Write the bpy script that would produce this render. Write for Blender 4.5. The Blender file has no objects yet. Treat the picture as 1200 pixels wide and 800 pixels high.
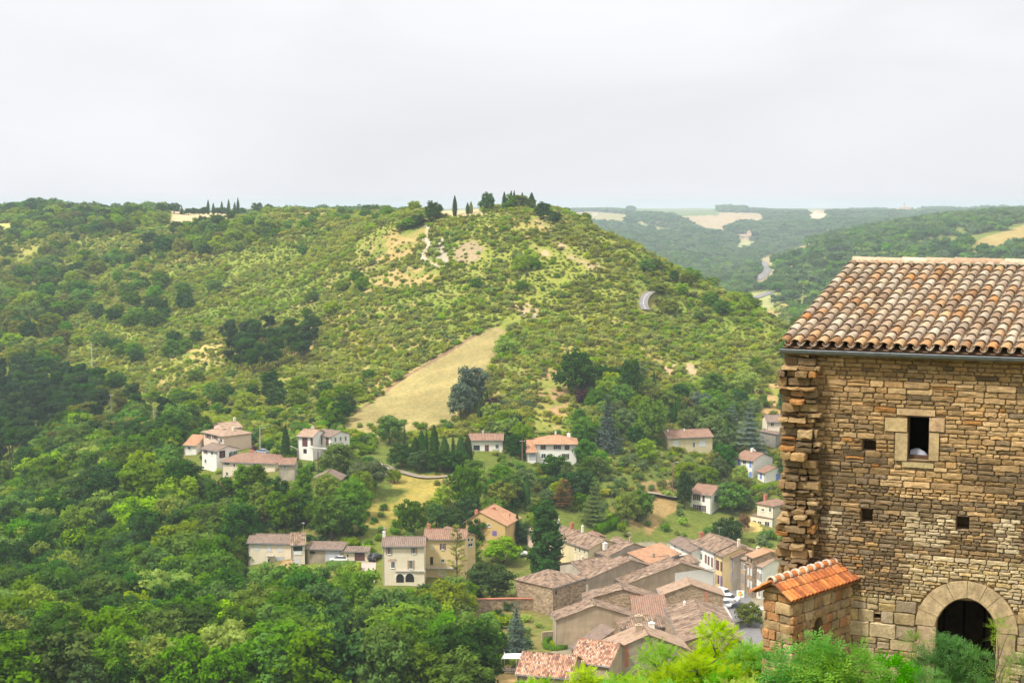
HAZE = 1.45e-4
import bpy, bmesh, math, random
import numpy as np
from mathutils import Vector, Matrix
random.seed(7); RNG = np.random.default_rng(11)
SC = bpy.context.scene
COL = SC.collection
F = 1667.0; CZ = 80.0; HOR = 238.0
TH = math.atan((400 - HOR) / F); CT, ST = math.cos(TH), math.sin(TH)

# ------------------------------------------------------------------ projection helpers (layout only)
def proj(x, y, z):
    dz = z - CZ
    dep = y * CT - dz * ST
    return 600 + F * x / dep, 400 - F * (y * ST + dz * CT) / dep
def ray(px, py):
    a = (px - 600) / F; b = (400 - py) / F
    dy = CT + b * ST
    return a / dy, (-ST + b * CT) / dy          # dx, dz per metre of y
def at(px, py, Y):
    dx, dz = ray(px, py); return Vector((dx * Y, Y, CZ + dz * Y))

# ------------------------------------------------------------------ noise
def _h(ix, iy, seed):
    n = (ix.astype(np.int64) * 374761393 + iy.astype(np.int64) * 668265263 + seed * 974711) & 0xffffffff
    n = ((n ^ (n >> 13)) * 1274126177) & 0xffffffff
    return ((n ^ (n >> 16)) & 0xffff) / 65535.0
def vnoise(x, y, seed=0):
    x = np.asarray(x, float); y = np.asarray(y, float)
    ix = np.floor(x); iy = np.floor(y); fx = x - ix; fy = y - iy
    fx = fx * fx * (3 - 2 * fx); fy = fy * fy * (3 - 2 * fy)
    a = _h(ix, iy, seed); b = _h(ix + 1, iy, seed); c = _h(ix, iy + 1, seed); d = _h(ix + 1, iy + 1, seed)
    return (a * (1 - fx) + b * fx) * (1 - fy) + (c * (1 - fx) + d * fx) * fy
def fbm(x, y, seed=0, o=4):
    s = 0; a = .5; t = 0
    for i in range(o):
        s = s + a * vnoise(x * 2 ** i + 17.3 * i, y * 2 ** i - 9.1 * i, seed + i); t += a; a *= .5
    return s / t

# ------------------------------------------------------------------ terrain
NEAR = [(-80, 77.5), (0, 76.5), (12, 74), (19, 70.3), (24, 69.6), (32, 69.2), (45, 60), (60, 52), (100, 34), (150, 20)]
TAB = {
 -400: [(200,830),(260,750),(330,680),(420,600),(560,480),(750,380),(1000,280),(1300,252),(2000,256),(5000,252)],
 0:   [(200,830),(250,760),(320,690),(400,600),(480,530),(560,475),(650,420),(800,350),(950,290),(1150,253),(1400,252),(2000,256),(5000,252)],
 200: [(200,830),(250,765),(300,705),(340,640),(375,570),(410,525),(450,500),(520,455),(620,400),(750,330),(900,270),(980,252),(1100,249),(1500,254),(5000,252)],
 350: [(200,830),(250,760),(290,695),(310,665),(330,610),(355,570),(380,540),(410,512),(450,480),(520,430),(600,370),(700,310),(800,262),(870,250),(1000,253),(5000,250)],
 470: [(200,830),(250,765),(285,700),(300,680),(320,640),(350,590),(375,556),(400,520),(420,500),(480,440),(560,350),(620,300),(660,258),(680,249),(760,251),(900,255),(5000,248)],
 560: [(200,830),(240,775),(265,745),(290,700),(320,655),(345,600),(370,555),(390,530),(410,505),(470,430),(540,350),(600,290),(640,256),(655,249),(720,249),(900,254),(2000,270),(3000,262),(5000,243)],
 650: [(200,830),(235,785),(260,750),(285,715),(310,680),(335,630),(365,575),(390,540),(410,510),(460,440),(530,360),(590,290),(625,256),(640,250),(700,256),(800,270),(1500,290),(2500,272),(4000,250),(5000,242)],
 720: [(200,830),(235,785),(260,750),(290,715),(320,670),(345,620),(370,570),(395,530),(430,480),(480,420),(540,350),(590,295),(610,284),(625,283),(700,310),(900,330),(1500,330),(2500,285),(3400,262),(4500,244),(6000,241)],
 800: [(200,830),(240,780),(270,740),(300,705),(330,672),(360,610),(385,565),(410,525),(440,490),(490,430),(545,370),(585,325),(600,322),(650,340),(750,380),(1000,400),(1500,350),(2100,310),(2700,285),(3300,264),(3700,251),(4500,245),(6000,241)],
 870: [(200,830),(240,790),(270,755),(300,715),(330,680),(365,610),(390,565),(415,528),(450,480),(500,425),(540,372),(560,350),(575,348),(620,370),(720,420),(1000,420),(1340,352),(1900,318),(2400,300),(2900,278),(3500,258),(4200,247),(6000,241)],
 940: [(200,830),(240,790),(270,755),(300,715),(330,680),(365,610),(390,565),(415,528),(450,490),(500,430),(530,396),(545,388),(580,400),(700,430),(1000,400),(1300,345),(1500,310),(1700,290),(1900,283),(2100,290),(2600,292),(3200,262),(4200,247),(6000,241)],
 1060:[(200,830),(240,790),(270,755),(300,715),(330,680),(365,610),(390,570),(415,540),(450,510),(500,460),(540,440),(600,460),(1000,400),(1200,340),(1400,300),(1600,275),(1850,262),(2100,259),(2600,270),(3500,252),(4500,244),(6000,241)],
 1200:[(200,830),(240,790),(270,755),(300,715),(330,680),(365,620),(390,590),(415,560),(450,530),(500,490),(540,470),(600,460),(1000,370),(1200,320),(1400,285),(1600,262),(1800,251),(2000,248),(2500,248),(4000,244),(6000,240.5)],
 1600:[(200,830),(240,790),(270,755),(300,715),(330,680),(365,620),(390,590),(415,560),(450,530),(500,490),(540,470),(600,460),(1000,370),(1200,320),(1400,285),(1600,262),(1800,250),(2000,246),(2500,247),(4000,244),(6000,240.5)],
}
def pchip(xk, yk, x):
    xk = np.asarray(xk, float); yk = np.asarray(yk, float)
    h = np.diff(xk); d = np.diff(yk) / h
    m = np.zeros_like(yk); m[0] = d[0]; m[-1] = d[-1]
    for i in range(1, len(xk) - 1):
        if d[i-1] * d[i] > 0:
            w1 = 2 * h[i] + h[i-1]; w2 = h[i] + 2 * h[i-1]
            m[i] = (w1 + w2) / (w1 / d[i-1] + w2 / d[i])
    i = np.clip(np.searchsorted(xk, x) - 1, 0, len(h) - 1)
    t = (x - xk[i]) / h[i]; t = np.clip(t, 0, 1)
    return ((2*t**3-3*t**2+1)*yk[i] + (t**3-2*t**2+t)*h[i]*m[i] + (-2*t**3+3*t**2)*yk[i+1] + (t**3-t**2)*h[i]*m[i+1])
YLOG = np.concatenate([np.linspace(-80, 199, 60), np.exp(np.linspace(math.log(200), math.log(16000), 420))])
KX = np.arange(-400, 1601, 10.0)
def _table():
    cols = []
    for k in sorted(TAB):
        ys = [n[0] for n in NEAR]; zs = [n[1] for n in NEAR]
        for (Y, py) in TAB[k]:
            ys.append(Y); zs.append(CZ + ray(600, py)[1] * Y)
        ys += [9000, 16000]; zs += [CZ + ray(600, 240)[1] * 9000, CZ + ray(600, 239.5)[1] * 16000]
        cols.append(pchip(ys, zs, YLOG))
    cols = np.array(cols)                      # (ncol, nY)
    ks = np.array(sorted(TAB), float)
    G = np.array([pchip(ks, cols[:, j], KX) for j in range(len(YLOG))])   # (nY, nK)
    for _ in range(3):                         # soften along both axes
        G[1:-1, :] = .25 * G[:-2, :] + .5 * G[1:-1, :] + .25 * G[2:, :]
        G[:, 1:-1] = .25 * G[:, :-2] + .5 * G[:, 1:-1] + .25 * G[:, 2:]
    return G
GT = _table()
def H(x, y):
    x = np.asarray(x, float); y = np.asarray(y, float)
    kx = 600 + F * x / np.maximum(y, 120)
    fi = np.interp(y, YLOG, np.arange(len(YLOG))); i = np.clip(fi.astype(int), 0, len(YLOG) - 2); t = fi - i
    fk = np.clip((kx - KX[0]) / 10.0, 0, len(KX) - 1.001); j = fk.astype(int); s = fk - j
    z = (GT[i, j] * (1-s) + GT[i, j+1] * s) * (1-t) + (GT[i+1, j] * (1-s) + GT[i+1, j+1] * s) * t
    amp = np.clip((y - 150) / 250, 0, 1)
    amp2 = np.clip((y - 420) / 150, 0, 1) * np.clip((2600 - y) / 1500, .0, 1)
    z = z + amp * (fbm(x / 26, y / 26, 3, 3) - .5) * 2.2
    z = z + amp2 * (fbm(x / 75 + 3, y / 110, 9, 3) - .5) * 9
    farm = np.clip((y - 1300) / 900, 0, 1)
    z = z + farm * (fbm(x / 260 + 7, y / 330, 21, 4) - .5) * 26
    z = z - y * .0033 * np.clip((y - 1300) / 600, 0, 1)
    return z
def Hs(x, y): return float(H(np.array([x]), np.array([y]))[0])
_YS = np.concatenate([np.arange(20, 200, 1.0), np.exp(np.linspace(math.log(200), math.log(8000), 3500))])
def hit(px, py, h=0.0, y0=180):
    dx, dz = ray(px, py)
    ys = _YS[_YS > y0]
    d = CZ + dz * ys - h - H(dx * ys, ys)
    w = np.where(d <= 0)[0]
    if len(w) == 0: i = int(np.argmin(d)); Y = ys[i]
    elif w[0] == 0: Y = ys[0]
    else:
        i = w[0]; t = d[i-1] / (d[i-1] - d[i]); Y = ys[i-1] + t * (ys[i] - ys[i-1])
    return Vector((dx * Y, Y, CZ + dz * Y))
def planehit(px, py, z):
    dx, dz = ray(px, py); Y = (z - CZ) / dz
    return Vector((dx * Y, Y, z))

# ------------------------------------------------------------------ objects and materials
def tag(o, label=None, cat=None, group=None, kind=None):
    if label: o['label'] = label
    if cat: o['category'] = cat
    if group: o['group'] = group
    if kind: o['kind'] = kind
    return o
def empty(name, loc=(0,0,0), rz=0.0):
    o = bpy.data.objects.new(name, None); COL.objects.link(o)
    o.location = loc; o.rotation_euler = (0, 0, rz); o.empty_display_size = .3
    return o
class MB:
    def __init__(s): s.v = []; s.f = []; s.m = []; s.c = []
    def add(s, vs, fs, mi=0, col=None):
        b = len(s.v); s.v += [tuple(p) for p in vs]
        for f in fs: s.f.append(tuple(i + b for i in f)); s.m.append(mi); s.c.append(col)
    def box(s, x0, x1, y0, y1, z0, z1, mi=0, col=None, T=None):
        p = [(x0,y0,z0),(x1,y0,z0),(x1,y1,z0),(x0,y1,z0),(x0,y0,z1),(x1,y0,z1),(x1,y1,z1),(x0,y1,z1)]
        if T: p = [T(*q) for q in p]
        s.add(p, [(0,3,2,1),(4,5,6,7),(0,1,5,4),(1,2,6,5),(2,3,7,6),(3,0,4,7)], mi, col)
    def tube(s, pts, rads, n=8, mi=0, col=None, cap=True):
        pts = [Vector(p) for p in pts]; rings = []
        for i, p in enumerate(pts):
            d = (pts[min(i+1, len(pts)-1)] - pts[max(i-1, 0)]).normalized()
            a = Vector((0,0,1)) if abs(d.z) < .9 else Vector((1,0,0))
            u = d.cross(a).normalized(); w = d.cross(u)
            rings.append([p + (u * math.cos(2*math.pi*k/n) + w * math.sin(2*math.pi*k/n)) * rads[i] for k in range(n)])
        vs = [q for r in rings for q in r]; fs = []
        for i in range(len(pts)-1):
            for k in range(n):
                fs.append((i*n+k, i*n+(k+1) % n, (i+1)*n+(k+1) % n, (i+1)*n+k))
        if cap: fs.append(tuple(range(n-1, -1, -1))); fs.append(tuple((len(pts)-1)*n+k for k in range(n)))
        s.add(vs, fs, mi, col)
    def prism(s, poly, dz, mi=0, col=None):     # poly: 3-D points, extruded downwards by dz
        n = len(poly); vs = list(poly) + [(p[0], p[1], p[2]-dz) for p in poly]
        fs = [tuple(range(n)), tuple(range(2*n-1, n-1, -1))] + [(i, i+n, (i+1) % n + n, (i+1) % n) for i in range(n)]
        s.add(vs, fs, mi, col)
    def mesh(s, name, mats, smooth=False):
        me = bpy.data.meshes.new(name); me.from_pydata(s.v, [], s.f)
        if not isinstance(mats, (list, tuple)): mats = [mats]
        for m in mats: me.materials.append(m)
        if len(mats) > 1: me.polygons.foreach_set('material_index', s.m)
        if any(c is not None for c in s.c):
            at_ = me.attributes.new('tint', 'FLOAT_COLOR', 'CORNER'); arr = []
            for f, c in zip(s.f, s.c):
                cc = c if c is not None else (.5,.5,.5)
                arr += [cc[0], cc[1], cc[2], 1.0] * len(f)
            at_.data.foreach_set('color', arr)
        if smooth: me.polygons.foreach_set('use_smooth', [True] * len(me.polygons))
        me.update(); return me
    def build(s, name, mats, parent=None, smooth=False, loc=None):
        o = bpy.data.objects.new(name, s.mesh(name, mats, smooth)); COL.objects.link(o)
        if parent: o.parent = parent
        if loc is not None: o.location = loc
        return o
def npmesh(name, V, Fq, mat, smooth=False):
    me = bpy.data.meshes.new(name); n = len(V); m = len(Fq); k = Fq.shape[1]
    me.vertices.add(n); me.vertices.foreach_set('co', np.ascontiguousarray(V, dtype=np.float32).ravel())
    me.loops.add(m * k); me.loops.foreach_set('vertex_index', Fq.astype(np.int32).ravel())
    me.polygons.add(m); me.polygons.foreach_set('loop_start', np.arange(0, m*k, k, dtype=np.int32))
    me.polygons.foreach_set('loop_total', np.full(m, k, dtype=np.int32))
    if smooth: me.polygons.foreach_set('use_smooth', np.ones(m, dtype=bool))
    me.update(calc_edges=True)
    if mat: me.materials.append(mat)
    return me

class NT:
    def __init__(s, name):
        s.m = bpy.data.materials.new(name); s.m.use_nodes = True
        s.t = s.m.node_tree; s.t.nodes.clear(); s.out = s.n('ShaderNodeOutputMaterial')
    def n(s, typ, **kw):
        nd = s.t.nodes.new(typ)
        for k, v in kw.items(): setattr(nd, k, v)
        return nd
    def l(s, a, b): s.t.links.new(a, b)
    def noise(s, scale, detail=4, vec=None, rough=.55, dist=0):
        nd = s.n('ShaderNodeTexNoise'); nd.inputs['Scale'].default_value = scale
        nd.inputs['Detail'].default_value = detail; nd.inputs['Roughness'].default_value = rough
        nd.inputs['Distortion'].default_value = dist
        if vec is not None: s.l(vec, nd.inputs['Vector'])
        return nd.outputs['Fac']
    def obj(s): return s.n('ShaderNodeTexCoord').outputs['Object']
    def mapr(s, x, a, b, c=0, d=1):
        nd = s.n('ShaderNodeMapRange'); s.l(x, nd.inputs[0])
        for i, v in zip((1,2,3,4), (a,b,c,d)): nd.inputs[i].default_value = v
        return nd.outputs[0]
    def mix(s, fac, a, b, mode='MIX'):
        nd = s.n('ShaderNodeMix', data_type='RGBA', blend_type=mode)
        for sock, v in ((nd.inputs[0], fac), (nd.inputs[6], a), (nd.inputs[7], b)):
            if hasattr(v, 'links') or hasattr(v, 'is_output'): s.l(v, sock)
            elif isinstance(v, (int, float)): sock.default_value = v
            else: sock.default_value = (*v, 1)
        return nd.outputs[2]
    def math(s, op, a, b=None, c=None):
        nd = s.n('ShaderNodeMath', operation=op)
        for i, v in enumerate((a, b, c)):
            if v is None: continue
            if isinstance(v, (int, float)): nd.inputs[i].default_value = v
            else: s.l(v, nd.inputs[i])
        return nd.outputs[0]
    def bump(s, h, strength=.5, dist=.1):
        nd = s.n('ShaderNodeBump'); nd.inputs['Strength'].default_value = strength; nd.inputs['Distance'].default_value = dist
        s.l(h, nd.inputs['Height']); return nd.outputs[0]
    def pbr(s, col, rough=.8, metal=0, normal=None, spec=.3):
        p = s.n('ShaderNodeBsdfPrincipled')
        if isinstance(col, (tuple, list)): p.inputs['Base Color'].default_value = (*col, 1)
        else: s.l(col, p.inputs['Base Color'])
        if isinstance(rough, (int, float)): p.inputs['Roughness'].default_value = rough
        else: s.l(rough, p.inputs['Roughness'])
        p.inputs['Metallic'].default_value = metal; p.inputs['Specular IOR Level'].default_value = spec
        if normal is not None: s.l(normal, p.inputs['Normal'])
        s.l(p.outputs[0], s.out.inputs[0]); return s.m
def simple(name, col, rough=.7, metal=0, var=.12, scale=3.0, spec=.3):
    t = NT(name); f = t.noise(scale, 4, t.obj())
    lo = tuple(c * (1 - var) for c in col); hi = tuple(min(1, c * (1 + var)) for c in col)
    return t.pbr(t.mix(t.mapr(f, .3, .7), lo, hi), rough, metal, spec=spec)
def plaster(name, col, stain=.35, stone=False):
    t = NT(name); o = t.obj()
    f1 = t.noise(.45, 5, o); f2 = t.noise(3.2, 4, o)
    mp = t.n('ShaderNodeMapping'); mp.inputs['Scale'].default_value = (1.6, 1.6, .22); t.l(o, mp.inputs[0])
    f3 = t.noise(1.0, 5, mp.outputs[0], .65)
    c = t.mix(t.mapr(f1, .35, .7), col, tuple(x * (1 - stain * .5) for x in col))
    c = t.mix(t.math('MULTIPLY', t.mapr(f3, .52, .75), stain), c, tuple(x * y for x, y in zip(col, (.5, .47, .42))))
    c = t.mix(t.mapr(f2, .3, .7, 0, .25), c, tuple(x * .75 for x in col))
    if stone:
        v = t.n('ShaderNodeTexVoronoi'); v.inputs['Scale'].default_value = 1.9
        mp2 = t.n('ShaderNodeMapping'); mp2.inputs['Scale'].default_value = (1, 1, 1.9); t.l(o, mp2.inputs[0]); t.l(mp2.outputs[0], v.inputs['Vector'])
        sp = t.n('ShaderNodeSeparateColor'); t.l(v.outputs['Color'], sp.inputs[0])
        c = t.mix(t.mapr(sp.outputs[0], 0, 1, 0, .8), c, tuple(x * y for x, y in zip(col, (.30, .24, .20))))
        e = t.mapr(v.outputs['Distance'], .0, .5)
        return t.pbr(c, .9, normal=t.bump(t.math('SUBTRACT', 1.0, e), .5, .06))
    return t.pbr(c, .9, normal=t.bump(f2, .25, .02))
def rooftile(name, cols, cell=(.42, .5), mot=1.0):
    """canal tiles: a row of rounded ribs with a colour of its own for every tile"""
    t = NT(name); o = t.n('ShaderNodeUVMap').outputs[0]
    sp = t.n('ShaderNodeSeparateXYZ'); t.l(o, sp.inputs[0])
    cx = t.math('FLOOR', t.math('DIVIDE', sp.outputs[0], cell[0])); cy = t.math('FLOOR', t.math('DIVIDE', sp.outputs[1], cell[1]))
    cb = t.n('ShaderNodeCombineXYZ'); t.l(cx, cb.inputs[0]); t.l(cy, cb.inputs[1])
    wn = t.n('ShaderNodeTexWhiteNoise', noise_dimensions='2D'); t.l(cb.outputs[0], wn.inputs['Vector'])
    rp = t.n('ShaderNodeValToRGB'); el = rp.color_ramp.elements
    el[0].color = (*cols[0], 1); el[0].position = 0; el[1].color = (*cols[-1], 1); el[1].position = 1
    for i, c in enumerate(cols[1:-1]):
        e = el.new((i + 1) / (len(cols) - 1)); e.color = (*c, 1)
    big = t.noise(.35, 5, t.obj(), .6)
    v = t.math('ADD', t.math('MULTIPLY', wn.outputs['Value'], mot), t.mapr(big, .3, .7, -.25 - .0 * mot, .6 - .35 * mot))
    t.l(v, rp.inputs[0])
    g = t.noise(1.4, 5, t.obj(), .7)
    c = t.mix(t.mapr(g, .5, .75, 0, .6), rp.outputs[0], (.16, .13, .1))
    fr = t.math('FRACT', t.math('DIVIDE', sp.outputs[0], cell[0]))
    hgt = t.math('SINE', t.math('MULTIPLY', fr, math.pi))
    return t.pbr(c, .85, normal=t.bump(t.math('ADD', hgt, t.math('MULTIPLY', wn.outputs['Value'], .5)), 1.0, .16))
# ------------------------------------------------------------------ camera, sky, sun, air
cam = bpy.data.cameras.new('camera'); co = bpy.data.objects.new('camera', cam); COL.objects.link(co)
cam.sensor_width = 36; cam.lens = 36 * F / 1200; cam.clip_start = .5; cam.clip_end = 40000
co.location = (0, 0, CZ); co.rotation_euler = (math.pi / 2 - TH, 0, 0); SC.camera = co
SUN_EL, SUN_AZ = math.radians(54), math.radians(-125)      # azimuth from +y towards +x
w = bpy.data.worlds.new('World'); SC.world = w; w.use_nodes = True
nt = w.node_tree; nt.nodes.clear()
N = nt.nodes.new; Lk = nt.links.new
out = N('ShaderNodeOutputWorld'); sky = N('ShaderNodeTexSky'); sky.sky_type = 'NISHITA'; sky.sun_disc = False
sky.sun_elevation = SUN_EL; sky.sun_rotation = SUN_AZ; sky.air_density = 1.2; sky.dust_density = 2.0
bg1 = N('ShaderNodeBackground'); bg1.inputs[1].default_value = .1; Lk(sky.outputs[0], bg1.inputs[0])
tc = N('ShaderNodeTexCoord'); sp = N('ShaderNodeSeparateXYZ'); Lk(tc.outputs['Generated'], sp.inputs[0])
rp = N('ShaderNodeValToRGB'); Lk(sp.outputs[2], rp.inputs[0])            # overcast: the zenith is brighter than the horizon
SKYR = [(0.0, (.665, .67, .70)), (.06, (.68, .685, .71)), (.14, (.715, .715, .735)), (.35, (1.0, .99, .98)), (1.0, (1.65, 1.62, 1.57))]
e = rp.color_ramp.elements
e[0].position = SKYR[0][0]; e[0].color = (*SKYR[0][1], 1); e[1].position = 1; e[1].color = (*SKYR[-1][1], 1)
for p, c in SKYR[1:-1]:
    q = e.new(p); q.color = (*c, 1)
mp = N('ShaderNodeMapping'); mp.inputs['Scale'].default_value = (1.3, 1.3, 5); Lk(tc.outputs['Generated'], mp.inputs[0])
nz = N('ShaderNodeTexNoise'); nz.inputs['Scale'].default_value = 2.2; nz.inputs['Detail'].default_value = 6; nz.inputs['Distortion'].default_value = .6
Lk(mp.outputs[0], nz.inputs['Vector'])
mr = N('ShaderNodeMapRange'); Lk(nz.outputs['Fac'], mr.inputs[0]); mr.inputs[1].default_value = .3; mr.inputs[2].default_value = .7
mr.inputs[3].default_value = .93; mr.inputs[4].default_value = 1.06
mx = N('ShaderNodeMix'); mx.data_type = 'RGBA'; mx.blend_type = 'MULTIPLY'; mx.inputs[0].default_value = 1
Lk(rp.outputs[0], mx.inputs[6]); Lk(mr.outputs[0], mx.inputs[7])
bg2 = N('ShaderNodeBackground'); bg2.inputs[1].default_value = 1.04; Lk(mx.outputs[2], bg2.inputs[0])
ms = N('ShaderNodeMixShader'); ms.inputs[0].default_value = .96; Lk(bg1.outputs[0], ms.inputs[1]); Lk(bg2.outputs[0], ms.inputs[2])
Lk(ms.outputs[0], out.inputs[0])
sl = bpy.data.lights.new('sun', 'SUN'); so = bpy.data.objects.new('sun', sl); COL.objects.link(so)
sl.energy = 4.0; sl.angle = math.radians(7); sl.color = (1.0, .95, .86)
sd = Vector((math.sin(SUN_AZ) * math.cos(SUN_EL), math.cos(SUN_AZ) * math.cos(SUN_EL), math.sin(SUN_EL)))
so.rotation_euler = sd.to_track_quat('Z', 'Y').to_euler()
SC.view_settings.view_transform = 'Standard'; SC.view_settings.look = 'None'; SC.view_settings.gamma = 1
SC.view_settings.exposure = 0.36; SC.view_settings.use_curve_mapping = False
cy = SC.cycles; cy.use_denoising = True; cy.max_bounces = 5; cy.diffuse_bounces = 3; cy.glossy_bounces = 2
cy.transmission_bounces = 3; cy.volume_bounces = 1; cy.transparent_max_bounces = 8; cy.use_adaptive_sampling = True
cy.adaptive_threshold = .02; cy.caustics_reflective = False; cy.caustics_refractive = False
try: cy.denoiser = 'OPENIMAGEDENOISE'
except Exception: pass
if HAZE:
    hb = MB(); hb.box(-6500, 6500, -180, 9500, -80, 90)
    t = NT('haze_air'); vp = t.n('ShaderNodeVolumePrincipled'); vp.inputs['Color'].default_value = (.60, .70, .82, 1)
    vp.inputs['Density'].default_value = HAZE; vp.inputs['Anisotropy'].default_value = .0
    t.l(vp.outputs[0], t.out.inputs['Volume'])
    tag(hb.build('haze', t.m), kind='stuff')

# ------------------------------------------------------------------ ground cover layout
def inpoly(px, py, poly):
    c = np.zeros(np.shape(px), bool); n = len(poly); j = n - 1
    for i in range(n):
        xi, yi = poly[i]; xj, yj = poly[j]
        if yi != yj:
            k = ((yi > py) != (yj > py)) & (px < (xj - xi) * (py - yi) / (yj - yi) + xi)
            c ^= k
        j = i
    return c
WHEAT = (.44, .35, .22); DRY = (.36, .26, .115); SOIL = (.42, .29, .19); CHALK = (.36, .31, .26)
# (polygon in layout coordinates, colour, Y range, softness of the edge in px)
PATCH = [
 ([(594,386),(575,383),(552,396),(480,440),(430,476),(396,500),(404,512),(450,512),(520,500),(548,480),(560,450),(575,430),(590,410)], (.285,.235,.105), (380,640), 1),
 ([(560,393),(480,440),(395,500),(392,500),(478,438),(557,391)], (.20,.13,.085), (380,640), 1),
 ([(516,283),(519,282),(519.5,291),(524,300),(530,310),(519,310),(512,303),(515,294)], CHALK, (540,720), 1),
 ([(494,256),(499,256),(506,270),(501,279),(506,288),(500,296),(502,304),(519,314),(512,315),(496,305),(493,298),(500,287),(496,278),(500,271)], (.40,.33,.2), (540,720), 0),
 ([(524,286),(560,282),(575,292),(560,305),(535,308)], (.27,.215,.14), (540,720), 6),
 ([(594,358),(612,352),(634,364),(630,373),(606,370)], SOIL, (480,640), 3),
 ([(612,365),(630,369),(628,373),(614,371)], CHALK, (480,640), 1),
 ([(632,445),(648,432),(662,440),(668,465),(660,500),(640,508),(624,505),(630,470)], (.36,.22,.13), (390,520), 3),
 ([(776,430),(790,426),(793,440),(782,445)], SOIL, (400,560), 2),
 ([(802,424),(812,427),(818,441),(810,444)], SOIL, (400,560), 2),
 ([(880,452),(930,448),(930,500),(900,498),(884,476)], (.38,.25,.12), (400,540), 2),
 ([(622,254),(640,260),(646,268),(636,270)], SOIL, (560,700), 2),
 ([(640,277),(668,290),(676,297),(660,294)], SOIL, (540,700), 2),
 ([(620,282),(650,300),(640,304),(618,292)], SOIL, (540,700), 2),
 ([(655,290),(690,305),(720,318),(700,318),(668,303)], (.34,.26,.15), (520,700), 2),
 ([(440,283),(470,275),(492,280),(485,300),(450,312),(430,305)], DRY, (520,760), 8),
 ([(420,330),(480,312),(520,318),(500,335),(430,345)], DRY, (520,760), 8),
 ([(20,335),(50,326),(62,338),(40,352),(22,352)], (.34,.22,.13), (800,1200), 4),
 ([(165,440),(215,415),(262,395),(256,412),(205,440),(170,455)], (.40,.31,.11), (560,900), 8),
 ([(198,242),(310,240),(312,266),(198,268)], WHEAT, (880,1500), 1),
 ([(113,243),(165,244),(165,254),(115,254)], WHEAT, (1100,1700), 1),
 ([(515,244),(566,244),(566,253),(515,254)], WHEAT, (630,900), 1),
 ([(-30,262),(18,261),(20,272),(-30,278)], (.42,.42,.14), (900,1400), 1),
 ([(424,602),(452,575),(470,556),(546,560),(530,592),(500,600),(470,618),(430,640)], (.27,.22,.06), (330,430), 6),
 ([(715,600),(745,570),(790,560),(790,600),(760,625),(730,625)], (.28,.19,.085), (330,420), 5),
 ([(838,602),(885,598),(890,622),(850,628)], (.44,.33,.13), (340,420), 4),
 ([(560,800),(596,775),(606,790),(600,830),(555,830)], (.40,.28,.12), (205,300), 1),
 ([(228,745),(255,740),(256,752),(232,765)], (.38,.22,.10), (220,330), 2),
 ([(330,655),(352,655),(352,672),(340,680),(330,675)], (.32,.21,.12), (270,340), 1),
 ([(628,640),(672,636),(675,662),(630,662)], (.40,.36,.2), (270,360), 1),
 ([(640,690),(700,640),(760,634),(850,640),(900,690),(890,760),(830,800),(640,800),(650,745)], (.27,.235,.18), (200,400), 1),
 ([(748,341),(768,340),(770,356),(762,368),(746,370)], (.21,.2,.06), (480,720), 1),
 # far side of the valley
 ([(786,250),(802,248),(895,250),(895,260),(862,264),(845,272),(822,272)], (.36,.28,.19), (2600,5200), 1),
 ([(742,245),(842,246),(842,252),(795,253),(740,251)], (.13,.18,.07), (3000,6000), 1),
 ([(655,246),(712,249),(738,252),(735,263),(700,261),(655,258)], (.28,.25,.13), (1200,5000), 1),
 ([(672,260),(690,262),(699,275),(680,274)], (.42,.33,.24), (900,4500), 1),
 ([(945,248),(972,248),(966,261),(950,261)], (.62,.48,.34), (2500,6000), 1),
 ([(885,304),(948,285),(951,293),(930,300),(905,309),(910,325),(900,338),(882,336),(890,318)], (.34,.28,.15), (1200,2600), 1),
 ([(1125,296),(1150,280),(1205,262),(1300,250),(1300,285),(1205,284),(1180,292),(1150,297)], (.31,.235,.09), (1100,1900), 1),
 ([(862,279),(884,277),(886,292),(860,292)], (.34,.33,.17), (2300,3400), 1),
 ([(868,345),(908,340),(912,356),(885,372),(868,360)], (.30,.30,.13), (1000,1700), 1),
 ([(898,242),(996,242),(996,248),(898,248)], (.3,.3,.17), (3600,6000), 0),
 ([(1038,242),(1084,242),(1084,249),(1038,249)], (.3,.3,.17), (3600,6000), 0),
 ([(655,243),(702,243),(702,247),(655,247)], (.3,.3,.17), (3600,6000), 0),
 ([(740,258),(800,262),(805,272),(750,275)], (.30,.29,.16), (2400,3600), 5),
]
def cover(x, y, z):
    px, py = proj(x, y, np.asarray(z) + 0.0)
    n1 = fbm(x / 34, y / 34, 31, 4)[..., None]; n2 = fbm(x / 7.5, y / 7.5, 47, 4)[..., None]; n3 = fbm(x / 90, y / 90, 61, 3)[..., None]
    g1 = np.array((.215, .235, .045)); g2 = np.array((.145, .195, .034)); dry = np.array(DRY)
    c = g2 + (g1 - g2) * np.clip((n1 - .32) * 3.2, 0, 1)
    c = c + (dry - c) * np.clip((n3 * .6 + n2 * .5 - .555) * 5.0, 0, .8)
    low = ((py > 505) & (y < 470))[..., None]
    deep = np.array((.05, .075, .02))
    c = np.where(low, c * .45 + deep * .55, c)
    c = np.where((y > 1250)[..., None], c * .6 + np.array((.06, .09, .03)) * .4, c)
    wob = (fbm(x / (5 + y * .004), y / (5 + y * .004), 77, 3) - .5)
    wob2 = (fbm(x / (5 + y * .004) + 40, y / (5 + y * .004), 78, 3) - .5)
    for poly, colr, (ya, yb), soft in PATCH:
        m = inpoly(px + wob * soft * 3.5, py + wob2 * soft * 2.2, poly) & (y > ya) & (y < yb)
        if m.any():
            k = (.72 + .5 * n2[m]); al = 1.0 if soft <= 1 else np.clip((n2[m] - .36) * 7, .15, 1)
            c[m] = np.array(colr) * k * al + c[m] * (1 - al)
    return c
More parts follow.
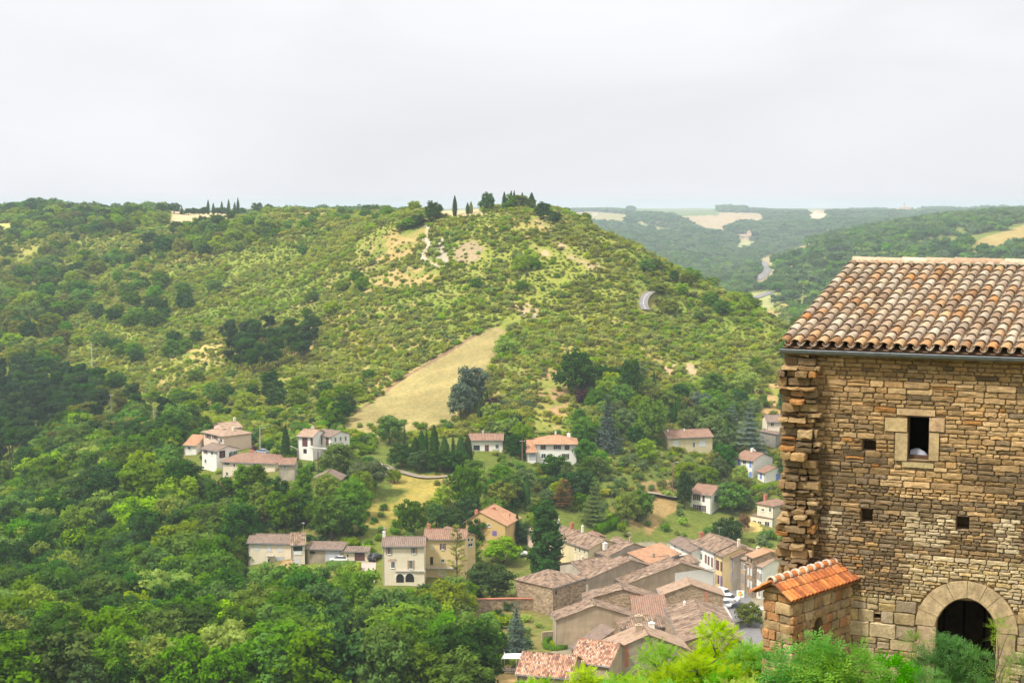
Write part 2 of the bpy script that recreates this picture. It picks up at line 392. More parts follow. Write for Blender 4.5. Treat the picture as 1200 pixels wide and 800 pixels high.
def bare(x, y, z, grow=0.0):
    px, py = proj(x, y, z); m = np.zeros(np.shape(px), bool)
    wob = (fbm(x / 6, y / 6, 91, 3) - .5) * 5
    for poly, colr, (ya, yb), soft in PATCH:
        m |= inpoly(px + wob * min(soft, 3) * .5, py + wob * .4 * min(soft, 3) * .5, poly) & (y > ya) & (y < yb)
    return m
def soft_bare(x, y, z):
    px, py = proj(x, y, z); m = np.zeros(np.shape(px), bool)
    for poly, colr, (ya, yb), soft in PATCH:
        if soft >= 2: m |= inpoly(px, py, poly) & (y > ya) & (y < yb)
    return m
def build_terrain():
    ys = list(np.linspace(-80, 176, 70)); y = 180.0
    while y < 1300: ys.append(y); y += max(.9, y * .0033)
    while y < 16000: ys.append(y); y += y * .009
    ys = np.array(ys)
    ks = np.concatenate([np.arange(-3600, -120, 45.), np.arange(-120, 1320, 3.), np.arange(1320, 4800, 45.)])
    K, Y = np.meshgrid(ks, ys)
    X = (K - 600) / F * (np.maximum(Y, 0) + 60 * np.clip(1 - Y / 200, .0, 1.35))
    Z = H(X, Y)
    V = np.stack([X, Y, Z], -1).reshape(-1, 3)
    nr, nc = K.shape; idx = np.arange(nr * nc).reshape(nr, nc)
    Q = np.stack([idx[:-1, :-1], idx[:-1, 1:], idx[1:, 1:], idx[1:, :-1]], -1).reshape(-1, 4)
    t = NT('ground_cover'); at_ = t.n('ShaderNodeAttribute', attribute_name='cover')
    f = t.noise(.9, 5, t.obj(), .7); g = t.noise(.16, 4, t.obj(), .6)
    c = t.mix(1.0, at_.outputs['Color'], t.mix(t.mapr(f, .3, .7), (.68, .70, .66), (1.3, 1.25, 1.2)), 'MULTIPLY')
    c = t.mix(1.0, c, t.mix(t.mapr(g, .3, .7), (.85, .9, .85), (1.12, 1.08, 1.0)), 'MULTIPLY')
    t.pbr(c, 1.0, normal=t.bump(f, .6, .35), spec=.05)
    me = npmesh('ground', V, Q, t.m, True)
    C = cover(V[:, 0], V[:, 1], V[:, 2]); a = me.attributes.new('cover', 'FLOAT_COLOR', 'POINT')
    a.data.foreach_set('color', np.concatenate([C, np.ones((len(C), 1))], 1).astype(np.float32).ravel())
    o = bpy.data.objects.new('ground', me); COL.objects.link(o); tag(o, kind='structure')
    return o
build_terrain()
def smooth_pts(P, n=6):
    out = []
    for i in range(len(P) - 1):
        p0 = P[max(i-1, 0)]; p1 = P[i]; p2 = P[i+1]; p3 = P[min(i+2, len(P)-1)]
        for k in range(n):
            t = k / n
            out.append(.5 * ((2*p1) + (p2-p0)*t + (2*p0-5*p1+4*p2-p3)*t*t + (3*p1-p0-3*p2+p3)*t**3))
    out.append(P[-1]); return out
def ribbon(name, pts, width, mat, lift=.12, kind='structure', y0=180, wjit=0.0, marks=None, label=None, cat=None, walls=None):
    """a road or path laid over the ground along layout points"""
    P = [hit(a, b, 0, y0) for a, b in pts]; P = smooth_pts([Vector((p.x, p.y, 0)) for p in P], 8)
    mb = MB(); mk = MB(); n = len(P); vs = []; NW = 6
    for i, p in enumerate(P):
        d = (P[min(i+1, n-1)] - P[max(i-1, 0)]).normalized(); s = Vector((-d.y, d.x, 0))
        ww = width * (1 + wjit * (vnoise(np.array([i * .37]), np.array([3.0]), 5)[0] - .5) * 2)
        z = max(Hs(p.x + s.x*q*ww/2, p.y + s.y*q*ww/2) for q in (-1, -.5, 0, .5, 1)) if wjit == 0 else None
        for k in range(NW + 1):
            q = p + s * ww * (k / NW - .5)
            zz = (z if z is not None else Hs(q.x, q.y)) + lift
            vs.append((q.x, q.y, zz))
    fs = [(i*(NW+1)+k, i*(NW+1)+k+1, (i+1)*(NW+1)+k+1, (i+1)*(NW+1)+k) for i in range(n-1) for k in range(NW)]
    mb.add(vs, fs); o = mb.build(name, mat); tag(o, label, cat, kind=kind)
    if marks:
        for off in marks:
            m2 = MB(); v2 = []
            for i in range(n):
                a = Vector(vs[i*(NW+1)]); b = Vector(vs[i*(NW+1)+NW]); c = a.lerp(b, .5 + off); e2 = (b-a).normalized() * .1
                v2 += [c - e2 + Vector((0,0,.02)), c + e2 + Vector((0,0,.02))]
            f2 = [(2*i, 2*i+1, 2*i+3, 2*i+2) for i in range(n-1) if off != 0 or i % 2 == 0]
            m2.add(v2, f2); tag(m2.build('road_marking', M['white']), kind='structure')
    return o
# ------------------------------------------------------------------ materials shared by things
M = {}
M['white'] = simple('white_paint', (.72, .72, .70), .6)
M['glass'] = simple('window_glass', (.035, .04, .045), .12, var=.3, spec=.6)
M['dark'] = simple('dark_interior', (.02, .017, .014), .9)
M['zinc'] = simple('zinc_sheet', (.17, .19, .21), .6, .5, var=.25, scale=6)
M['wood'] = simple('weathered_timber', (.20, .12, .07), .8, var=.3, scale=9)
M['timber_dark'] = simple('dark_timber', (.09, .05, .03), .8, var=.3, scale=9)
M['mortar'] = simple('clay_mortar', (.27, .19, .105), .95, var=.3, scale=14)
M['lime'] = simple('lime_mortar', (.55, .46, .36), .95, var=.2, scale=14)
M['cloth'] = simple('pale_cloth', (.34, .35, .42), .9, var=.15, scale=12)
def tinted(name, scale=7, spots=None, spotcol=(.5,.22,.04), rough=.9, bumpd=.03, streak=None):
    t = NT(name); a = t.n('ShaderNodeAttribute', attribute_name='tint').outputs['Color']; o = t.obj()
    f = t.noise(scale, 6, o, .7); g = t.noise(scale * 4.5, 6, o, .8); h = t.noise(scale * .45, 4, o, .6)
    c = t.mix(1.0, a, t.mix(t.mapr(f, .3, .7), (.62, .60, .58), (1.32, 1.30, 1.26)), 'MULTIPLY')
    c = t.mix(t.mapr(g, .50, .62, 0, .7), c, t.mix(1.0, a, (.45, .41, .37), 'MULTIPLY'))
    if spots: c = t.mix(t.mapr(t.noise(scale * 1.5, 5, o, .75), spots, spots + .1, 0, .75), c, spotcol)
    c = t.mix(t.mapr(h, .5, .72, 0, .5), c, t.mix(1.0, a, (.62, .60, .60), 'MULTIPLY'))
    return t.pbr(c, rough, normal=t.bump(t.math('ADD', f, t.math('MULTIPLY', g, .5)), .8, bumpd), spec=.15)
M['stone'] = tinted('rubble_stone', 7, .66, (.36, .17, .04))
M['dressed'] = tinted('dressed_sandstone', 5, None, bumpd=.012)
M['tile'] = tinted('canal_tile', 15, .57, (.50, .23, .05), bumpd=.02)
M['orange_tile'] = tinted('orange_tile', 9, .66, (.22, .09, .04), bumpd=.012)

# ------------------------------------------------------------------ the stone house in front
PHI = math.radians(21)
U = Vector((math.cos(PHI), -math.sin(PHI), 0)); NRM = Vector((math.sin(PHI), math.cos(PHI), 0))   # NRM points into the wall
P0 = at(925, 411, 28.0); CAM = Vector((0, 0, CZ))
GZ = 69.3
root = empty('stone_house', (P0.x, P0.y, GZ), -PHI)
tag(root, 'old rubble stone house with an arched doorway and a lichen-mottled canal tile roof', 'house')
def loc(p): d = p - Vector((P0.x, P0.y, GZ)); return Vector((d.dot(U), d.dot(NRM), d.z))
def W(px, py, off=0.0):                     # layout point on the facade -> (u, z) in the house's own frame
    dx, dz = ray(px, py); d = Vector((dx, 1, dz)); q = P0 + NRM * off - CAM
    t = q.dot(NRM) / d.dot(NRM); p = loc(CAM + d * t); return p.x, p.z
TOP = P0.z - GZ
def rect(a, b, c, d): u0, z1 = W(a, b); u1, z0 = W(c, d); return [u0, u1, z0, z1]
holes = [rect(1063, 488, 1089, 540), rect(1011, 515, 1026, 529), rect(1009, 595, 1022, 613), rect(1121, 604, 1135, 622), rect(1024, 718, 1032, 725)]
win = holes[0]
sur = []                                     # dressed blocks: rect in layout px
SUR = [(1051, 478, 1096, 488), (1037, 488.6, 1063, 506), (1089, 489, 1107, 506), (1049, 506.6, 1063, 540), (1089, 506.6, 1100, 540), (1057, 540.6, 1094, 549)]
sur = [rect(*q) for q in SUR]
ac = W(1132, 737); ri = abs(W(1168, 737)[0] - ac[0]); ro = abs(W(1193, 737)[0] - ac[0])
au, az = ac
def ring_block(z0, z1):                      # u-interval occupied by the doorway surround at this course
    zm = min(abs(z0 - az), abs(z1 - az)) if not (z0 < az < z1) else 0
    if z1 <= az: return (au - ro * .985, au + ro * .985) if z0 > az - .55 else (au - ri - .2, au + ri + .2)
    if zm >= ro: return None
    k = math.sqrt(ro * ro - zm * zm); return (au - k, au + k)
URIGHT = 7.4
mb = MB(); rnd = random.Random(5)
TAN = [(.41,.28,.14),(.37,.25,.12),(.34,.23,.115),(.44,.31,.16),(.30,.20,.10),(.37,.235,.105)]
BRN = [(.20,.14,.078),(.165,.12,.066),(.23,.16,.085),(.155,.112,.066),(.26,.175,.085),(.20,.15,.095)]
PAL = [(.45,.36,.21),(.40,.31,.17),(.48,.39,.24),(.37,.29,.16),(.43,.32,.15),(.36,.29,.19)]
WHT = [(.46,.37,.23),(.42,.33,.20),(.49,.41,.27)]
pale = [rect(1064, 598, 1106, 642), rect(1164, 606, 1192, 648), rect(966, 592, 990, 628), rect(1090, 600, 1120, 625)]
def stonecol(u, z):
    px_v = (TOP - z)
    for i, p in enumerate(pale):
        if p[0] < u < p[1] and p[2] < z < p[3] and rnd.random() < (.85 if i < 2 else .5): return rnd.choice(WHT)
    n = float(fbm(np.array([u * .8]), np.array([z * 1.1]), 12, 3)[0])
    lowz = W(1000, 694)[1]; midz = W(1000, 560)[1]
    if (z < lowz and u < au - ri) or (z < W(1190, 660)[1] and abs(u - au) < ro + .22): c = rnd.choice(PAL)
    elif z > midz + .5: c = rnd.choice(TAN) if rnd.random() < .93 else rnd.choice(BRN)
    elif z > midz - .3: c = rnd.choice(TAN if n > .47 else BRN)
    else: c = rnd.choice(BRN) if rnd.random() < .92 else rnd.choice(TAN)
    k = (.72 + .55 * n) * rnd.uniform(.85, 1.15)
    if rnd.random() < .02: c = (.36, .18, .06)
    return tuple(x * k for x in c)
def stone(mb, u0, u1, z0, z1, y, col, back=.06, j=.012, T=None):
    w_, h_ = u1 - u0, z1 - z0; c = min(w_, h_, .11) * rnd.uniform(.10, .26); r = lambda s_=j: rnd.uniform(-s_, s_)
    out = [(u0 + c, z0 + r()*.4), ((u0+u1)/2 + r(), z0 + r()*.8), (u1 - c, z0 + r()*.4), (u1 + r()*.4, z0 + c), (u1 + r()*.4, z1 - c), (u1 - c, z1 + r()*.4), ((u0+u1)/2 + r(), z1 + r()*.8), (u0 + c, z1 + r()*.4), (u0 + r()*.4, z1 - c), (u0 + r()*.4, z0 + c)]
    n = len(out); cx, cz = (u0+u1)/2, (z0+z1)/2; e = min(.014, h_ * .2)
    tl, tr_ = r(.010), r(.012)                     # the face leans a little
    def dep(a, b): return y + tl * (a - cx) / max(w_, .01) * 2 + tr_ * (b - cz) / max(h_, .01) * 2
    mid = []; 
    for a, b in out:
        k = math.hypot(a - cx, b - cz); q = max(0, 1 - e / max(k, .01) * rnd.uniform(.7, 1.5)); mid.append((cx + (a-cx)*q, cz + (b-cz)*q))
    vs = [(a, dep(a, b) + r(.006), b) for a, b in mid] + [(a, y + e * 1.1, b) for a, b in out] + [(a, y + e + back, b) for a, b in out] + [(cx + r(), dep(cx, cz) - rnd.uniform(0, .012), cz + r())]
    if T: vs = [T(*p) for p in vs]
    fs = [(i, (i+1) % n, 3*n) for i in range(n)] + [(i+n, (i+1) % n + n, (i+1) % n, i) for i in range(n)] + [(i+2*n, (i+1) % n + 2*n, (i+1) % n + n, i+n) for i in range(n)]
    mb.add(vs, fs, 0, col)
z = TOP - .02
lowz = W(1000, 694)[1]; midz = W(1000, 570)[1]
UL = W(962, 500)[0]
def fill(u0, u1, z0, z1, hgt):
    u = u0
    big = z1 < lowz + .05
    while u < u1 - .02:
        wd = rnd.uniform(1.3, 4.2) * hgt if not big else rnd.uniform(.9, 2.2) * hgt
        wd = min(max(wd, .10), .55)
        if u + wd > u1 - .09: wd = u1 - u
        uc, zc = u + wd / 2, (z0 + z1) / 2
        g = rnd.uniform(.004, .011)
        if hgt > .12 and rnd.random() < .28 and wd > .16:     # two thin stones in one course
            zm = z0 + (z1 - z0) * rnd.uniform(.35, .65)
            stone(mb, u + g, u + wd - g, z0 + g * .6, zm - g * .5, rnd.uniform(-.022, .008), stonecol(uc, zc))
            stone(mb, u + g, u + wd - g, zm + g * .5, z1 - g * .6, rnd.uniform(-.022, .008), stonecol(uc, zc))
        else:
            stone(mb, u + g, u + wd - g, z0 + g * .7, z1 - g * .7, rnd.uniform(-.022, .008), stonecol(uc, zc), j=.016 if big else .011)
        u += wd
while z > -.2:
    if z < lowz: hgt = rnd.uniform(.17, .30)
    elif z < midz: hgt = rnd.choice([rnd.uniform(.045, .075), rnd.uniform(.06, .10)])
    else: hgt = rnd.choice([rnd.uniform(.055, .09), rnd.uniform(.08, .135)])
    z0 = z - hgt; z1 = z
    cuts = []
    for h_ in holes + sur:
        if z0 < h_[3] - .015 and z1 > h_[2] + .015: cuts.append((h_[0], h_[1]))
    rb = ring_block(z0, z1)
    if rb: cuts.append(rb)
    cuts.sort(); segs = []; a = 0.0 if z > -9 else UL
    for c0, c1 in cuts:
        if c0 > a + .02: segs.append((a, c0))
        a = max(a, c1)
    segs.append((a, URIGHT))
    for s0, s1 in segs: fill(s0, s1, z0, z1, hgt)
    z = z0
mb.build('wall_masonry', M['stone'], root)
# rough core of the wall with the openings left out, and dark pockets behind them
mb = MB(); hs = [h_ for h_ in holes] + [[au - ri * .99, au + ri * .99, -.5, az + .0]]
ringrect = [au - ri, au + ri, az, az + ri]
xs = sorted({-.02, URIGHT} | {q for h_ in hs + [ringrect] for q in h_[:2]}); zs = sorted({-.5, TOP + .1} | {q for h_ in hs + [ringrect] for q in h_[2:]})
for i in range(len(xs) - 1):
    for j in range(len(zs) - 1):
        cx_, cz_ = (xs[i] + xs[i+1]) / 2, (zs[j] + zs[j+1]) / 2
        if any(h_[0] < cx_ < h_[1] and h_[2] < cz_ < h_[3] for h_ in hs + [ringrect]): continue
        mb.add([(xs[i], .045, zs[j]), (xs[i+1], .045, zs[j]), (xs[i+1], .045, zs[j+1]), (xs[i], .045, zs[j+1])], [(0,1,2,3)])
mb.build('mortar_bed', M['mortar'], root)
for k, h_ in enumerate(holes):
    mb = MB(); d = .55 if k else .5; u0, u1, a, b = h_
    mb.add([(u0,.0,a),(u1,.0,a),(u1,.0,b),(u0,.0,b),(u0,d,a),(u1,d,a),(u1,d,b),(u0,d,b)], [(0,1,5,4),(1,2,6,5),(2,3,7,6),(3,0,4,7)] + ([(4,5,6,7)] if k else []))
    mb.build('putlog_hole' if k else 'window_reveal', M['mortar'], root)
# room behind window and doorway
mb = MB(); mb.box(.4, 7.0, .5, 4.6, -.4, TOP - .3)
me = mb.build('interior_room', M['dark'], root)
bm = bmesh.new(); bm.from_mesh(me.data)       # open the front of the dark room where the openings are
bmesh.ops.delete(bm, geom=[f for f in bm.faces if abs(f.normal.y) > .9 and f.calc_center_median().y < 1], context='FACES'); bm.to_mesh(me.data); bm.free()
# dressed surround of the small window
wf = empty('window', (0, 0, 0)); wf.parent = root
mb = MB()
for q, r_ in zip(SUR, sur):
    col = tuple(x * rnd.uniform(.93, 1.06) for x in (.43, .32, .18)); g = .004
    T = None
    mb.box(r_[0] + g, r_[1] - g, -.025, .32, r_[2] + g, r_[3] - g, 0, col)
mb.build('window_surround', M['dressed'], wf)
mb = MB(); mb.box(win[0], win[1], .16, .24, win[2] + .01, win[2] + .07); mb.box(win[0] + .0, win[0] + .04, .18, .24, win[2] + .07, win[3]); mb.box(win[1] - .04, win[1], .18, .24, win[2] + .07, win[3])
mb.build('window_frame', M['timber_dark'], wf)
# pale cloth bundle lying on the window sill
mb = MB(); nu, nv = 14, 8; vs = []
for i in range(nu + 1):
    for j in range(nv + 1):
        a = i / nu; b = j / nv
        hh = .16 * math.sin(math.pi * min(1, a * .78 + .22)) ** .7 * math.sin(math.pi * b) ** .6 + .004 * math.sin(a * 13 + b * 5)
        vs.append((win[0] + .05 + a * (win[1] - win[0] - .1), .24 + b * .22 + .0, win[2] + .02 + max(0, hh)))
fs = [(i*(nv+1)+j, (i+1)*(nv+1)+j, (i+1)*(nv+1)+j+1, i*(nv+1)+j+1) for i in range(nu) for j in range(nv)]
mb.add(vs, fs)
P_ = root.matrix_basis
o = mb.build('cloth_bundle', M['cloth'], None, True)
o.location = (P0.x, P0.y, GZ); o.rotation_euler = (0, 0, -PHI)
mat0 = Vector(((win[0] + win[1]) / 2, .3, win[2]))
for v in o.data.vertices: v.co = v.co - mat0
wl = Matrix.Rotation(-PHI, 3, 'Z') @ mat0; o.location = Vector((P0.x, P0.y, GZ)) + wl
tag(o, 'pale blue-grey cloth bundle lying in the small square window of the stone house', 'cloth')
# doorway ring
dr = empty('doorway', (0, 0, 0)); dr.parent = root
mb = MB(); NV = 8
def inner(a):                                 # slightly pointed inner arch, a: 0 (right) .. pi (left)
    x = math.cos(a) * ri; zz = math.sin(a) * ri * 1.03
    k = 1 - abs(math.cos(a)); return (au + x * (1 - .07 * math.sin(2 * min(a, math.pi - a))), az + zz + .03 * k ** 3)
def outer(a): return (au + math.cos(a) * ro, az + math.sin(a) * ro)
JNT = [0, .42, .86, 1.18, math.pi / 2, 2.0, 2.42, 2.8, math.pi]
for k in range(len(JNT) - 1):
    a0, a1 = JNT[k] + .006, JNT[k+1] - .006; n = 6; vs = []
    _k = rnd.uniform(.93, 1.07); col = tuple(x * _k for x in (.43, .33, .195))
    for i in range(n + 1):
        a = a0 + (a1 - a0) * i / n; (xi, zi), (xo, zo) = inner(a), outer(a)
        xc, zc = xi + (xo - xi) * .07, zi + (zo - zi) * .07
        vs += [(xo, -.03, zo), (xc, -.03, zc), (xi, .03, zi), (xi, .42, zi), (xo, .04, zo)]
    fs = []
    for i in range(n):
        b = i * 5
        for q in ((0, 1), (1, 2), (2, 3), (4, 0)): fs.append((b + q[0], b + q[1], b + 5 + q[1], b + 5 + q[0]))
    fs += [(0, 1, 2, 3, 4), (n*5+4, n*5+3, n*5+2, n*5+1, n*5)]
    mb.add(vs, fs, 0, col)
for sgn in (-1, 1):
    zt = az - .008
    for k, hh in enumerate((.62, .5, .55, .6)):
        col = tuple(x * rnd.uniform(.9, 1.08) for x in (.40, .31, .18)); wd = [.34, .26, .36, .26][k]
        x0, x1 = sorted((au + sgn * ri, au + sgn * (ri + wd)))
        mb.box(x0, x1, -.03, .42, zt - hh + .006, zt - .006, 0, col); zt -= hh
mb.build('arch_surround', M['dressed'], dr)
mb = MB(); zb = W(1132, 713)[1]; mb.box(au - ri - .2, au + ri + .2, .75, .9, zb - .05, zb + .05)
for q in (-.35, 0, .35): mb.box(au + q - .04, au + q + .04, .9, 3.0, zb + .04, zb + .13)
mb.build('timber_beam', M['wood'], dr)
mb = MB()
for q in range(7): mb.box(au - ri - .9 + q * .42, au - ri - .9 + q * .42 + .36, 3.6 + .02 * (q % 2), 3.66 + .02 * (q % 2), -.3, zb - .1)
mb.build('plank_door', M['timber_dark'], dr)
# torn-off return wall: toothed stones standing out of the left end
mb = MB(); z = TOP - .03
Z675 = W(930, 680)[1]
wig = lambda z_, s_: (float(fbm(np.array([z_ * 1.4]), np.array([s_]), 5, 3)[0]) - .5)
while z > Z675 - 2.4:
    hgt = rnd.choice([rnd.uniform(.05, .10), rnd.uniform(.09, .18)]); z0 = z - hgt
    e0 = -.08 + wig(z, 1.0) * .25; u = e0 + rnd.uniform(-.07, .07); end = W(958, 500)[0] + wig(z, 9.) * .35
    while u < end:
        wd = rnd.uniform(.13, .36) * (1.2 if hgt > .14 else 1)
        if u + wd > end: wd = end - u + rnd.uniform(0, .08)
        if wd < .06: break
        out_ = .08 + .26 * max(0, 1 - abs(u - .12) / .5) + rnd.uniform(-.12, .22) + wig(z, 4) * .3
        if z > TOP - .25: out_ *= .4
        c = rnd.choice(TAN if rnd.random() < .6 else BRN); c = (.40,.20,.07) if rnd.random() < .07 else c
        k = rnd.uniform(.75, 1.15)
        stone(mb, u + .006, u + wd - .008, z0 + .008, z - .006, -max(.04, out_), tuple(x * k for x in c), back=max(.04, out_) + .05, j=.03)
        u += wd
    z = z0 - rnd.uniform(0, .012)
mb.build('broken_quoin', M['stone'], root)
mb = MB(); mb.box(-.04, .30, -.10, .03, Z675 - 2.4, TOP - .1)
mb.build('quoin_core', M['mortar'], root)
# body of the house behind the facade
BD = 4.9
mb = MB(); mb.add([(-.02, .05, -2), (-.02, .05, TOP), (-.02, BD*2, TOP), (-.02, BD*2, -2), (URIGHT, .05, -2), (URIGHT, .05, TOP), (URIGHT, BD*2, TOP), (URIGHT, BD*2, -2)],
                  [(0,1,2,3), (4,7,6,5), (3,2,6,7)])
mb.add([(URIGHT - .002, .05, TOP - .02), (URIGHT - .002, BD*2, TOP - .6), (URIGHT - .002, 4.85, TOP + 1.35)], [(0,1,2)])
mb.build('side_wall', plaster('rubble_side', (.30, .21, .11), stone=True), root)
# roof
E0 = loc(at(917, 405, 27.85)); R0 = loc(at(1002, 309, 32.0))
bvec = R0 - E0; SL = bvec.length; bdir = bvec.normalized(); adir = Vector((1, 0, 0)); nrm = adir.cross(bdir).normalized()
adj = (bdir - adir * bdir.x)                  # slope direction without the skew of the verge
TC = [(.50,.41,.31),(.42,.32,.23),(.56,.48,.38),(.34,.24,.17),(.46,.33,.22),(.42,.37,.30),(.54,.43,.30),(.28,.195,.14),(.50,.29,.15),(.38,.31,.25),(.60,.53,.43)]
def arc_tile(mb, org, a, b, n_, r0, r1, L_, l0, l1, col, up=1, seg=7, th=.013):
    vs = []
    for (t_, r, lift) in ((0, r0, l0), (1, r1, l1)):
        for k in range(seg + 1):
            an = math.pi * k / seg
            for rr in (r, r - th):
                vs.append(org + b * (L_ * t_) + a * (-math.cos(an) * rr) + n_ * (lift + up * math.sin(an) * rr * .92))
    m_ = (seg + 1) * 2; fs = []
    for k in range(seg):
        i = k * 2
        fs += [(i, i+2, m_+i+2, m_+i), (i+1, m_+i+1, m_+i+3, i+3), (i, i+1, i+3, i+2)]
    fs += [(0, m_, m_+1, 1), (seg*2, seg*2+1, m_+seg*2+1, m_+seg*2)]
    mb.add(vs, fs, 0, col)
def tilecol(pal=TC):
    c = rnd.choice(pal); k = rnd.uniform(.84, 1.14)
    if pal is TC: c = tuple((x * .72 + y * .28) * .86 for x, y in zip(c, (.40, .30, .20)))
    return tuple(x * k for x in c)
SP = .243; EX = SL / 16.0
mb = MB(); ncol = int(8.2 / SP)
for j in range(ncol):
    for i in range(16):
        jit = Vector((rnd.uniform(-.012, .012), 0, 0))
        base = E0 + adir * (j * SP) + bdir * (i * EX + rnd.uniform(-.015, .015)) + jit
        c = tilecol()
        if i == 0 or rnd.random() < .08: c = tuple(x * y for x, y in zip(c, (1.08, .86, .62)))
        b2 = (bdir + adir * rnd.uniform(-.02, .02)).normalized()
        arc_tile(mb, base, adir, b2, nrm, .102, .084, EX * 1.2, .055, .028, c)
        base2 = E0 + adir * ((j + .5) * SP) + bdir * (i * EX - .04)
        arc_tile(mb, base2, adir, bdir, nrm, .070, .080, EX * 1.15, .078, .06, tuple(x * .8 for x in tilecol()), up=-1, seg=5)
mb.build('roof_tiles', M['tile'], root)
mb = MB()                                       # boarding under the tiles, back slope, eaves board
back0 = R0 + Vector((0, BD, -1.5)); X8 = Vector((8.2, 0, 0)); dn = Vector((0, 0, -.05))
mb.add([E0 + dn * .6, E0 + X8 + dn * .6, R0 + X8 + dn * .6, R0 + dn * .6], [(0,1,2,3)])
mb.add([R0, R0 + X8, back0 + X8, back0], [(0,1,2,3)])
mb.add([E0 + dn * .7 + Vector((.06,.0,0)), R0 + dn * .7 + Vector((.06,.0,0)), Vector((.06 + R0.x * .0, R0.y, TOP - .3)), Vector((.06, .05, TOP - .3))], [(0,1,2,3)])
mb.box(E0.x + .02, 8.2, E0.y + .05, E0.y + .08, E0.z - .16, E0.z - .04)
mb.box(E0.x + .04, 8.2, E0.y + .08, .08, E0.z - .17, E0.z - .14)
mb.build('roof_boarding', M['wood'], root)
mb = MB(); x = 0.0                              # ridge of long half-round tiles bedded in mortar
while x < 8.2:
    L_ = rnd.uniform(.52, .62)
    arc_tile(mb, R0 + adir * (x - .05) + Vector((0, .0, .01 + rnd.uniform(-.008, .008))), Vector((0, -1, 0)), Vector((1, 0, .012)), Vector((0, 0, 1)), .135, .125, L_ * 1.06, .035, .02, tuple(q * 1.12 for q in tilecol([(.50,.42,.32),(.46,.37,.27),(.42,.30,.21)])))
    x += L_
mb.build('ridge_tiles', M['tile'], root)
mb = MB(); mb.tube([R0 + Vector((.12, 0, .1)), R0 + Vector((.13, 0, .42))], [.008, .006], 5)
mb.build('lightning_spike', M['zinc'], root)
gut = empty('gutter', (0, 0, 0)); gut.parent = root
mb = MB(); vs = []; n = 10; GR = .085
gc = E0 + Vector((-.03, -.05, -.115))
for xx in (0, 8.3):
    for k in range(n + 1):
        an = math.pi + math.pi * k / n
        vs.append((gc.x + xx, gc.y + math.cos(an) * GR, gc.z + math.sin(an) * GR + .05))
    for k in range(n + 1):
        an = 2 * math.pi - math.pi * k / n
        vs.append((gc.x + xx, gc.y + math.cos(an) * GR * .9, gc.z + math.sin(an) * GR * .9 + .052))
m_ = 2 * (n + 1)
mb.add(vs, [(k, (k+1) % m_, (k+1) % m_ + m_, k + m_) for k in range(m_)] + [tuple(range(n + 1)), ])
mb.tube([(gc.x, gc.y - GR, gc.z + .055), (gc.x + 8.3, gc.y - GR, gc.z + .055)], [.011, .011], 6)
mb.build('gutter_trough', M['zinc'], gut, False)
for k in range(10):
    mb = MB(); xx = gc.x + .45 + k * .84
    mb.box(xx - .012, xx + .012, gc.y - GR - .008, gc.y + GR + .03, gc.z + .052, gc.z + .062)
    for q in range(5):
        a0, a1 = math.pi + math.pi * q / 5, math.pi + math.pi * (q + 1) / 5; R_ = GR + .006
        mb.add([(xx-.012, gc.y + math.cos(a0)*R_, gc.z+.05 + math.sin(a0)*R_), (xx+.012, gc.y + math.cos(a0)*R_, gc.z+.05 + math.sin(a0)*R_), (xx+.012, gc.y + math.cos(a1)*R_, gc.z+.05 + math.sin(a1)*R_), (xx-.012, gc.y + math.cos(a1)*R_, gc.z+.05 + math.sin(a1)*R_)], [(0,1,2,3)])
    mb.build('gutter_bracket', M['zinc'], gut)

# ------------------------------------------------------------------ small stone annex with the orange roof
_d = Vector((ray(976, 661)[0], 1, ray(976, 661)[1])); A1 = CAM + _d * ((P0 - CAM).dot(NRM) / _d.dot(NRM)); A0 = planehit(911, 681, A1.z)
ax = Vector((A1.x - A0.x, A1.y - A0.y, 0)); AL = ax.length; ax.normalize(); ay = Vector((-ax.y, ax.x, 0))    # ax towards the wall, ay to the left/back
an_ = empty('stone_annex', (A0.x, A0.y, GZ), math.atan2(ax.y, ax.x))
tag(an_, 'small stone annex with an arched niche and bright orange tile roof beside the stone house', 'annex')
RH = A1.z - GZ; HW = .34; DROP = .20; EZ = RH - DROP - .03; AL2 = AL + .45
mb = MB()
def acol():
    c = rnd.choice([(.40,.27,.13),(.34,.23,.12),(.38,.20,.09),(.44,.33,.19),(.30,.22,.13),(.36,.19,.085),(.42,.30,.16)]); k = rnd.uniform(.8, 1.2); return tuple(x * k for x in c)
nx0 = AL * .46; nr = .145; nz = EZ - .72             # niche centre along the side, radius, spring height
TA = lambda u, y, z_: (u, -HW + y, z_)           # right face
TB = lambda u, y, z_: (y, u, z_)                  # gable face: u across, y into
z = EZ
while z > -.1:
    hgt = rnd.uniform(.13, .26); z0 = z - hgt
    def run(a, b, T, zl, zh):
        u = a
        while u < b - .02:
            wd = rnd.uniform(.14, .38)
            if u + wd > b - .08: wd = b - u
            stone(mb, u + .006, u + wd - .006, zl + .006, zh - .006, rnd.uniform(-.03, .012), acol(), back=.05, j=.018, T=T); u += wd
    if z0 < nz + nr + .0 and z > nz - .62:
        zz = max(0, min(abs(z0 - nz), abs(z - nz))) if z0 > nz else 0
        k = math.sqrt(max(.001, (nr+.09)**2 - zz*zz)) if z0 > nz else nr
        run(0, nx0 - k, TA, z0, z); run(nx0 + k, AL2, TA, z0, z)
    else: run(0, AL2, TA, z0, z)
    run(-HW + .01, HW - .01, TB, z0, z)
    z = z0
# gable top
mb.add([(.0, -HW, EZ), (.0, HW, EZ), (.0, 0, RH - .06)], [(0,1,2)], 0, (.36,.24,.12))
stone(mb, -.2, .17, EZ + .01, RH - .14, -.02, (.36, .27, .15), T=TB)
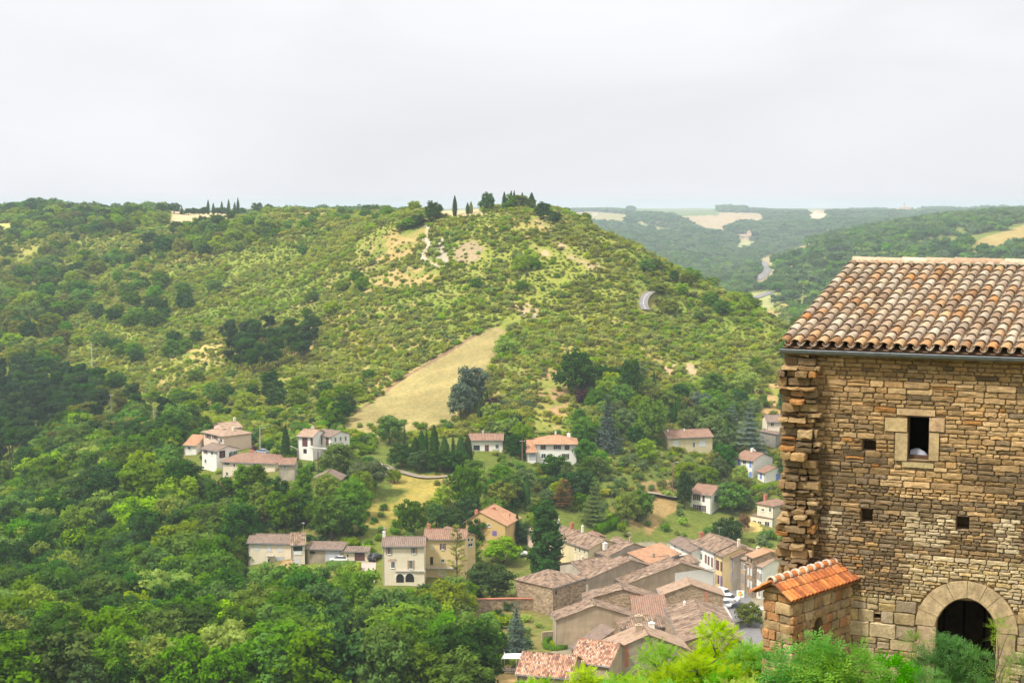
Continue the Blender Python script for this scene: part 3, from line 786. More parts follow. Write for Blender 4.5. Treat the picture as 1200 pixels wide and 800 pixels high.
# niche: arch stones and recess
for k in range(9):
    a0, a1 = math.pi * k / 9 + .03, math.pi * (k + 1) / 9 - .03
    vs = []
    for (r_, y_) in ((nr, -.03), (nr + .13, -.03), (nr + .13, .06), (nr, .22)):
        for a in (a0, a1): vs.append((nx0 + math.cos(a) * r_, -HW + y_, nz + math.sin(a) * r_ * 1.15))
    mb.add(vs, [(0,1,3,2), (2,3,5,4), (0,2,4,6), (1,7,5,3), (0,6,7,1)], 0, acol())
mb.build('annex_masonry', M['stone'], an_)
mb = MB(); mb.box(.04, AL2, -HW + .22, HW - .04, -.4, EZ + .02)
for s_ in (-1, 1): mb.box(*(sorted((nx0 + s_ * nr, nx0 + s_ * (nr + .04)))), -HW + .03, -HW + .24, nz - .7, nz)
mb.box(.04, nx0 - nr, -HW + .04, -HW + .22, -.4, EZ); mb.box(nx0 + nr, AL2, -HW + .04, -HW + .22, -.4, EZ)
mb.box(nx0 - nr, nx0 + nr, -HW + .04, -HW + .22, -.4, nz - .62); mb.box(nx0 - nr, nx0 + nr, -HW + .045, -HW + .22, nz + nr * 1.15, EZ)
mb.build('annex_core', M['mortar'], an_)
# roof
OC = [(.54,.19,.06),(.46,.155,.05),(.58,.24,.085),(.38,.125,.05),(.50,.20,.08),(.30,.105,.05)]
for side in (-1, 1):
    mb = MB(); down = Vector((0, side * (HW + .11), -(DROP + .09))); Ls = down.length; dd = -down.normalized()
    nn = Vector((1, 0, 0)).cross(dd) if side < 0 else dd.cross(Vector((1, 0, 0))); nn.normalize()
    if nn.z < 0: nn = -nn
    k = 0; x = -.16
    while x < AL2 + .1:
        for i in range(2):
            base = Vector((x, 0, RH)) + down * (1 - i * .5) ; c = tilecol(OC)
            arc_tile(mb, base, Vector((1, 0, 0)), dd, nn, .052, .045, Ls * .58, .045, .03, c, seg=5)
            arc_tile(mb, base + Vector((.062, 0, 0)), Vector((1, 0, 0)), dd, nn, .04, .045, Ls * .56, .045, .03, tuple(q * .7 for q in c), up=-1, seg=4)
        x += .124
    mb.add([Vector((-.14, 0, RH)), Vector((AL2 + .1, 0, RH)), Vector((AL2 + .1, 0, RH)) + down, Vector((-.14, 0, RH)) + down], [(0,1,2,3)], 0, (.4,.15,.06))
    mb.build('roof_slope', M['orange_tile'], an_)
mb = MB(); mm = MB(); x = -.2
while x < AL2:
    arc_tile(mb, Vector((x, 0, RH + .02)), Vector((0, -1, 0)), Vector((1, 0, 0)), Vector((0, 0, 1)), .088, .078, .30, .03, .01, tilecol(OC), seg=7)
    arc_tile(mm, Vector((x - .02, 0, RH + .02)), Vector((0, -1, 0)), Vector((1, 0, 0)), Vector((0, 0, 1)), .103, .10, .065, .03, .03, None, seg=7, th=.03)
    x += .26
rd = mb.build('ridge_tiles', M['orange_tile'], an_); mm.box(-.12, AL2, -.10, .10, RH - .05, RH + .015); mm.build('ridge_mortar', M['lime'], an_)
# ------------------------------------------------------------------ village houses
for n, c, st in [('cream', (.72,.63,.48), .22), ('offwhite', (.78,.75,.69), .16), ('pink', (.66,.50,.39), .2), ('yellow', (.72,.55,.28), .2),
              ('paleyellow', (.64,.54,.33), .3), ('grey', (.39,.315,.235), .75), ('beige', (.46,.355,.24), .7), ('greyrender', (.47,.405,.32), .7), ('ochre', (.56,.38,.16), .3),
              ('salmon', (.60,.32,.18), .3), ('darkgrey', (.27,.25,.21), .5)]:
    M['p_' + n] = plaster(n + '_render', c, st)
M['p_stone'] = plaster('village_rubble', (.46,.35,.23), .5, True)
M['p_stone2'] = plaster('warm_rubble', (.46,.34,.22), .3, True)
M['r_brown'] = rooftile('brown_roof_tiles', [(.11,.07,.05),(.25,.16,.105),(.34,.23,.155),(.155,.10,.07),(.40,.30,.21)], mot=.95)
M['r_dark'] = rooftile('dull_roof_tiles', [(.17,.12,.095),(.25,.18,.14),(.21,.14,.105),(.31,.25,.2)], mot=.6)
M['r_pink'] = rooftile('faded_roof_tiles', [(.28,.18,.12),(.42,.29,.20),(.36,.23,.155),(.48,.36,.26)], mot=.7)
M['r_orange'] = rooftile('new_orange_tiles', [(.38,.19,.10),(.50,.27,.15),(.43,.22,.12),(.54,.33,.20)], mot=.7)
M['r_red'] = rooftile('red_roof_tiles', [(.22,.125,.085),(.31,.18,.12),(.26,.145,.10),(.36,.235,.165)], mot=.8)
M['r_mosaic'] = rooftile('mixed_roof_tiles', [(.20,.10,.07),(.44,.20,.11),(.58,.36,.23),(.48,.23,.13),(.66,.50,.37),(.30,.15,.10)], cell=(.27,.34), mot=1.15)
M['r_white'] = simple('pale_flat_roof', (.66,.62,.54), .8)
for n, c in [('brown', (.20,.10,.07)), ('blue', (.16,.24,.58)), ('green', (.06,.18,.12)), ('pale', (.58,.60,.60)), ('grey', (.42,.43,.46)), ('lgrey', (.30,.27,.24)), ('cream', (.7,.62,.46)), ('maroon', (.12,.05,.05)), ('purple', (.16,.12,.30)), ('tan', (.34,.22,.14))]:
    M['s_' + n] = simple(n + '_joinery', c, .6)
M['brick'] = simple('red_brick', (.42,.16,.10), .9, var=.25, scale=8)
M['concrete'] = simple('weathered_concrete', (.42,.39,.35), .9, var=.2, scale=2)
M['road'] = simple('asphalt_grey', (.17,.16,.16), .9, var=.15, scale=.8)
M['dirt'] = simple('dirt_track', (.29,.235,.185), .95, var=.2, scale=.6)
M['chalk'] = simple('chalk_track', (.40,.345,.28), .95, var=.2, scale=.5)
PROT = []          # what must stay visible: (px0, py0, px1, py1, distance)
FOOT = []          # footprints: (x, y, radius)
def uvroof(me, faces_uv):
    uv = me.uv_layers.new(name='UVMap'); k = 0
    for p in me.polygons:
        n = p.normal; ax_ = Vector((1,0,0)) if abs(n.x) < abs(n.y) else Vector((0,1,0))
        for li in p.loop_indices:
            c = me.vertices[me.loops[li].vertex_index].co
            u = c.dot(ax_); v = (c - ax_ * u).length
            uv.data[li].uv = (u, v)
class House: pass
def house(name, label, B, C, A=None, h=5.5, depth=8.0, ridge='BC', roof='gable', pitch=.32, apex=.5, wall='cream', rmat='brown', over=.45,
          wins=(), chim=(), prim='BC', cat='house', group=None, y0=180, zup=0.0, wall2=None, found=3.0, caps=True, keep=True, Z=None):
    b = hit(B[0], B[1], h, y0) if Z is None else planehit(B[0], B[1], Z)
    ze = b.z; c = planehit(C[0], C[1], ze); a = planehit(A[0], A[1], ze) if A else None
    if prim == 'BC' or a is None: e1 = (c - b); e1.z = 0; e1.normalize(); e2 = Vector((-e1.y, e1.x, 0))
    else: e2 = (a - b); e2.z = 0; e2.normalize(); e1 = Vector((e2.y, -e2.x, 0))
    w1 = abs((c - b).dot(e1)); w2 = abs((a - b).dot(e2)) if a is not None else depth
    gz = ze - h; rz = math.atan2(e1.y, e1.x)
    r = empty(name, (b.x, b.y, gz), rz); tag(r, label, cat, group)
    hs = House(); hs.r = r; hs.w1 = w1; hs.w2 = w2; hs.h = h; hs.ze = ze; hs.b = b; hs.e1 = e1; hs.e2 = e2; hs.gz = gz
    if isinstance(wall, str): wm = M['p_' + wall]
    else: wm = wall
    rm = M['r_' + rmat]
    # roof planes as functions over the footprint
    if roof == 'shed': rise = pitch * w2
    elif ridge == 'BC': rise = pitch * w2 * .5
    else: rise = pitch * w1 * .5
    mb = MB(); f = -found; ap = apex
    if roof == 'gable' and ridge == 'AB':
        xr = w1 * ap
        mb.add([(0,0,f),(w1,0,f),(w1,0,h),(xr,0,h+rise),(0,0,h)], [(0,1,2,3,4)]); mb.add([(0,w2,f),(w1,w2,f),(w1,w2,h),(xr,w2,h+rise),(0,w2,h)], [(4,3,2,1,0)])
        mb.add([(0,0,f),(0,w2,f),(0,w2,h),(0,0,h)], [(3,2,1,0)]); mb.add([(w1,0,f),(w1,w2,f),(w1,w2,h),(w1,0,h)], [(0,1,2,3)])
    elif roof == 'gable':
        yr = w2 * ap
        mb.add([(0,0,f),(0,w2,f),(0,w2,h),(0,yr,h+rise),(0,0,h)], [(4,3,2,1,0)]); mb.add([(w1,0,f),(w1,w2,f),(w1,w2,h),(w1,yr,h+rise),(w1,0,h)], [(0,1,2,3,4)])
        mb.add([(0,0,f),(w1,0,f),(w1,0,h),(0,0,h)], [(0,1,2,3)]); mb.add([(0,w2,f),(w1,w2,f),(w1,w2,h),(0,w2,h)], [(3,2,1,0)])
    elif roof == 'shed':
        mb.add([(0,0,f),(w1,0,f),(w1,0,h),(0,0,h)], [(0,1,2,3)]); mb.add([(0,w2,f),(w1,w2,f),(w1,w2,h+rise),(0,w2,h+rise)], [(3,2,1,0)])
        mb.add([(0,0,f),(0,w2,f),(0,w2,h+rise),(0,0,h)], [(3,2,1,0)]); mb.add([(w1,0,f),(w1,w2,f),(w1,w2,h+rise),(w1,0,h)], [(0,1,2,3)])
    else:
        mb.box(0, w1, 0, w2, f, h)
    wo = mb.build('wall', wm, r)
    rb = MB(); o = over; og = min(over, .3); T = .14; L = .02
    if roof == 'gable' and ridge == 'AB':
        xr = w1 * ap; p1 = rise / xr; p2 = rise / (w1 - xr)
        rb.prism([(-o,-og,h-p1*o+T),(xr,-og,h+rise+T),(xr,w2+og,h+rise+T),(-o,w2+og,h-p1*o+T)], T - L)
        rb.prism([(xr,-og,h+rise+T),(w1+o,-og,h-p2*o+T),(w1+o,w2+og,h-p2*o+T),(xr,w2+og,h+rise+T)], T - L)
        rl = ((xr, -og, h+rise+T), (xr, w2+og, h+rise+T))
    elif roof == 'gable':
        yr = w2 * ap; p1 = rise / yr; p2 = rise / (w2 - yr)
        rb.prism([(-og,-o,h-p1*o+T),(w1+og,-o,h-p1*o+T),(w1+og,yr,h+rise+T),(-og,yr,h+rise+T)], T - L)
        rb.prism([(-og,yr,h+rise+T),(w1+og,yr,h+rise+T),(w1+og,w2+o,h-p2*o+T),(-og,w2+o,h-p2*o+T)], T - L)
        rl = ((-og, yr, h+rise+T), (w1+og, yr, h+rise+T))
    elif roof == 'shed':
        rb.prism([(-og,-o,h-pitch*o+T),(w1+og,-o,h-pitch*o+T),(w1+og,w2+og,h+pitch*(w2+og)+T),(-og,w2+og,h+pitch*(w2+og)+T)], T - L); rl = None
    elif roof == 'hip':
        m = min(w1, w2) / 2 + o; z0 = h - pitch * o + T; z1 = z0 + pitch * m
        X0, X1, Y0, Y1 = -o, w1 + o, -o, w2 + o
        if w1 >= w2:
            q0, q1 = (X0 + m, (Y0+Y1)/2, z1), (X1 - m, (Y0+Y1)/2, z1)
            rb.prism([(X0,Y0,z0),(X1,Y0,z0),q1,q0], .1); rb.prism([(X1,Y1,z0),(X0,Y1,z0),q0,q1], .1)
            rb.prism([(X0,Y1,z0),(X0,Y0,z0),q0], .1); rb.prism([(X1,Y0,z0),(X1,Y1,z0),q1], .1)
        else:
            q0, q1 = ((X0+X1)/2, Y0 + m, z1), ((X0+X1)/2, Y1 - m, z1)
            rb.prism([(X0,Y0,z0),(X1,Y0,z0),q0], .1); rb.prism([(X1,Y1,z0),(X0,Y1,z0),q1], .1)
            rb.prism([(X0,Y1,z0),(X0,Y0,z0),q0,q1], .1); rb.prism([(X1,Y0,z0),(X1,Y1,z0),q1,q0], .1)
        rl = (q0, q1); rise = z1 - h - T
    else:
        rb.box(-.15, w1 + .15, -.15, w2 + .15, h + .01, h + .18); rl = None; rise = .18
    if rl and caps:
        p, q = Vector(rl[0]), Vector(rl[1]); n = max(1, int((q - p).length / .45))
        for i in range(n):
            s0 = p.lerp(q, i / n); s1 = p.lerp(q, (i + .92) / n); rb.tube([s0, s1], [.13, .11], 6, cap=False)
    ro_ = rb.build('roof', rm, r); uvroof(ro_.data, None)
    if roof in ('gable', 'hip', 'shed') and zup == 0:      # rain gutter and downpipe
        g = MB()
        if ridge == 'AB' and roof == 'gable': p1 = rise / (w1 * ap); zg = h - p1 * o - .02; g.tube([(-o - .05, -og, zg), (-o - .05, w2 + og, zg)], [.07, .07], 6); g.tube([(-.06, .15, zg), (-.06, .15, -2)], [.05, .05], 6)
        else: zg = h - (pitch if roof != 'gable' else rise / (w2 * ap)) * o - .02; g.tube([(-og, -o - .05, zg), (w1 + og, -o - .05, zg)], [.07, .07], 6); g.tube([(.15, -.06, zg), (.15, -.06, -2)], [.05, .05], 6)
        g.build('gutter', M['zinc'], r)
    def roofz(x, y):
        if roof == 'shed': return h + pitch * y
        if roof == 'flat': return h
        if roof == 'hip': return h + pitch * min(x, w1 - x, y, w2 - y)
        if ridge == 'AB':
            xr = w1 * ap; return h + rise * (x / xr if x < xr else (w1 - x) / (w1 - xr))
        yr = w2 * ap; return h + rise * (y / yr if y < yr else (w2 - y) / (w2 - yr))
    hs.roofz = roofz
    for (fx, fy, ch, cm, cw) in chim:
        mb = MB(); x, y = fx * w1, fy * w2; z_ = roofz(x, y)
        mb.box(x - cw/2, x + cw/2, y - cw*.35, y + cw*.35, z_ - .6, z_ + ch); mb.box(x - cw/2 - .06, x + cw/2 + .06, y - cw*.35 - .06, y + cw*.35 + .06, z_ + ch, z_ + ch + .09)
        mb.box(x - cw*.2, x + cw*.2, y - cw*.15, y + cw*.15, z_ + ch + .09, z_ + ch + .32)
        mb.build('chimney', M[cm], ro_)
    hs.Mi = Matrix.Translation((b.x, b.y, gz)) @ Matrix.Rotation(rz, 4, 'Z')
    for wn in wins: opening(hs, *wn)
    # occupy
    cs = [b + e1 * (w1 * i) + e2 * (w2 * j) for i in (0, 1) for j in (0, 1)]
    if keep:
        P = [proj(q.x, q.y, zz) for q in cs for zz in (ze,)] + [proj(q.x, q.y, ze - h * .72) for q in cs[:3]]
        top = (cs[0] + cs[3]) / 2; P.append(proj(top.x, top.y, ze + rise))
        xs_ = [p[0] for p in P]; ys_ = [p[1] for p in P]; PROT.append((min(xs_), min(ys_), max(xs_), max(ys_), b.y))
    cc = (cs[0] + cs[3]) / 2; FOOT.append((cc.x, cc.y, math.hypot(w1, w2) / 2 * .9 + .8))
    return hs
def facept(hs, face, px, py):
    dx, dz = ray(px, py); d = Vector((dx, 1, dz)); n = hs.e2 if face == 'F' else hs.e1
    b = Vector((hs.b.x, hs.b.y, hs.gz)) 
    if face == 'R': b = b + hs.e1 * hs.w1
    t = (b - CAM).dot(n) / d.dot(n); q = CAM + d * t - Vector((hs.b.x, hs.b.y, hs.gz))
    return (q.dot(hs.e1) if face == 'F' else q.dot(hs.e2)), q.z
def opening(hs, face, px, py, w_, h_, style='w'):
    u0 = facept(hs, face, px - w_ / 2, py)[0]; u1 = facept(hs, face, px + w_ / 2, py)[0]
    uc, zc = facept(hs, face, px, py); ww = min(abs(u1 - u0), 4.2 if style[0] in 'gl' else 1.9); hh = h_ / F * (Vector((hs.b.x, hs.b.y, hs.ze)) - CAM).length * 1.03
    lim = hs.w1 if face == 'F' else hs.w2
    ww = min(ww, lim * .8); uc = min(max(uc, ww / 2 + .05), lim - ww / 2 - .05)
    zc = min(max(zc, -1.5), hs.h - hh / 2 - .02) if style[0] != 'G' else zc
    if face == 'F': T = lambda u, d, z: (u, -d, z)
    elif face == 'R': T = lambda u, d, z: (hs.w1 + d, u, z)
    else: T = lambda u, d, z: (-d, u, z)
    k = style.split(':'); st = k[0]; colr = k[1] if len(k) > 1 else 'brown'
    a, b_, z0, z1 = uc - ww/2, uc + ww/2, zc - hh/2, zc + hh/2
    mb = MB(); fr = .07
    if st == 'arch':
        n = 12; vs = [T(a, .03, z0), T(b_, .03, z0)]; zs_ = z1 - ww / 2
        arc = [T(uc + math.cos(math.pi*i/n) * ww/2, .03, zs_ + math.sin(math.pi*i/n) * ww/2) for i in range(n + 1)]
        mb.add([T(a, .03, z0)] + [T(b_, .03, z0)] + arc, [tuple(range(n + 3))]); mb.build('arched_opening', M['dark'], hs.r)
        m2 = MB()
        for i in range(n):
            a0, a1 = math.pi*i/n, math.pi*(i+1)/n
            q = [T(uc + math.cos(t_) * r_, d_, zs_ + math.sin(t_) * r_) for d_ in (.0, .07) for r_ in (ww/2, ww/2 + .22) for t_ in (a0, a1)]
            m2.add(q, [(0,1,3,2),(4,5,7,6),(0,1,5,4),(2,3,7,6)])
        m2.build('arch_trim', M['p_offwhite'], hs.r); return
    fm = {'w': 'white', 's': 'white', 'c': 's_' + colr, 'd': 'timber_dark', 'g': 's_' + colr, 'l': 'white', 'h': 'dark', 'p': 's_' + colr}[st]
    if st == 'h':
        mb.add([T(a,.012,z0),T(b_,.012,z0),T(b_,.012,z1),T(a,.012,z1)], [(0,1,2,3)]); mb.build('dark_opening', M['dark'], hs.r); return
    # frame: four bars, sill under it
    for q in ((a - fr, a, z0 - fr, z1 + fr), (b_, b_ + fr, z0 - fr, z1 + fr), (a, b_, z1, z1 + fr), (a, b_, z0 - fr, z0)):
        mb.box(q[0], q[1], .0, .06, q[2], q[3], T=T)
    if st in 'ws': mb.box(a - .12, b_ + .12, .0, .14, z0 - fr - .08, z0 - fr - .005, T=T)
    nm = {'g': 'garage_door', 'd': 'door'}.get(st, 'window'); wo = mb.build(nm, M[fm], hs.r)
    if st in ('c', 'g', 'p'):
        m2 = MB(); n = max(2, int(ww / (.3 if st == 'g' else .5)))
        for i in range(n): m2.box(a + ww*i/n + .008, a + ww*(i+1)/n - .008, .01, .045, z0, z1, T=T)
        m2.build('shutter' if st != 'g' else 'door_leaf', M['s_' + colr], wo)
    else:
        m2 = MB(); m2.add([T(a,.012,z0),T(b_,.012,z0),T(b_,.012,z1),T(a,.012,z1)], [(0,1,2,3)]); m2.build('pane', M['glass'], wo)
        if ww > .5 and st in 'ws':
            m3 = MB(); m3.box(uc - .03, uc + .03, .014, .04, z0, z1, T=T); m3.build('mullion', M['white'], wo)
    if st == 's':
        for sg in (-1, 1):
            m2 = MB(); c0, c1 = sorted((uc + sg * (ww/2 + .05), uc + sg * (ww/2 + .05 + ww * .52)))
            m2.box(c0, c1, .02, .07, z0 - .05, z1 + .03, T=T)
            for q in range(3): m2.box(c0 + .05, c1 - .05, .07, .085, z0 + hh * (.12 + .33*q), z0 + hh * (.17 + .33*q), T=T)
            m2.build('shutter', M['s_' + colr], wo)
def fbox(hs, name, mat, face, p0, p1, d0, d1, parent=None):
    """a box on a facade between two layout points, standing out d0..d1"""
    u0, z1 = facept(hs, face, *p0); u1, z0 = facept(hs, face, *p1)
    if face == 'F': T = lambda u, d, z: (u, -d, z)
    elif face == 'R': T = lambda u, d, z: (hs.w1 + d, u, z)
    else: T = lambda u, d, z: (-d, u, z)
    mb = MB(); mb.box(min(u0,u1), max(u0,u1), d0, d1, min(z0,z1), max(z0,z1), T=T); return mb.build(name, M[mat], parent or hs.r)
def railing(hs, face, p0, p1, d, hgt=1.0, mat='lgrey', slab=True, name='balcony'):
    u0, z0 = facept(hs, face, *p0); u1, _ = facept(hs, face, *p1); u0, u1 = sorted((u0, u1))
    if face == 'F': T = lambda u, d_, z: (u, -d_, z)
    elif face == 'R': T = lambda u, d_, z: (hs.w1 + d_, u, z)
    else: T = lambda u, d_, z: (-d_, u, z)
    mb = MB(); mb.box(u0, u1, .0, d, z0 - .16, z0, T=T); o = mb.build(name, M['concrete'], hs.r)
    mb = MB(); n = max(2, int((u1 - u0) / .35))
    mb.box(u0, u1, d - .05, d, z0 + hgt - .05, z0 + hgt, T=T)
    for i in range(n + 1):
        q = u0 + (u1 - u0 - .03) * i / n; mb.box(q, q + .03, d - .04, d - .01, z0, z0 + hgt - .05, T=T)
    mb.build('railing', M['s_' + mat], o)

HS = {}
PROT += [(630,442,664,500,452), (778,425,814,442,500), (886,456,925,492,445)]
# --- houses on the far slope, reading from the photograph's upper left
HS['pinkhouse'] = house('hillside_house', 'pink rendered villa with a faded hipped roof, highest of the white houses on the slope', (238,505.5), (262,511), h=5.6, depth=9, roof='hip', wall='pink', rmat='pink', A=None,
    wins=[('F',244,511,3,5,'s:brown'),('F',252,512,3,5,'s:brown'),('F',259,516,3,4,'w')], chim=[(.8,.5,1.0,'p_cream',.7)])
HS['pinkwing'] = house('hillside_house', 'pink gabled wing with two upper windows beside the pink rendered villa', (262,502), (283,500), h=6.5, depth=7, ridge='BC', wall='pink', rmat='pink',
    wins=[('F',268,507,2.5,4,'s:brown'),('F',276,506,2.5,4,'s:brown')], chim=[(.9,.5,1.0,'p_cream',.7)])
HS['tiny'] = house('hillside_cottage', 'small white cottage with an orange roof half hidden by trees', (216,521), (230,521.5), h=3, depth=6, roof='shed', pitch=.3, wall='offwhite', rmat='orange', wins=[('F',222,525,2.5,3,'w')])
HS['whitegable'] = house('hillside_house', 'two-storey white house with a dark brown roof and a recessed porch on its gable', (254.5,528.5), (285,526), A=(236.5,525), h=5.8, prim='AB', ridge='AB', roof='gable', wall='offwhite', rmat='dark', apex=.5, pitch=.3,
    wins=[('F',270.5,532.5,4.5,5,'w'),('F',274,531,4,5,'s:green'),('S',241,529,2,4.5,'s:brown'),('S',248.5,530.5,2,4.5,'w'),('S',241,540,2,4,'w'),('F',260.5,532,9,8,'h'),('F',260.5,533,2.5,6,'p:maroon')], chim=[(.55,.6,1.0,'concrete',.6)])
HS['longlow'] = house('hillside_house', 'long low white house with a wide hipped roof, brown turning orange at one end', (260,540.5), (322,542.5), h=4.4, depth=11, roof='hip', wall='cream', rmat='red', pitch=.28,
    wins=[('F',266,543,6,2.5,'w'),('F',274.5,545,2,3,'w'),('F',266,555,2.5,4,'w'),('F',300,545,5,3,'w')], chim=[(.38,.7,.8,'brick',1.1)])
HS['longwing'] = house('hillside_cottage', 'cream lean-to wing with a small orange roof at the end of the long low house', (327,543.5), (345,543.5), h=4.6, depth=6, roof='gable', ridge='BC', wall='greyrender', rmat='red', wins=[('F',334,547,3,2,'w')])
HS['terrace'] = house('terrace_block', 'small walled terrace with a red tiled rim below the long low house', (246,569), (266,569), h=2.0, depth=4, roof='flat', wall='greyrender', rmat='red', cat='terrace')
HS['bigwhiteL'] = house('hillside_villa', 'white two-storey villa block with a pink tile roof and tall brown shutters', (349,510.5), (366.5,511.5), h=6.4, depth=8, roof='gable', ridge='BC', wall='offwhite', rmat='pink', pitch=.3,
    wins=[('F',357.3,517.8,5.5,9,'c:maroon'),('F',357.5,528.5,4,5,'h'),('F',368,517,2,9,'c:maroon')], chim=[(.22,.9,1.2,'concrete',.9)])
HS['bigwhiteR'] = house('hillside_villa', 'white villa wing with a brown roof, a gable of three windows and a first-floor balcony', (388.5,511.5), (409.5,507.8), A=(370,508.5), h=6.4, prim='BC', ridge='AB', roof='gable', wall='offwhite', rmat='dark', pitch=.3,
    wins=[('F',393,515,2,5,'w'),('F',399,514,2,4.6,'w'),('F',405,513.5,2,5,'w'),('S',375.5,516.5,4,7,'c:maroon'),('S',383.5,517.5,3,9,'c:maroon')])
railing(HS['bigwhiteL'], 'F', (365.5,523.5), (386,523.5), 1.2)
HS['hut'] = house('garden_shed', 'ochre garden shed with a weathered gable roof below the white villa', (368,560.5), (397,561), h=2.2, depth=6, roof='gable', ridge='AB', wall='ochre', rmat='dark', pitch=.42, over=.8, cat='shed')
HS['bungalow'] = house('hillside_bungalow', 'long white bungalow with a shallow reddish roof beside dark cypresses', (550,515), (589,515), h=3.2, depth=7, roof='gable', ridge='BC', wall='offwhite', rmat='red', pitch=.3, over=.6, found=1.5,
    wins=[('F',558.5,524.5,7.5,6,'l'),('F',570.5,525,4,7,'p:maroon'),('F',582.5,523,3.5,4.5,'w')], chim=[(.4,.5,.8,'concrete',.6)])
HS['orangehip'] = house('hillside_villa', 'white villa with a bright orange hipped roof and dark brown shutters', (628,519.5), (675.5,519.5), h=5.2, depth=9, roof='hip', wall='offwhite', rmat='orange', pitch=.34, over=.6,
    wins=[('F',636.5,523,5.5,6,'c:maroon'),('F',653,523,4,6,'s:maroon'),('F',664.5,523.5,5,6,'c:maroon'),('F',637,534,5,5,'w'),('F',662.5,534,4,5,'s:maroon')], chim=[(.5,.6,1.1,'p_offwhite',.4),(.83,.7,1.0,'p_offwhite',.9)])
HS['orangegarage'] = house('attached_garage', 'low garage with an orange roof and blue-grey door beside the orange-roofed villa', (617.5,529.5), (628,529.5), h=2.8, depth=7, roof='shed', wall='offwhite', rmat='orange', pitch=.3, wins=[('F',623.5,534.5,7,7,'g:grey')], cat='garage')
HS['creamlong'] = house('hillside_villa', 'cream villa with a broad pinkish-brown roof and a creeper-covered porch', (782.5,513), (835,511), h=3.6, depth=8, roof='gable', ridge='BC', wall='paleyellow', rmat='red', pitch=.38,
    wins=[('F',792,520.5,5.5,8,'c:pale'),('F',813,521,2.5,6,'w'),('F',823,520,8,6,'c:pale')], chim=[(.08,.4,.5,'p_offwhite',.4),(.45,.4,.5,'p_offwhite',.4)])
HS['blueshut'] = house('hillside_villa', 'white villa with light blue shutters and a reddish-brown roof', (882.5,539.5), (920,537.5), A=(861.5,536), h=5.0, prim='AB', ridge='AB', roof='gable', wall='offwhite', rmat='red', pitch=.34, over=.5,
    wins=[('S',866,541,1.8,6,'c:blue'),('S',872.5,541,3.5,5,'w'),('S',879.5,543.5,2,7,'c:blue'),('S',866,553,1.8,5,'c:blue'),('S',873,555,2.5,5,'w'),('S',879.5,558,2.4,10,'c:blue')], chim=[(.5,.6,.8,'p_offwhite',.8),(.62,.6,.6,'p_offwhite',.7)])
HS['blueext'] = house('villa_extension', 'low white gabled extension with a blue door in front of the blue-shuttered villa', (896.5,553.8), (921,551), A=(888,551.5), h=2.9, prim='AB', ridge='AB', roof='gable', wall='offwhite', rmat='red', pitch=.34, over=.4,
    wins=[('F',911.7,560,4.6,9.5,'c:blue'),('S',891.8,557.5,2,6,'c:blue')], found=1.6, cat='extension')
HS['square'] = house('hillside_house', 'square white house with four dark shuttered windows facing the village', (833.5,579.8), (846,572), A=(809.3,577), h=5.2, prim='AB', ridge='AB', roof='gable', wall='offwhite', rmat='red', pitch=.32, over=.45, found=2,
    wins=[('S',816.5,582.5,4,6.5,'s:maroon'),('S',824.5,583.5,2,7.5,'c:maroon'),('S',816.5,594.5,4,6.5,'s:maroon'),('S',824,595.5,3,7,'s:maroon'),('F',838.5,584,3,6,'c:green')])
HS['veranda'] = house('hillside_villa', 'cream villa with a red-brown roof, brick chimney and covered veranda', (906,592.5), (925,588), A=(887.5,589), h=5.6, prim='AB', ridge='AB', roof='hip', wall='cream', rmat='red', pitch=.34,
    wins=[('S',894,597,3,2.5,'w'),('S',902.5,597,2.5,4.5,'w')], chim=[(.3,.8,1.6,'brick',.9)])
HS['verandalow'] = house('covered_veranda', 'open first-floor veranda with pale posts in front of the cream villa', (905,608), (912,606), A=(879.5,604), h=2.2, prim='AB', ridge='AB', roof='flat', wall='cream', rmat='dark', wins=[('S',884,612,4,5,'w'),('S',890,613,4,5,'w'),('S',899,613.5,5,5,'w')], cat='veranda', found=.4)
HS['topright'] = house('hillside_house', 'tall cream house with a dull brown roof and two small windows by the bare field', (899,494), (921,494), h=6.5, depth=8, roof='gable', ridge='BC', wall='cream', rmat='dark', pitch=.35,
    wins=[('F',905,497,3.5,4,'w'),('F',905,507,3.5,4,'w')])
HS['greyshed'] = house('grey_outhouse', 'grey rendered outhouse standing against the tall cream house', (909,509), (925,502), h=4.2, depth=5, roof='shed', pitch=.12, wall='darkgrey', rmat='dark', cat='outhouse')
# --- roadside group
HS['creamroad'] = house('roadside_house', 'long cream roadside house with pale shutters, a grey garage door and a brown roof', (290.5,635), (341,636), h=5.4, depth=6.3, roof='gable', ridge='BC', wall='cream', rmat='dark', pitch=.36,
    wins=[('F',301,641,5,6,'c:pale'),('F',315.3,641.5,5,7,'c:pale'),('F',328.3,642,5,7,'c:pale'),('F',315,656.5,2.4,4,'w'),('F',328,656.5,10,8,'g:grey')])
railing(HS['creamroad'], 'F', (312.5,650), (321.5,650), .9, .9)
HS['glazed'] = house('roadside_house', 'narrow cream wing with a glazed upper veranda and a patched roof', (342,637.5), (357,637), h=5.2, depth=8, roof='gable', ridge='BC', wall='cream', rmat='brown', pitch=.42, apex=.45,
    wins=[('F',349,642,11,6.5,'l'),('F',348.5,656.5,5,6,'c:pale'),('F',342.8,656,1.5,2,'w')])
fbox(HS['glazed'], 'veranda_panel', 'white', 'F', (344,645.5), (354,649.5), .02, .1)
HS['greygarage'] = house('roadside_garage', 'grey garage with a wide slate-blue double door and rusty flat roof', (359.5,642.5), (401,643.5), h=3.4, depth=4.6, roof='shed', pitch=.10, wall='grey', rmat='dark', wins=[('F',389.5,651.5,16,12,'g:grey'),('F',366,647,6,3,'h')], cat='garage')
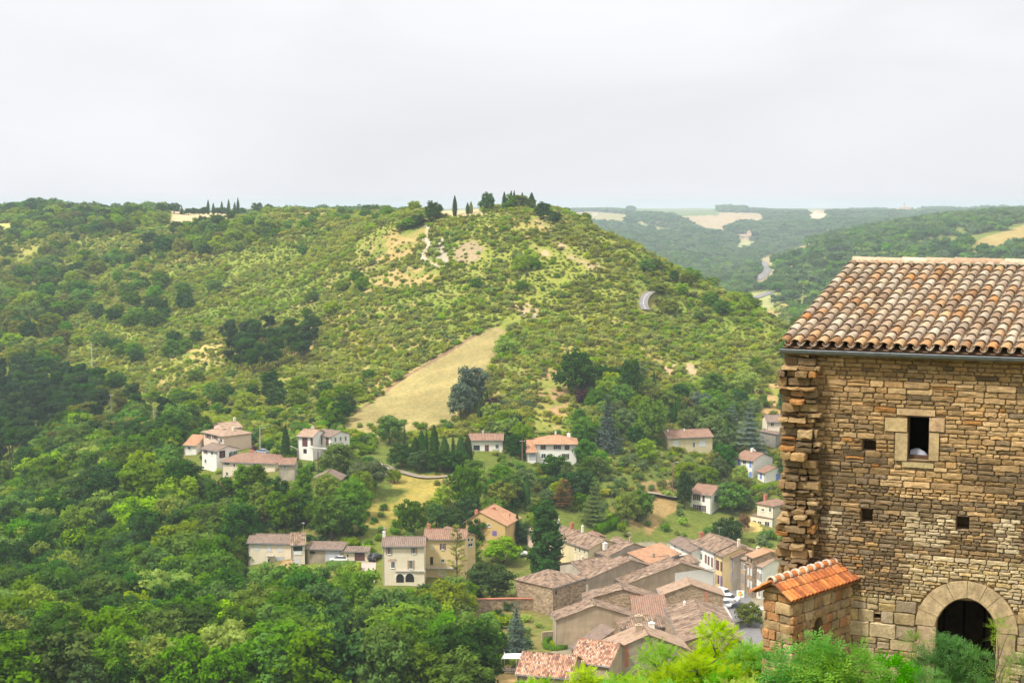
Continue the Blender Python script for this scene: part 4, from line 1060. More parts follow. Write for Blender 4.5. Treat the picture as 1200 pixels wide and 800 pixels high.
HS['smallgarage'] = house('roadside_garage', 'small cream garage with a dark brown door and small hatch', (401.5,645.5), (431.5,645.8), h=2.6, depth=2.8, roof='shed', pitch=.10, wall='cream', rmat='dark', wins=[('F',421.5,651.5,11,9,'g:maroon'),('F',407.5,651,1.4,3.6,'h')], cat='garage')
HS['arches'] = house('roadside_house', 'tall cream house with brown shutters, a small lettered sign and arches at its foot', (448.5,639), (497,639), h=8.6, depth=6.6, roof='gable', ridge='BC', wall='cream', rmat='dark', pitch=.32, over=.5,
    wins=[('F',456,644.5,3.4,8,'s:tan'),('F',485.2,644,3.4,8,'s:tan'),('F',481.6,661,3.6,9.5,'s:tan'),('F',460.5,661,4,7.5,'w'),('F',480.2,676.5,10,10,'arch'),('F',468.8,677,9,10,'arch')], chim=[(-.0,.5,1.1,'p_offwhite',.6)])
fbox(HS['arches'], 'string_course', 'concrete', 'F', (463,668.2), (498.5,669.4), .02, .3)
HS['yellowroad'] = house('roadside_house', 'yellow rendered house with a small balcony between the cream arched house and the bare fir', (497.5,631), (545,631.5), h=8.4, depth=7.4, roof='gable', ridge='BC', wall='yellow', rmat='red', pitch=.34, over=.4,
    wins=[('F',505.8,640.5,4,6,'c:cream'),('F',518.8,640,3,6.5,'s:maroon'),('F',505.8,657,3.6,9.5,'h'),('F',519,656.5,3.5,3.5,'w'),('F',505.5,665.5,2.6,2,'h'),('F',518.5,669.5,9,9,'g:cream')], chim=[(.06,.5,1.0,'brick',.7)])
railing(HS['yellowroad'], 'F', (498.5,664), (534,664), 1.0, .9)
HS['yellowgable'] = house('roadside_house', 'yellow gabled end with small barred openings behind the bare fir', (545.5,629), (557,627), h=7.5, depth=9, roof='gable', ridge='AB', wall='yellow', rmat='red', pitch=.34, over=.3,
    wins=[('F',549,632,2,3,'w'),('F',553,632,2,3,'w'),('F',551,638,5,3,'w')])
# orange-yellow house
HS['orangeyellow'] = house('gabled_house', 'yellow gabled house with an orange roof and two brick chimneys above the dark trees', (546,611), (592,615), h=5.6, depth=9, roof='gable', ridge='AB', wall='ochre', rmat='orange', pitch=.52, apex=.36, over=.6,
    wins=[('F',579.5,624.5,4.5,4.5,'c:purple'),('F',573,614,3,3,'w')], chim=[(.12,.4,1.2,'brick',.7)])
HS['orangewing'] = house('house_wing', 'low orange-roofed cross wing behind the yellow gabled house', (576,609.5), (594.5,609.5), h=6.2, depth=6, roof='gable', ridge='BC', wall='ochre', rmat='orange', pitch=.4, chim=[(.15,.5,1.2,'brick',.8)], cat='wing')
HS['pinkstub'] = house('garden_pavilion', 'slim pink pavilion with a small tiled roof beside the poplar', (617.5,620), (624,621), h=4.0, depth=3, roof='hip', wall='pink', rmat='pink', cat='pavilion')
# --- village roofs
def V(name, label, **k): HS[label] = house(name, label, **k); return HS[label]
V('village_house', 'long pale yellow house with a broad brown roof and two rows of windows', B=(690,643), C=(727.5,637.5), A=(634,624), h=6.6, prim='AB', ridge='AB', wall='paleyellow', rmat='brown', pitch=.34, over=.35,
  wins=[('S',674.5,643,1.6,5,'w'),('S',679.5,644.5,1.6,5,'w'),('S',685,646,1.6,4.5,'w'),('S',674.5,654,1.8,10,'c:cream'),('S',678,655,1.8,9,'c:cream'),('S',682,655,1.8,7,'c:cream'),('S',685.5,656,1.8,7,'c:cream')], chim=[(.5,.66,1.5,'brick',.8),(.5,.44,1.6,'p_offwhite',.5),(.5,.95,1.3,'p_offwhite',.4)])
V('village_cottage', 'small brown-roofed cottage tucked behind the long pale yellow house', B=(697,630), C=(706,627), A=(688,625), h=4, prim='AB', ridge='AB', wall='greyrender', rmat='red')
V('village_cottage', 'small dark-roofed cottage at the gable of the long pale yellow house', B=(724,638), C=(731,636), A=(719,630), h=4, prim='AB', ridge='AB', wall='greyrender', rmat='brown')
V('village_house', 'grey gabled house with a tall antenna chimney on its reddish roof', B=(713,651), C=(759,642), h=6.2, depth=6, ridge='AB', wall='greyrender', rmat='brown', pitch=.30, apex=.62, chim=[(.62,.15,1.2,'p_beige',.5)])
V('village_cottage', 'low cottage with a flat rim and tall white chimney behind the grey wall', B=(703,652), C=(722,648), h=5.2, depth=5, roof='shed', pitch=.1, wall='greyrender', rmat='dark', chim=[(.4,.1,2.6,'p_offwhite',.95)])
V('village_house', 'small reddish roof wedged between the grey gable and the orange slope', B=(735,655), C=(762,648), h=5.6, depth=9, roof='shed', pitch=.2, wall='greyrender', rmat='red')
V('village_house', 'bright orange single-slope roof in the middle of the village', B=(760,659.5), C=(796,648), A=(749,651), h=6.0, prim='BC', roof='shed', pitch=.24, wall='greyrender', rmat='orange', depth=12)
V('village_house', 'stone house with a hipped brown roof at the lower corner of the village', B=(648,688.5), C=(686,676.5), h=6.0, depth=10, roof='hip', wall='stone', rmat='brown', pitch=.34, over=.3, wins=[('F',651.5,694,2,4,'h')])
V('village_house', 'wide roof of dull tiles behind the long grey gable wall', B=(684,671), C=(726,664), h=6.3, depth=9, ridge='BC', wall='greyrender', rmat='brown', pitch=.3, chim=[(.3,.5,.8,'p_cream',.7)])
V('village_house', 'big house with a bare grey rendered gable wall and thin red roof edge', B=(686,679.5), C=(776,666.5), h=6.6, depth=4, ridge='AB', wall='grey', rmat='brown', pitch=.30, apex=.58, over=.2, wins=[('F',685.8+2,689,2,8,'p:cream')])
V('village_house', 'big house with a half beige, half whitewashed gable wall', B=(734,684), C=(836,670.5), h=6.6, depth=5, ridge='AB', wall='beige', rmat='brown', pitch=.27, apex=.62, over=.25)
fbox(HS['big house with a half beige, half whitewashed gable wall'], 'white_render_panel', 'p_offwhite', 'F', (791,671), (835.5,690), .0, .03)
V('village_house', 'stone house with a low gable and red roof edges left of the white terrace', B=(685,702.5), C=(771,702.5), h=5.4, depth=4.5, ridge='AB', wall='stone', rmat='brown', pitch=.30, apex=.52, over=.3)
V('village_cottage', 'flat white terrace block between the red roofs', B=(741,714), C=(775,710), A=(735,706), h=3.8, prim='BC', roof='flat', wall='offwhite', rmat='white')
V('village_cottage', 'low house with a dark red roof and two skylights', B=(744,722), C=(782,722), h=4.0, depth=8, roof='shed', pitch=.22, wall='greyrender', rmat='red')
V('village_house', 'beige gabled house with a plain rendered wall above the topiary garden', B=(653,725.5), C=(741,722), h=5.6, depth=4.5, ridge='AB', wall='beige', rmat='brown', pitch=.34, apex=.5, over=.3)
V('village_house', 'long house with a wide plain brown roof and a teal gutter', B=(728.5,735.5), C=(785,733), A=(699,725), h=4.6, prim='BC', roof='hip', wall='stone2', rmat='brown', pitch=.36, over=.3, wins=[('F',735,742,2,4,'h'),('F',750,741,2,4,'h')], chim=[(.4,.3,.9,'p_beige',1.3)])
V('village_house', 'stone gabled house with orange and pink tiles beside the street', B=(774,697.5), C=(848,697.5), h=5.8, depth=5, ridge='AB', wall='stone', rmat='pink', pitch=.36, apex=.48, over=.3, wins=[])
fbox(HS['stone gabled house with orange and pink tiles beside the street'], 'brick_pilaster', 'brick', 'F', (826,691), (829.5,712), .0, .06)
V('village_house', 'broad weathered brown roof running down towards the robinia trees', B=(799,752), C=(863,738), A=(780,712), h=6.2, prim='AB', ridge='AB', wall='stone', rmat='brown', pitch=.30, over=.3, chim=[(.55,.35,1.4,'p_beige',.7),(.3,.9,.7,'p_offwhite',.4)])
V('village_house', 'house with a roof of pale and orange mixed tiles beside the white awning', B=(606,788.5), C=(668,793.5), h=4.4, depth=8.5, ridge='BC', wall='beige', rmat='mosaic', pitch=.44, over=.35)
V('village_house', 'taller house with a roof of mottled orange tiles against the rust-stained gable', B=(669,773.5), C=(714,779.5), h=5.2, depth=9, ridge='BC', wall='beige', rmat='mosaic', pitch=.46, over=.35)
V('village_house', 'house with a grey gable wall and one rust-red stain', B=(713.5,763), C=(806,760), h=6.2, depth=5.5, ridge='AB', wall='grey', rmat='pink', pitch=.40, apex=.5, over=.3, chim=[(.42,.55,1.0,'p_beige',1.0),(.62,.95,.8,'p_offwhite',.9)])
fbox(HS['house with a grey gable wall and one rust-red stain'], 'rust_stain', 'brick', 'F', (732,755), (736.5,781), .0, .012)
V('village_cottage', 'salmon cottage with a pale fluted roof behind the robinia trees', B=(800,752), C=(819,755), h=4.2, depth=8, roof='gable', ridge='BC', pitch=.36, wall='salmon', rmat='mosaic')
V('garden_shed', 'dull brown lean-to roof beside the topiary garden', B=(670,757), C=(684,763), h=2.8, depth=6.5, roof='shed', pitch=.4, wall='stone2', rmat='dark', cat='shed')
# street row
V('street_house', 'grey-roofed white house at the far end of the street row', B=(810,646), C=(826,640), A=(785.5,634), h=6.5, prim='AB', ridge='AB', wall='offwhite', rmat='dark', pitch=.34, wins=[('S',791,640,2,3,'w'),('S',800,644,2,3,'w')])
V('street_house', 'long whitewashed street house with green shutters and narrow brown ones', B=(837.5,647), C=(868,637), A=(810.5,634.5), h=8.4, prim='AB', ridge='AB', wall='offwhite', rmat='brown', pitch=.34, over=.4,
  wins=[('S',815.5,640,1.6,4,'w'),('S',822,643,1.6,4,'w'),('S',815.5,648,1.8,4.5,'c:green'),('S',821.8,651.5,1.8,6,'c:green'),('S',827.2,654.5,1.8,9,'c:brown'),('S',830.5,656.5,1.5,9,'c:maroon'),('S',834.5,658.5,1.6,10,'c:brown')], chim=[(.25,.98,1.2,'brick',.9)])
V('street_house', 'narrow yellow street house with pairs of dark shutters', B=(847,651.5), C=(875,641), A=(838,647.2), h=8.4, prim='AB', ridge='AB', wall='yellow', rmat='brown', pitch=.34, over=.4,
  wins=[('S',838.8,660.5,2.2,10,'c:brown'),('S',841.6,662,2,10,'c:maroon'),('S',845.6,663.5,2,10,'c:maroon'),('S',838.7,678,1.8,11,'c:tan'),('S',842,678.5,1.8,9,'c:maroon'),('S',846,682,2,13,'p:purple')], chim=[(.5,.3,1.6,'p_cream',.6)])
V('street_house', 'grey street house with bright blue shutters', B=(859,653), C=(880,645), A=(848.5,648), h=8.2, prim='AB', ridge='AB', wall='greyrender', rmat='red', pitch=.3, over=.35,
  wins=[('S',855.8,648.5+1,2,5,'c:blue'),('S',854.3,659,1.8,10,'c:blue'),('S',856.8,660,1.8,10,'c:blue'),('S',851.2,653,1.6,8,'c:pale'),('S',854.3,674,1.8,10,'c:blue'),('S',856.8,675,1.8,10,'c:blue'),('S',851.2,670,1.8,9,'c:pale'),('S',850.5,685,2,8,'p:purple')])
V('street_house', 'taupe street house with five grey shutters on its first floor', B=(874.5,655.5), C=(897,647), A=(859.5,650), h=8.0, prim='AB', ridge='AB', wall='beige', rmat='pink', pitch=.3, over=.35,
  wins=[('S',865.5,660.5,2,5,'c:lgrey'),('S',869.8,662.5,2,5,'c:lgrey'),('S',873,664,1.6,5,'w'),('S',862,673,2,9,'c:lgrey'),('S',864.5,674,1.6,9,'c:brown'),('S',866.8,675,1.6,10,'c:lgrey'),('S',869.3,676.5,1.8,10,'c:lgrey'),('S',872,678,1.8,10,'c:lgrey'),('S',865.2,689,2.4,5,'h')], chim=[(.5,.2,1.0,'p_cream',.7)])
V('street_house', 'narrow stone street house under an orange-brown roof', B=(883,653.5), C=(914,646), A=(875,649.5), h=9.2, prim='AB', ridge='AB', wall='stone2', rmat='orange', pitch=.26, over=.3,
  wins=[('S',876.5,651+4,1.5,4,'h'),('S',880.5,657,1.5,4,'h'),('S',877,669,1.6,7,'c:pale'),('S',880.5,670,1.6,7,'c:pale'),('S',877,683,1.6,7,'c:pale'),('S',880.5,685,1.6,8,'c:pale')])
V('street_house', 'white-gabled street house nearest the stone annex', B=(893.5,664), C=(921,659), A=(883.5,657), h=7.4, prim='BC', ridge='AB', wall='offwhite', rmat='pink', pitch=.32, over=.35,
  wins=[('S',885.8,672,1.8,8,'c:tan'),('S',888.4,674,1.6,8,'c:lgrey'),('S',891,676,1.8,8,'c:lgrey'),('S',886,690,1.8,9,'c:lgrey'),('S',890,693,1.8,9,'c:lgrey')])
# ------------------------------------------------------------------ roads, walls, vehicles and small things
ribbon('street', [(853,694),(858,700),(864,709),(868,722),(869,738),(872,752),(876,775)], 7.5, M['road'], .06)
ribbon('lane', [(395,548),(430,541),(470,553),(505,560),(545,556)], 2.4, M['dirt'], .08)
ribbon('lane', [(300,531),(316,535),(332,538),(346,539)], 4.0, M['dirt'], .10)
ribbon('hill_road', [(764,345),(759,348),(755,353),(754,359),(757,365)], 3.4, M['road'], .2, y0=480, marks=[0])
ribbon('chalk_path', [(496,258),(500,264),(503,270),(497,279),(503,286),(498,293),(495,300),(499,306),(508,311),(516,313)], 1.2, M['chalk'], .2, y0=480, wjit=.8)
ribbon('chalk_path', [(519,280),(515,288),(508,291)], 2.0, M['chalk'], .18, y0=480, wjit=.6)
ribbon('valley_road', [(893,306),(897,312),(900,318),(894,326),(888,330)], 9, M['road'], .6, y0=1000, marks=[0])
ribbon('valley_road', [(874,349),(884,350),(896,346),(905,343)], 9, M['road'], .6, y0=1000, marks=[0])
ribbon('lane', [(745,578),(765,580),(790,584),(800,584)], 3.0, M['dirt'], .1)
ribbon('driveway', [(430,685),(430,676),(431,668),(432,659)], 3.4, simple('pink_gravel', (.42,.33,.28), .95), .08)
0 and ribbon('hill_track', [(396,498),(430,478),(480,441),(520,416),(560,392)], 1.2, simple('brown_track', (.20,.135,.09), .95), .12, y0=370, wjit=.3)

def wall_run(name, label, pts, hgt, th, mat, cap=None, cat='wall'):
    P = [hit(a, b, hgt) for a, b in pts]; b0 = P[0]; r = empty(name, (b0.x, b0.y, b0.z - hgt)); tag(r, label, cat)
    mb = MB(); mc = MB()
    for i in range(len(P) - 1):
        a, b = P[i] - Vector((b0.x, b0.y, b0.z - hgt)), P[i+1] - Vector((b0.x, b0.y, b0.z - hgt)); d = (b - a); d.z = 0; d.normalize(); s = Vector((-d.y, d.x, 0)) * th / 2
        for m_, z0, z1, k in ((mb, -hgt - 2, 0, 1), (mc, .0, .14, 1.5)):
            q = [a - s*k, b - s*k, b + s*k, a + s*k]
            m_.add([(p.x, p.y, p.z + z0) for p in q] + [(p.x, p.y, p.z + z1) for p in q], [(0,3,2,1),(4,5,6,7),(0,1,5,4),(1,2,6,5),(2,3,7,6),(3,0,4,7)])
    mb.build('masonry', mat, r)
    if cap: o = mc.build('coping', cap, r)
    return r
wall_run('garden_wall', 'long beige stone wall with a red tile coping behind the yellow car', [(556,702),(600,701),(646,701.5)], 2.4, .5, M['p_stone2'], M['brick'])
wall_run('street_parapet', 'grey stone parapet along the village street', [(845,704),(851,714),(857,725),(861,735)], 1.0, .45, M['concrete'], M['concrete'])
wall_run('retaining_wall', 'low beige retaining wall at the edge of the topiary garden', [(635,740),(656,738)], 1.8, .4, M['p_beige'])
wall_run('retaining_wall', 'concrete retaining wall below the end of the road by the willow', [(448,545),(456,549),(457,556)], 2.0, .3, M['p_greyrender'])
wall_run('retaining_wall', 'pale retaining wall beside the drive of the white villa', [(340,522),(349,526)], 2.0, .3, M['p_greyrender'])

M['tyre'] = simple('tyre_rubber', (.02,.02,.02), .8); M['steel'] = simple('wheel_rim', (.4,.4,.42), .4, .6)
def paint(n, c): return simple(n + '_car_paint', c, .28, .0, .03, spec=.6)
def vehicle(name, label, px, py, yaw, col, kind='car', cat='car', group=None, y0=180, scale=1.0):
    p = hit(px, py, 0, y0); r = empty(name, (p.x, p.y, p.z + .1), math.radians(yaw)); r.scale = (scale,) * 3; tag(r, label, cat, group)
    if kind == 'van': L_, Wd, secs = 4.9, 1.9, [(-2.45,.45,1.75),(-2.40,.35,1.95),(.95,.35,1.98),(1.65,.35,1.15),(2.35,.38,.95),(2.45,.5,.75)]
    elif kind == 'small_van': L_, Wd, secs = 4.1, 1.7, [(-2.05,.4,1.55),(-2.0,.32,1.78),(.55,.32,1.8),(1.15,.32,1.1),(1.95,.35,.9),(2.05,.5,.7)]
    else: L_, Wd, secs = 4.1, 1.7, [(-2.05,.45,.85),(-2.0,.33,.95),(-1.1,.3,.98),(1.0,.3,.95),(1.95,.34,.78),(2.05,.5,.65)]
    mb = MB(); vs = []; hw = Wd / 2
    for x, z0, z1 in secs:
        zb = min(z1, .92); t = .0 if z1 <= .99 else .14
        vs += [(x,-hw*.94,z0),(x,-hw,(z0+zb)/2),(x,-hw*.97,zb),(x,-hw*.97+t,z1),(x,hw*.97-t,z1),(x,hw*.97,zb),(x,hw,(z0+zb)/2),(x,hw*.94,z0)]
    n = len(secs); fs = [(i*8+k, (i+1)*8+k, (i+1)*8+(k+1) % 8, i*8+(k+1) % 8) for i in range(n-1) for k in range(8)] + [tuple(range(8)), tuple((n-1)*8+k for k in range(7, -1, -1))]
    mb.add(vs, fs)
    if kind == 'car':
        mr_ = MB(); rb = [(-1.15,.86,1.40),(.25,.86,1.42)]
        mr_.add([(-1.15,-.58,1.40),(.25,-.6,1.42),(.25,.6,1.42),(-1.15,.58,1.40),(-1.1,-.54,1.44),(.2,-.56,1.46),(.2,.56,1.46),(-1.1,.54,1.44)], [(0,1,5,4),(1,2,6,5),(2,3,7,6),(3,0,4,7),(4,5,6,7)])
    bo = mb.build('body', col, r, False)
    if kind == 'car':
        mr_.build('roof_panel', col, r)
        g = MB(); b = [(-1.75,-.80,.95),(1.05,-.80,.95),(1.05,.80,.95),(-1.75,.80,.95)]; t = [(-1.15,-.57,1.41),(.25,-.59,1.43),(.25,.59,1.43),(-1.15,.57,1.41)]
        g.add(b + t, [(0,1,5,4),(1,2,6,5),(2,3,7,6),(3,0,4,7)]); g.build('window', M['glass'], r)
    else:
        xw, zt = (secs[2][0], secs[2][2]); xh = secs[3][0]
        g = MB(); g.add([(xw+.08,-.62,zt-.12),(xw+.08,.62,zt-.12),(xh-.03,.72,1.2),(xh-.03,-.72,1.2)], [(0,1,2,3)])
        g.v = [(x + .05, y, z + .05) for x, y, z in g.v]; g.build('windscreen', M['glass'], r)
        for s_ in (-1, 1):
            for (x0, x1) in ((-.2, xw - .05), (-1.3, -.3)):
                g = MB(); y = s_ * (hw * .97 - .02 + .012); y2 = s_ * (hw * .97 - .10 + .012)
                g.add([(x0,y,1.0),(x1,y,1.0),(x1,y2,zt-.25),(x0,y2,zt-.25)], [(0,1,2,3)]); g.build('window', M['glass'], r)
    for sx in (-1, 1):
        for sy in (-1, 1):
            m2 = MB(); x = sx * L_ * .31; y = sy * (hw - .1); m2.tube([(x, y - .1, .31), (x, y + .1, .31)], [.31, .31], 12); w_ = m2.build('wheel', M['tyre'], r)
            m3 = MB(); m3.tube([(x, y + sy*.1, .31), (x, y + sy*.115, .31)], [.18, .17], 10); m3.build('rim', M['steel'], w_)
    for sy in (-1, 1):
        m2 = MB(); m2.box(L_/2 - .12, L_/2 + .01, sy*.62 - .13, sy*.62 + .13, .62, .76); m2.build('headlight', M['white'], r)
        m2 = MB(); m2.box(-L_/2 - .01, -L_/2 + .08, sy*.66 - .1, sy*.66 + .1, .68, .85); m2.build('tail_light', M['brick'], r)
    FOOT.append((p.x, p.y, 2.6)); s = F / p.y; PROT.append((px - 2.2*s, py - 1.5*s, px + 2.2*s, py - .5*s, p.y)); return r
wht = paint('white', (.72,.72,.72)); yel = paint('yellow', (.80,.48,.02)); blk = paint('dark_blue', (.025,.03,.045)); sil = paint('grey_blue', (.25,.30,.36))
vehicle('parked_car', 'yellow van parked against the tile-capped wall', 574, 712, 178, yel, 'small_van', 'van')
vehicle('parked_van', 'white van parked at the village end of the tile-capped wall', 637, 711, 200, wht, 'van', 'van')
vehicle('parked_car', 'white car parked behind the slim cypress and the poplar', 607.5, 651, 5, wht)
vehicle('parked_car', 'white car parked in front of the slate-blue garage door', 397.5, 658.5, 170, wht)
vehicle('parked_car', 'black car parked beside the brown garage and the arched house', 440, 655.5, 60, blk)
vehicle('parked_car', 'grey-blue car on the lane above the long low house', 307, 532, 150, sil)
vehicle('parked_van', 'white van at the top of the village street, half hidden by roofs', 848.5, 699, -60, wht, 'small_van', 'van')
vehicle('parked_car', 'white car in the village street behind the van', 855.5, 704.5, -20, wht)
vehicle('parked_car', 'white car nosed against the parapet of the village street', 849.5, 711, -65, wht)
vehicle('parked_car', 'black car driving down the village street', 868.7, 714.5, -40, blk)
M['board'] = simple('poster_board', (.74,.74,.70), .7)
p = hit(867.5, 702); r = empty('street_poster', tuple(p), math.radians(-8)); tag(r, 'square white poster board with orange, yellow and green patches in the street', 'poster')
mb = MB(); mb.box(-.85, .85, -.03, .03, .45, 2.1); mb.box(-.8, -.72, -.02, .02, -.1, .45); mb.box(.72, .8, -.02, .02, -.1, .45); mb.build('board', M['board'], r)
for cx, cz, rr, c in [(.0,1.6,.3,(.85,.35,.03)),(-.3,1.05,.28,(.85,.62,.05)),(.35,1.15,.26,(.25,.50,.15)),(.1,.95,.18,(.7,.15,.08)),(-.45,1.55,.16,(.3,.55,.4))]:
    m2 = MB(); m2.add([(cx + math.cos(a)*rr*(1+.15*math.sin(3*a)), -.036, cz + math.sin(a)*rr) for a in [i*math.pi/8 for i in range(16)]], [tuple(range(16))]); m2.build('printed_patch', simple('poster_ink', c, .7), r)
# white box trailer in the street
p = hit(885, 728); r = empty('box_trailer', tuple(p), math.radians(-35)); tag(r, 'white box trailer parked at the roadside against the stone annex', 'trailer')
mb = MB(); mb.box(-2.2, 2.2, -1.1, 1.1, .6, 3.1); mb.build('body', M['white'], r)
for sx in (-1, 1):
    for sy in (-1, 1):
        m2 = MB(); m2.tube([(sx*1.2, sy*1.0 - .1, .35), (sx*1.2, sy*1.0 + .1, .35)], [.35,.35], 12); m2.build('wheel', M['tyre'], r)
mb = MB()
for q in range(9): mb.box(-2.2 + q*.54, -2.16 + q*.54, -1.13, 1.13, .6, 3.12)
mb.build('body_ribs', M['concrete'], r)
# lettered sign on the arched house (the letters cannot be read in the photograph: worn red strokes)
hs = HS['arches']; mb = MB(); rr_ = random.Random(4)
u0, z0 = facept(hs, 'F', 455, 657.5); u1, _ = facept(hs, 'F', 465.5, 657.5); n = 7
for i in range(n):
    a = u0 + (u1 - u0) * i / n; w_ = (u1 - u0) / n * .62
    mb.box(a, a + .07, -.03, -.01, z0, z0 + .48)
    mb.box(a + .07, a + w_, -.03, -.01, z0 + .40 * (i % 2), z0 + .08 + .40 * (i % 2))
    if i % 3: mb.box(a + w_, a + w_ + .06, -.03, -.01, z0, z0 + .48)
mb.build('sign_lettering', M['brick'], hs.r)
# awning beside the mosaic roof
p = hit(604, 789); r = empty('sail_awning', tuple(p), math.radians(-8)); tag(r, 'white sail awning on pale posts over a railed terrace beside the mixed tile roof', 'awning')
mb = MB(); vs = []; n = 8
for i in range(n + 1):
    for j in range(n + 1):
        u, v = i / n, j / n; vs.append((-2.3 + 4.9 * u, -.5 + 3.6 * v, 2.35 + .35 * u - .35 * math.sin(math.pi * u) * math.sin(math.pi * v) + .25 * (1 - v)))
mb.add(vs, [(i*(n+1)+j, (i+1)*(n+1)+j, (i+1)*(n+1)+j+1, i*(n+1)+j+1) for i in range(n) for j in range(n)]); mb.build('canvas', simple('awning_canvas', (.70,.66,.68), .8), r, True)
for x, y in ((-2.3,-.5),(.2,-.5),(2.6,-.5),(-2.3,3.1)):
    mb = MB(); mb.tube([(x, y, -1.5), (x, y, 2.65)], [.06, .06], 8); mb.build('post', M['p_cream'], r)
mb = MB()
for z_ in (.35, .7, 1.0): mb.tube([(-2.3, -.55, z_), (2.6, -.55, z_)], [.03, .03], 6)
mb.build('railing', M['white'], r); mb = MB(); mb.box(-2.6, 3.0, -.7, 3.4, -3, -.02); mb.build('terrace_base', M['p_stone2'], r)
mb = MB(); mb.box(-.9, .9, .9, 1.9, .68, .74)
for q in ((-.8,1),(.8,1),(-.8,1.8),(.8,1.8)): mb.box(q[0]-.03, q[0]+.03, q[1]-.03, q[1]+.03, 0, .68)
o = mb.build('terrace_table', M['timber_dark']); bpy.context.view_layer.update(); o.matrix_world = Matrix.Translation(p) @ Matrix.Rotation(math.radians(-8), 4, 'Z'); tag(o, 'dark table standing under the white sail awning', 'table')
PROT.append((588, 772, 622, 792, p.y))
# poles and lamps
def pole(px, py, hpx, label, name='utility_pole', cat='pole', lamp=False, y0=180, mat='wood', wires=True):
    p = hit(px, py, 0, y0); h = hpx * p.y / F; r = empty(name, tuple(p)); tag(r, label, cat)
    mb = MB(); mb.tube([(0,0,-.5),(0,0,h)], [max(.14, p.y*.0004), max(.1, p.y*.0003)], 8); mb.build('shaft', M[mat], r)
    if lamp:
        mb = MB(); mb.tube([(0,0,h-.2),(.5,0,h+.1),(1.2,0,h+.15)], [.07,.06,.05], 6); mb.box(.9,1.6,-.15,.15,h+.05,h+.2); mb.build('lamp_head', M['concrete'], r)
    else:
        mb = MB(); mb.box(-.7,.7,-.06,.06,h-.5,h-.38)
        for x in (-.6,0,.6): mb.tube([(x,0,h-.38),(x,0,h-.18)], [.05,.04], 6)
        mb.build('cross_arm', M['concrete'], r)
    PROT.append((px - 2, py - hpx, px + 2, py - hpx * .3, p.y))
pole(108, 434, 32, 'grey concrete pole on the scrubby slope, tallest in the pole line', mat='concrete')
pole(73.5, 457, 20, 'grey pole at the upper edge of the dark pine wood', mat='concrete')
pole(130.5, 489, 28, 'grey pole at the tip of the dark pine wood', mat='concrete')
pole(180.5, 492, 12, 'short grey pole above the grey-green conifers', mat='concrete')
pole(14, 556, 16, 'grey pole at the foot of the dark pine wood', mat='concrete')
pole(305, 529, 28, 'street lamp on the lane above the long low house', 'street_lamp', 'lamp', True, mat='concrete')
pole(612, 546, 32, 'wooden pole between the bungalow and the orange-roofed villa')
pole(788, 577, 36, 'wooden pole with a lamp at the garden lane', 'street_lamp', 'lamp', True)
pole(373, 560, 34, 'dark pole in front of the white villa balcony', mat='timber_dark')
# hedges
def hedge(label, pts, hgt, th, hue='mid green', n=None):
    P = [hit(a, b, 0) for a, b in pts]; b0 = P[0]; rng = np.random.default_rng(len(label)); Ps, Ns = [], []
    for i in range(len(P) - 1):
        a, b = P[i] - b0, P[i+1] - b0; L_ = (b - a).length; c = int(L_ * 90); t = rng.uniform(0, 1, c)[:, None]
        d = (b - a).normalized(); s = np.array([-d.y, d.x, 0]); q = np.array(a)[None] * (1 - t) + np.array(b)[None] * t
        an = rng.uniform(-.3, math.pi + .3, (c, 1)); off = np.sign(np.cos(an)) * np.abs(np.cos(an)) ** .4 * th / 2; zz = np.abs(np.sin(an)) ** .4 * hgt * np.where(np.abs(np.cos(an)) > .75, rng.uniform(.05, 1, (c, 1)), 1)
        Ps.append(q + s * off + np.array([0, 0, 1]) * zz); Ns.append(s * np.cos(an) + np.array([0, 0, 1]) * np.sin(an) + 0 * q)
        f = MB(); 
    P_, N_ = np.concatenate(Ps), np.concatenate(Ns); V_, Fq = leaves(P_, N_, .28, rng, jit=.5)
    mb = MB()
    for i in range(len(P) - 1):
        a, b = P[i] - b0, P[i+1] - b0; d = (b - a).normalized(); s = Vector((-d.y, d.x, 0)) * th * .42
        q = [a - s, b - s, b + s, a + s]; mb.add([(p_.x, p_.y, p_.z - .5) for p_ in q] + [(p_.x, p_.y, p_.z + hgt * .92) for p_ in q], [(0,3,2,1),(4,5,6,7),(0,1,5,4),(1,2,6,5),(2,3,7,6),(3,0,4,7)])
    k = len(V_); V_ = np.concatenate([V_, np.array(mb.v)]); Fq = np.concatenate([Fq, np.array(mb.f) + k])
    o = bpy.data.objects.new('hedge', npmesh('hedge', V_, Fq, LM[hue])); COL.objects.link(o); o.location = b0; tag(o, label, 'hedge')
def hedges():
    hedge('clipped green hedge in front of the white car and garages', [(383,667),(400,667),(417,667)], 1.9, 1.6)
    hedge('round-ended clipped hedge block beside the pink drive', [(413,680),(417,672),(420,667)], 1.8, 1.6, 'yellow green')
    hedge('short green hedge below the cream roadside house', [(324,672),(335,670)], 1.6, 1.2)
    hedge('long diagonal hedge running up to the blue-green spruce', [(552,802),(566,791),(580,781),(593,776)], 1.8, 1.7)
    hedge('outer clipped ring hedge of the topiary garden', [(638,754),(646,749),(658,748),(670,750),(672,756),(664,760),(650,762),(640,760),(638,754)], .9, .8)
    hedge('inner clipped oval hedge of the topiary garden', [(646,755),(654,752),(664,754),(662,757),(652,758),(646,755)], .7, .8, 'yellow green')
    hedge('clipped green hedge below the white villa with blue shutters', [(876,578),(888,576),(905,573),(920,570)], 1.8, 1.6)
    hedge('bright hedge block behind the long pale yellow house', [(700,624),(712,619),(722,614)], 2.2, 3.0, 'mid green')
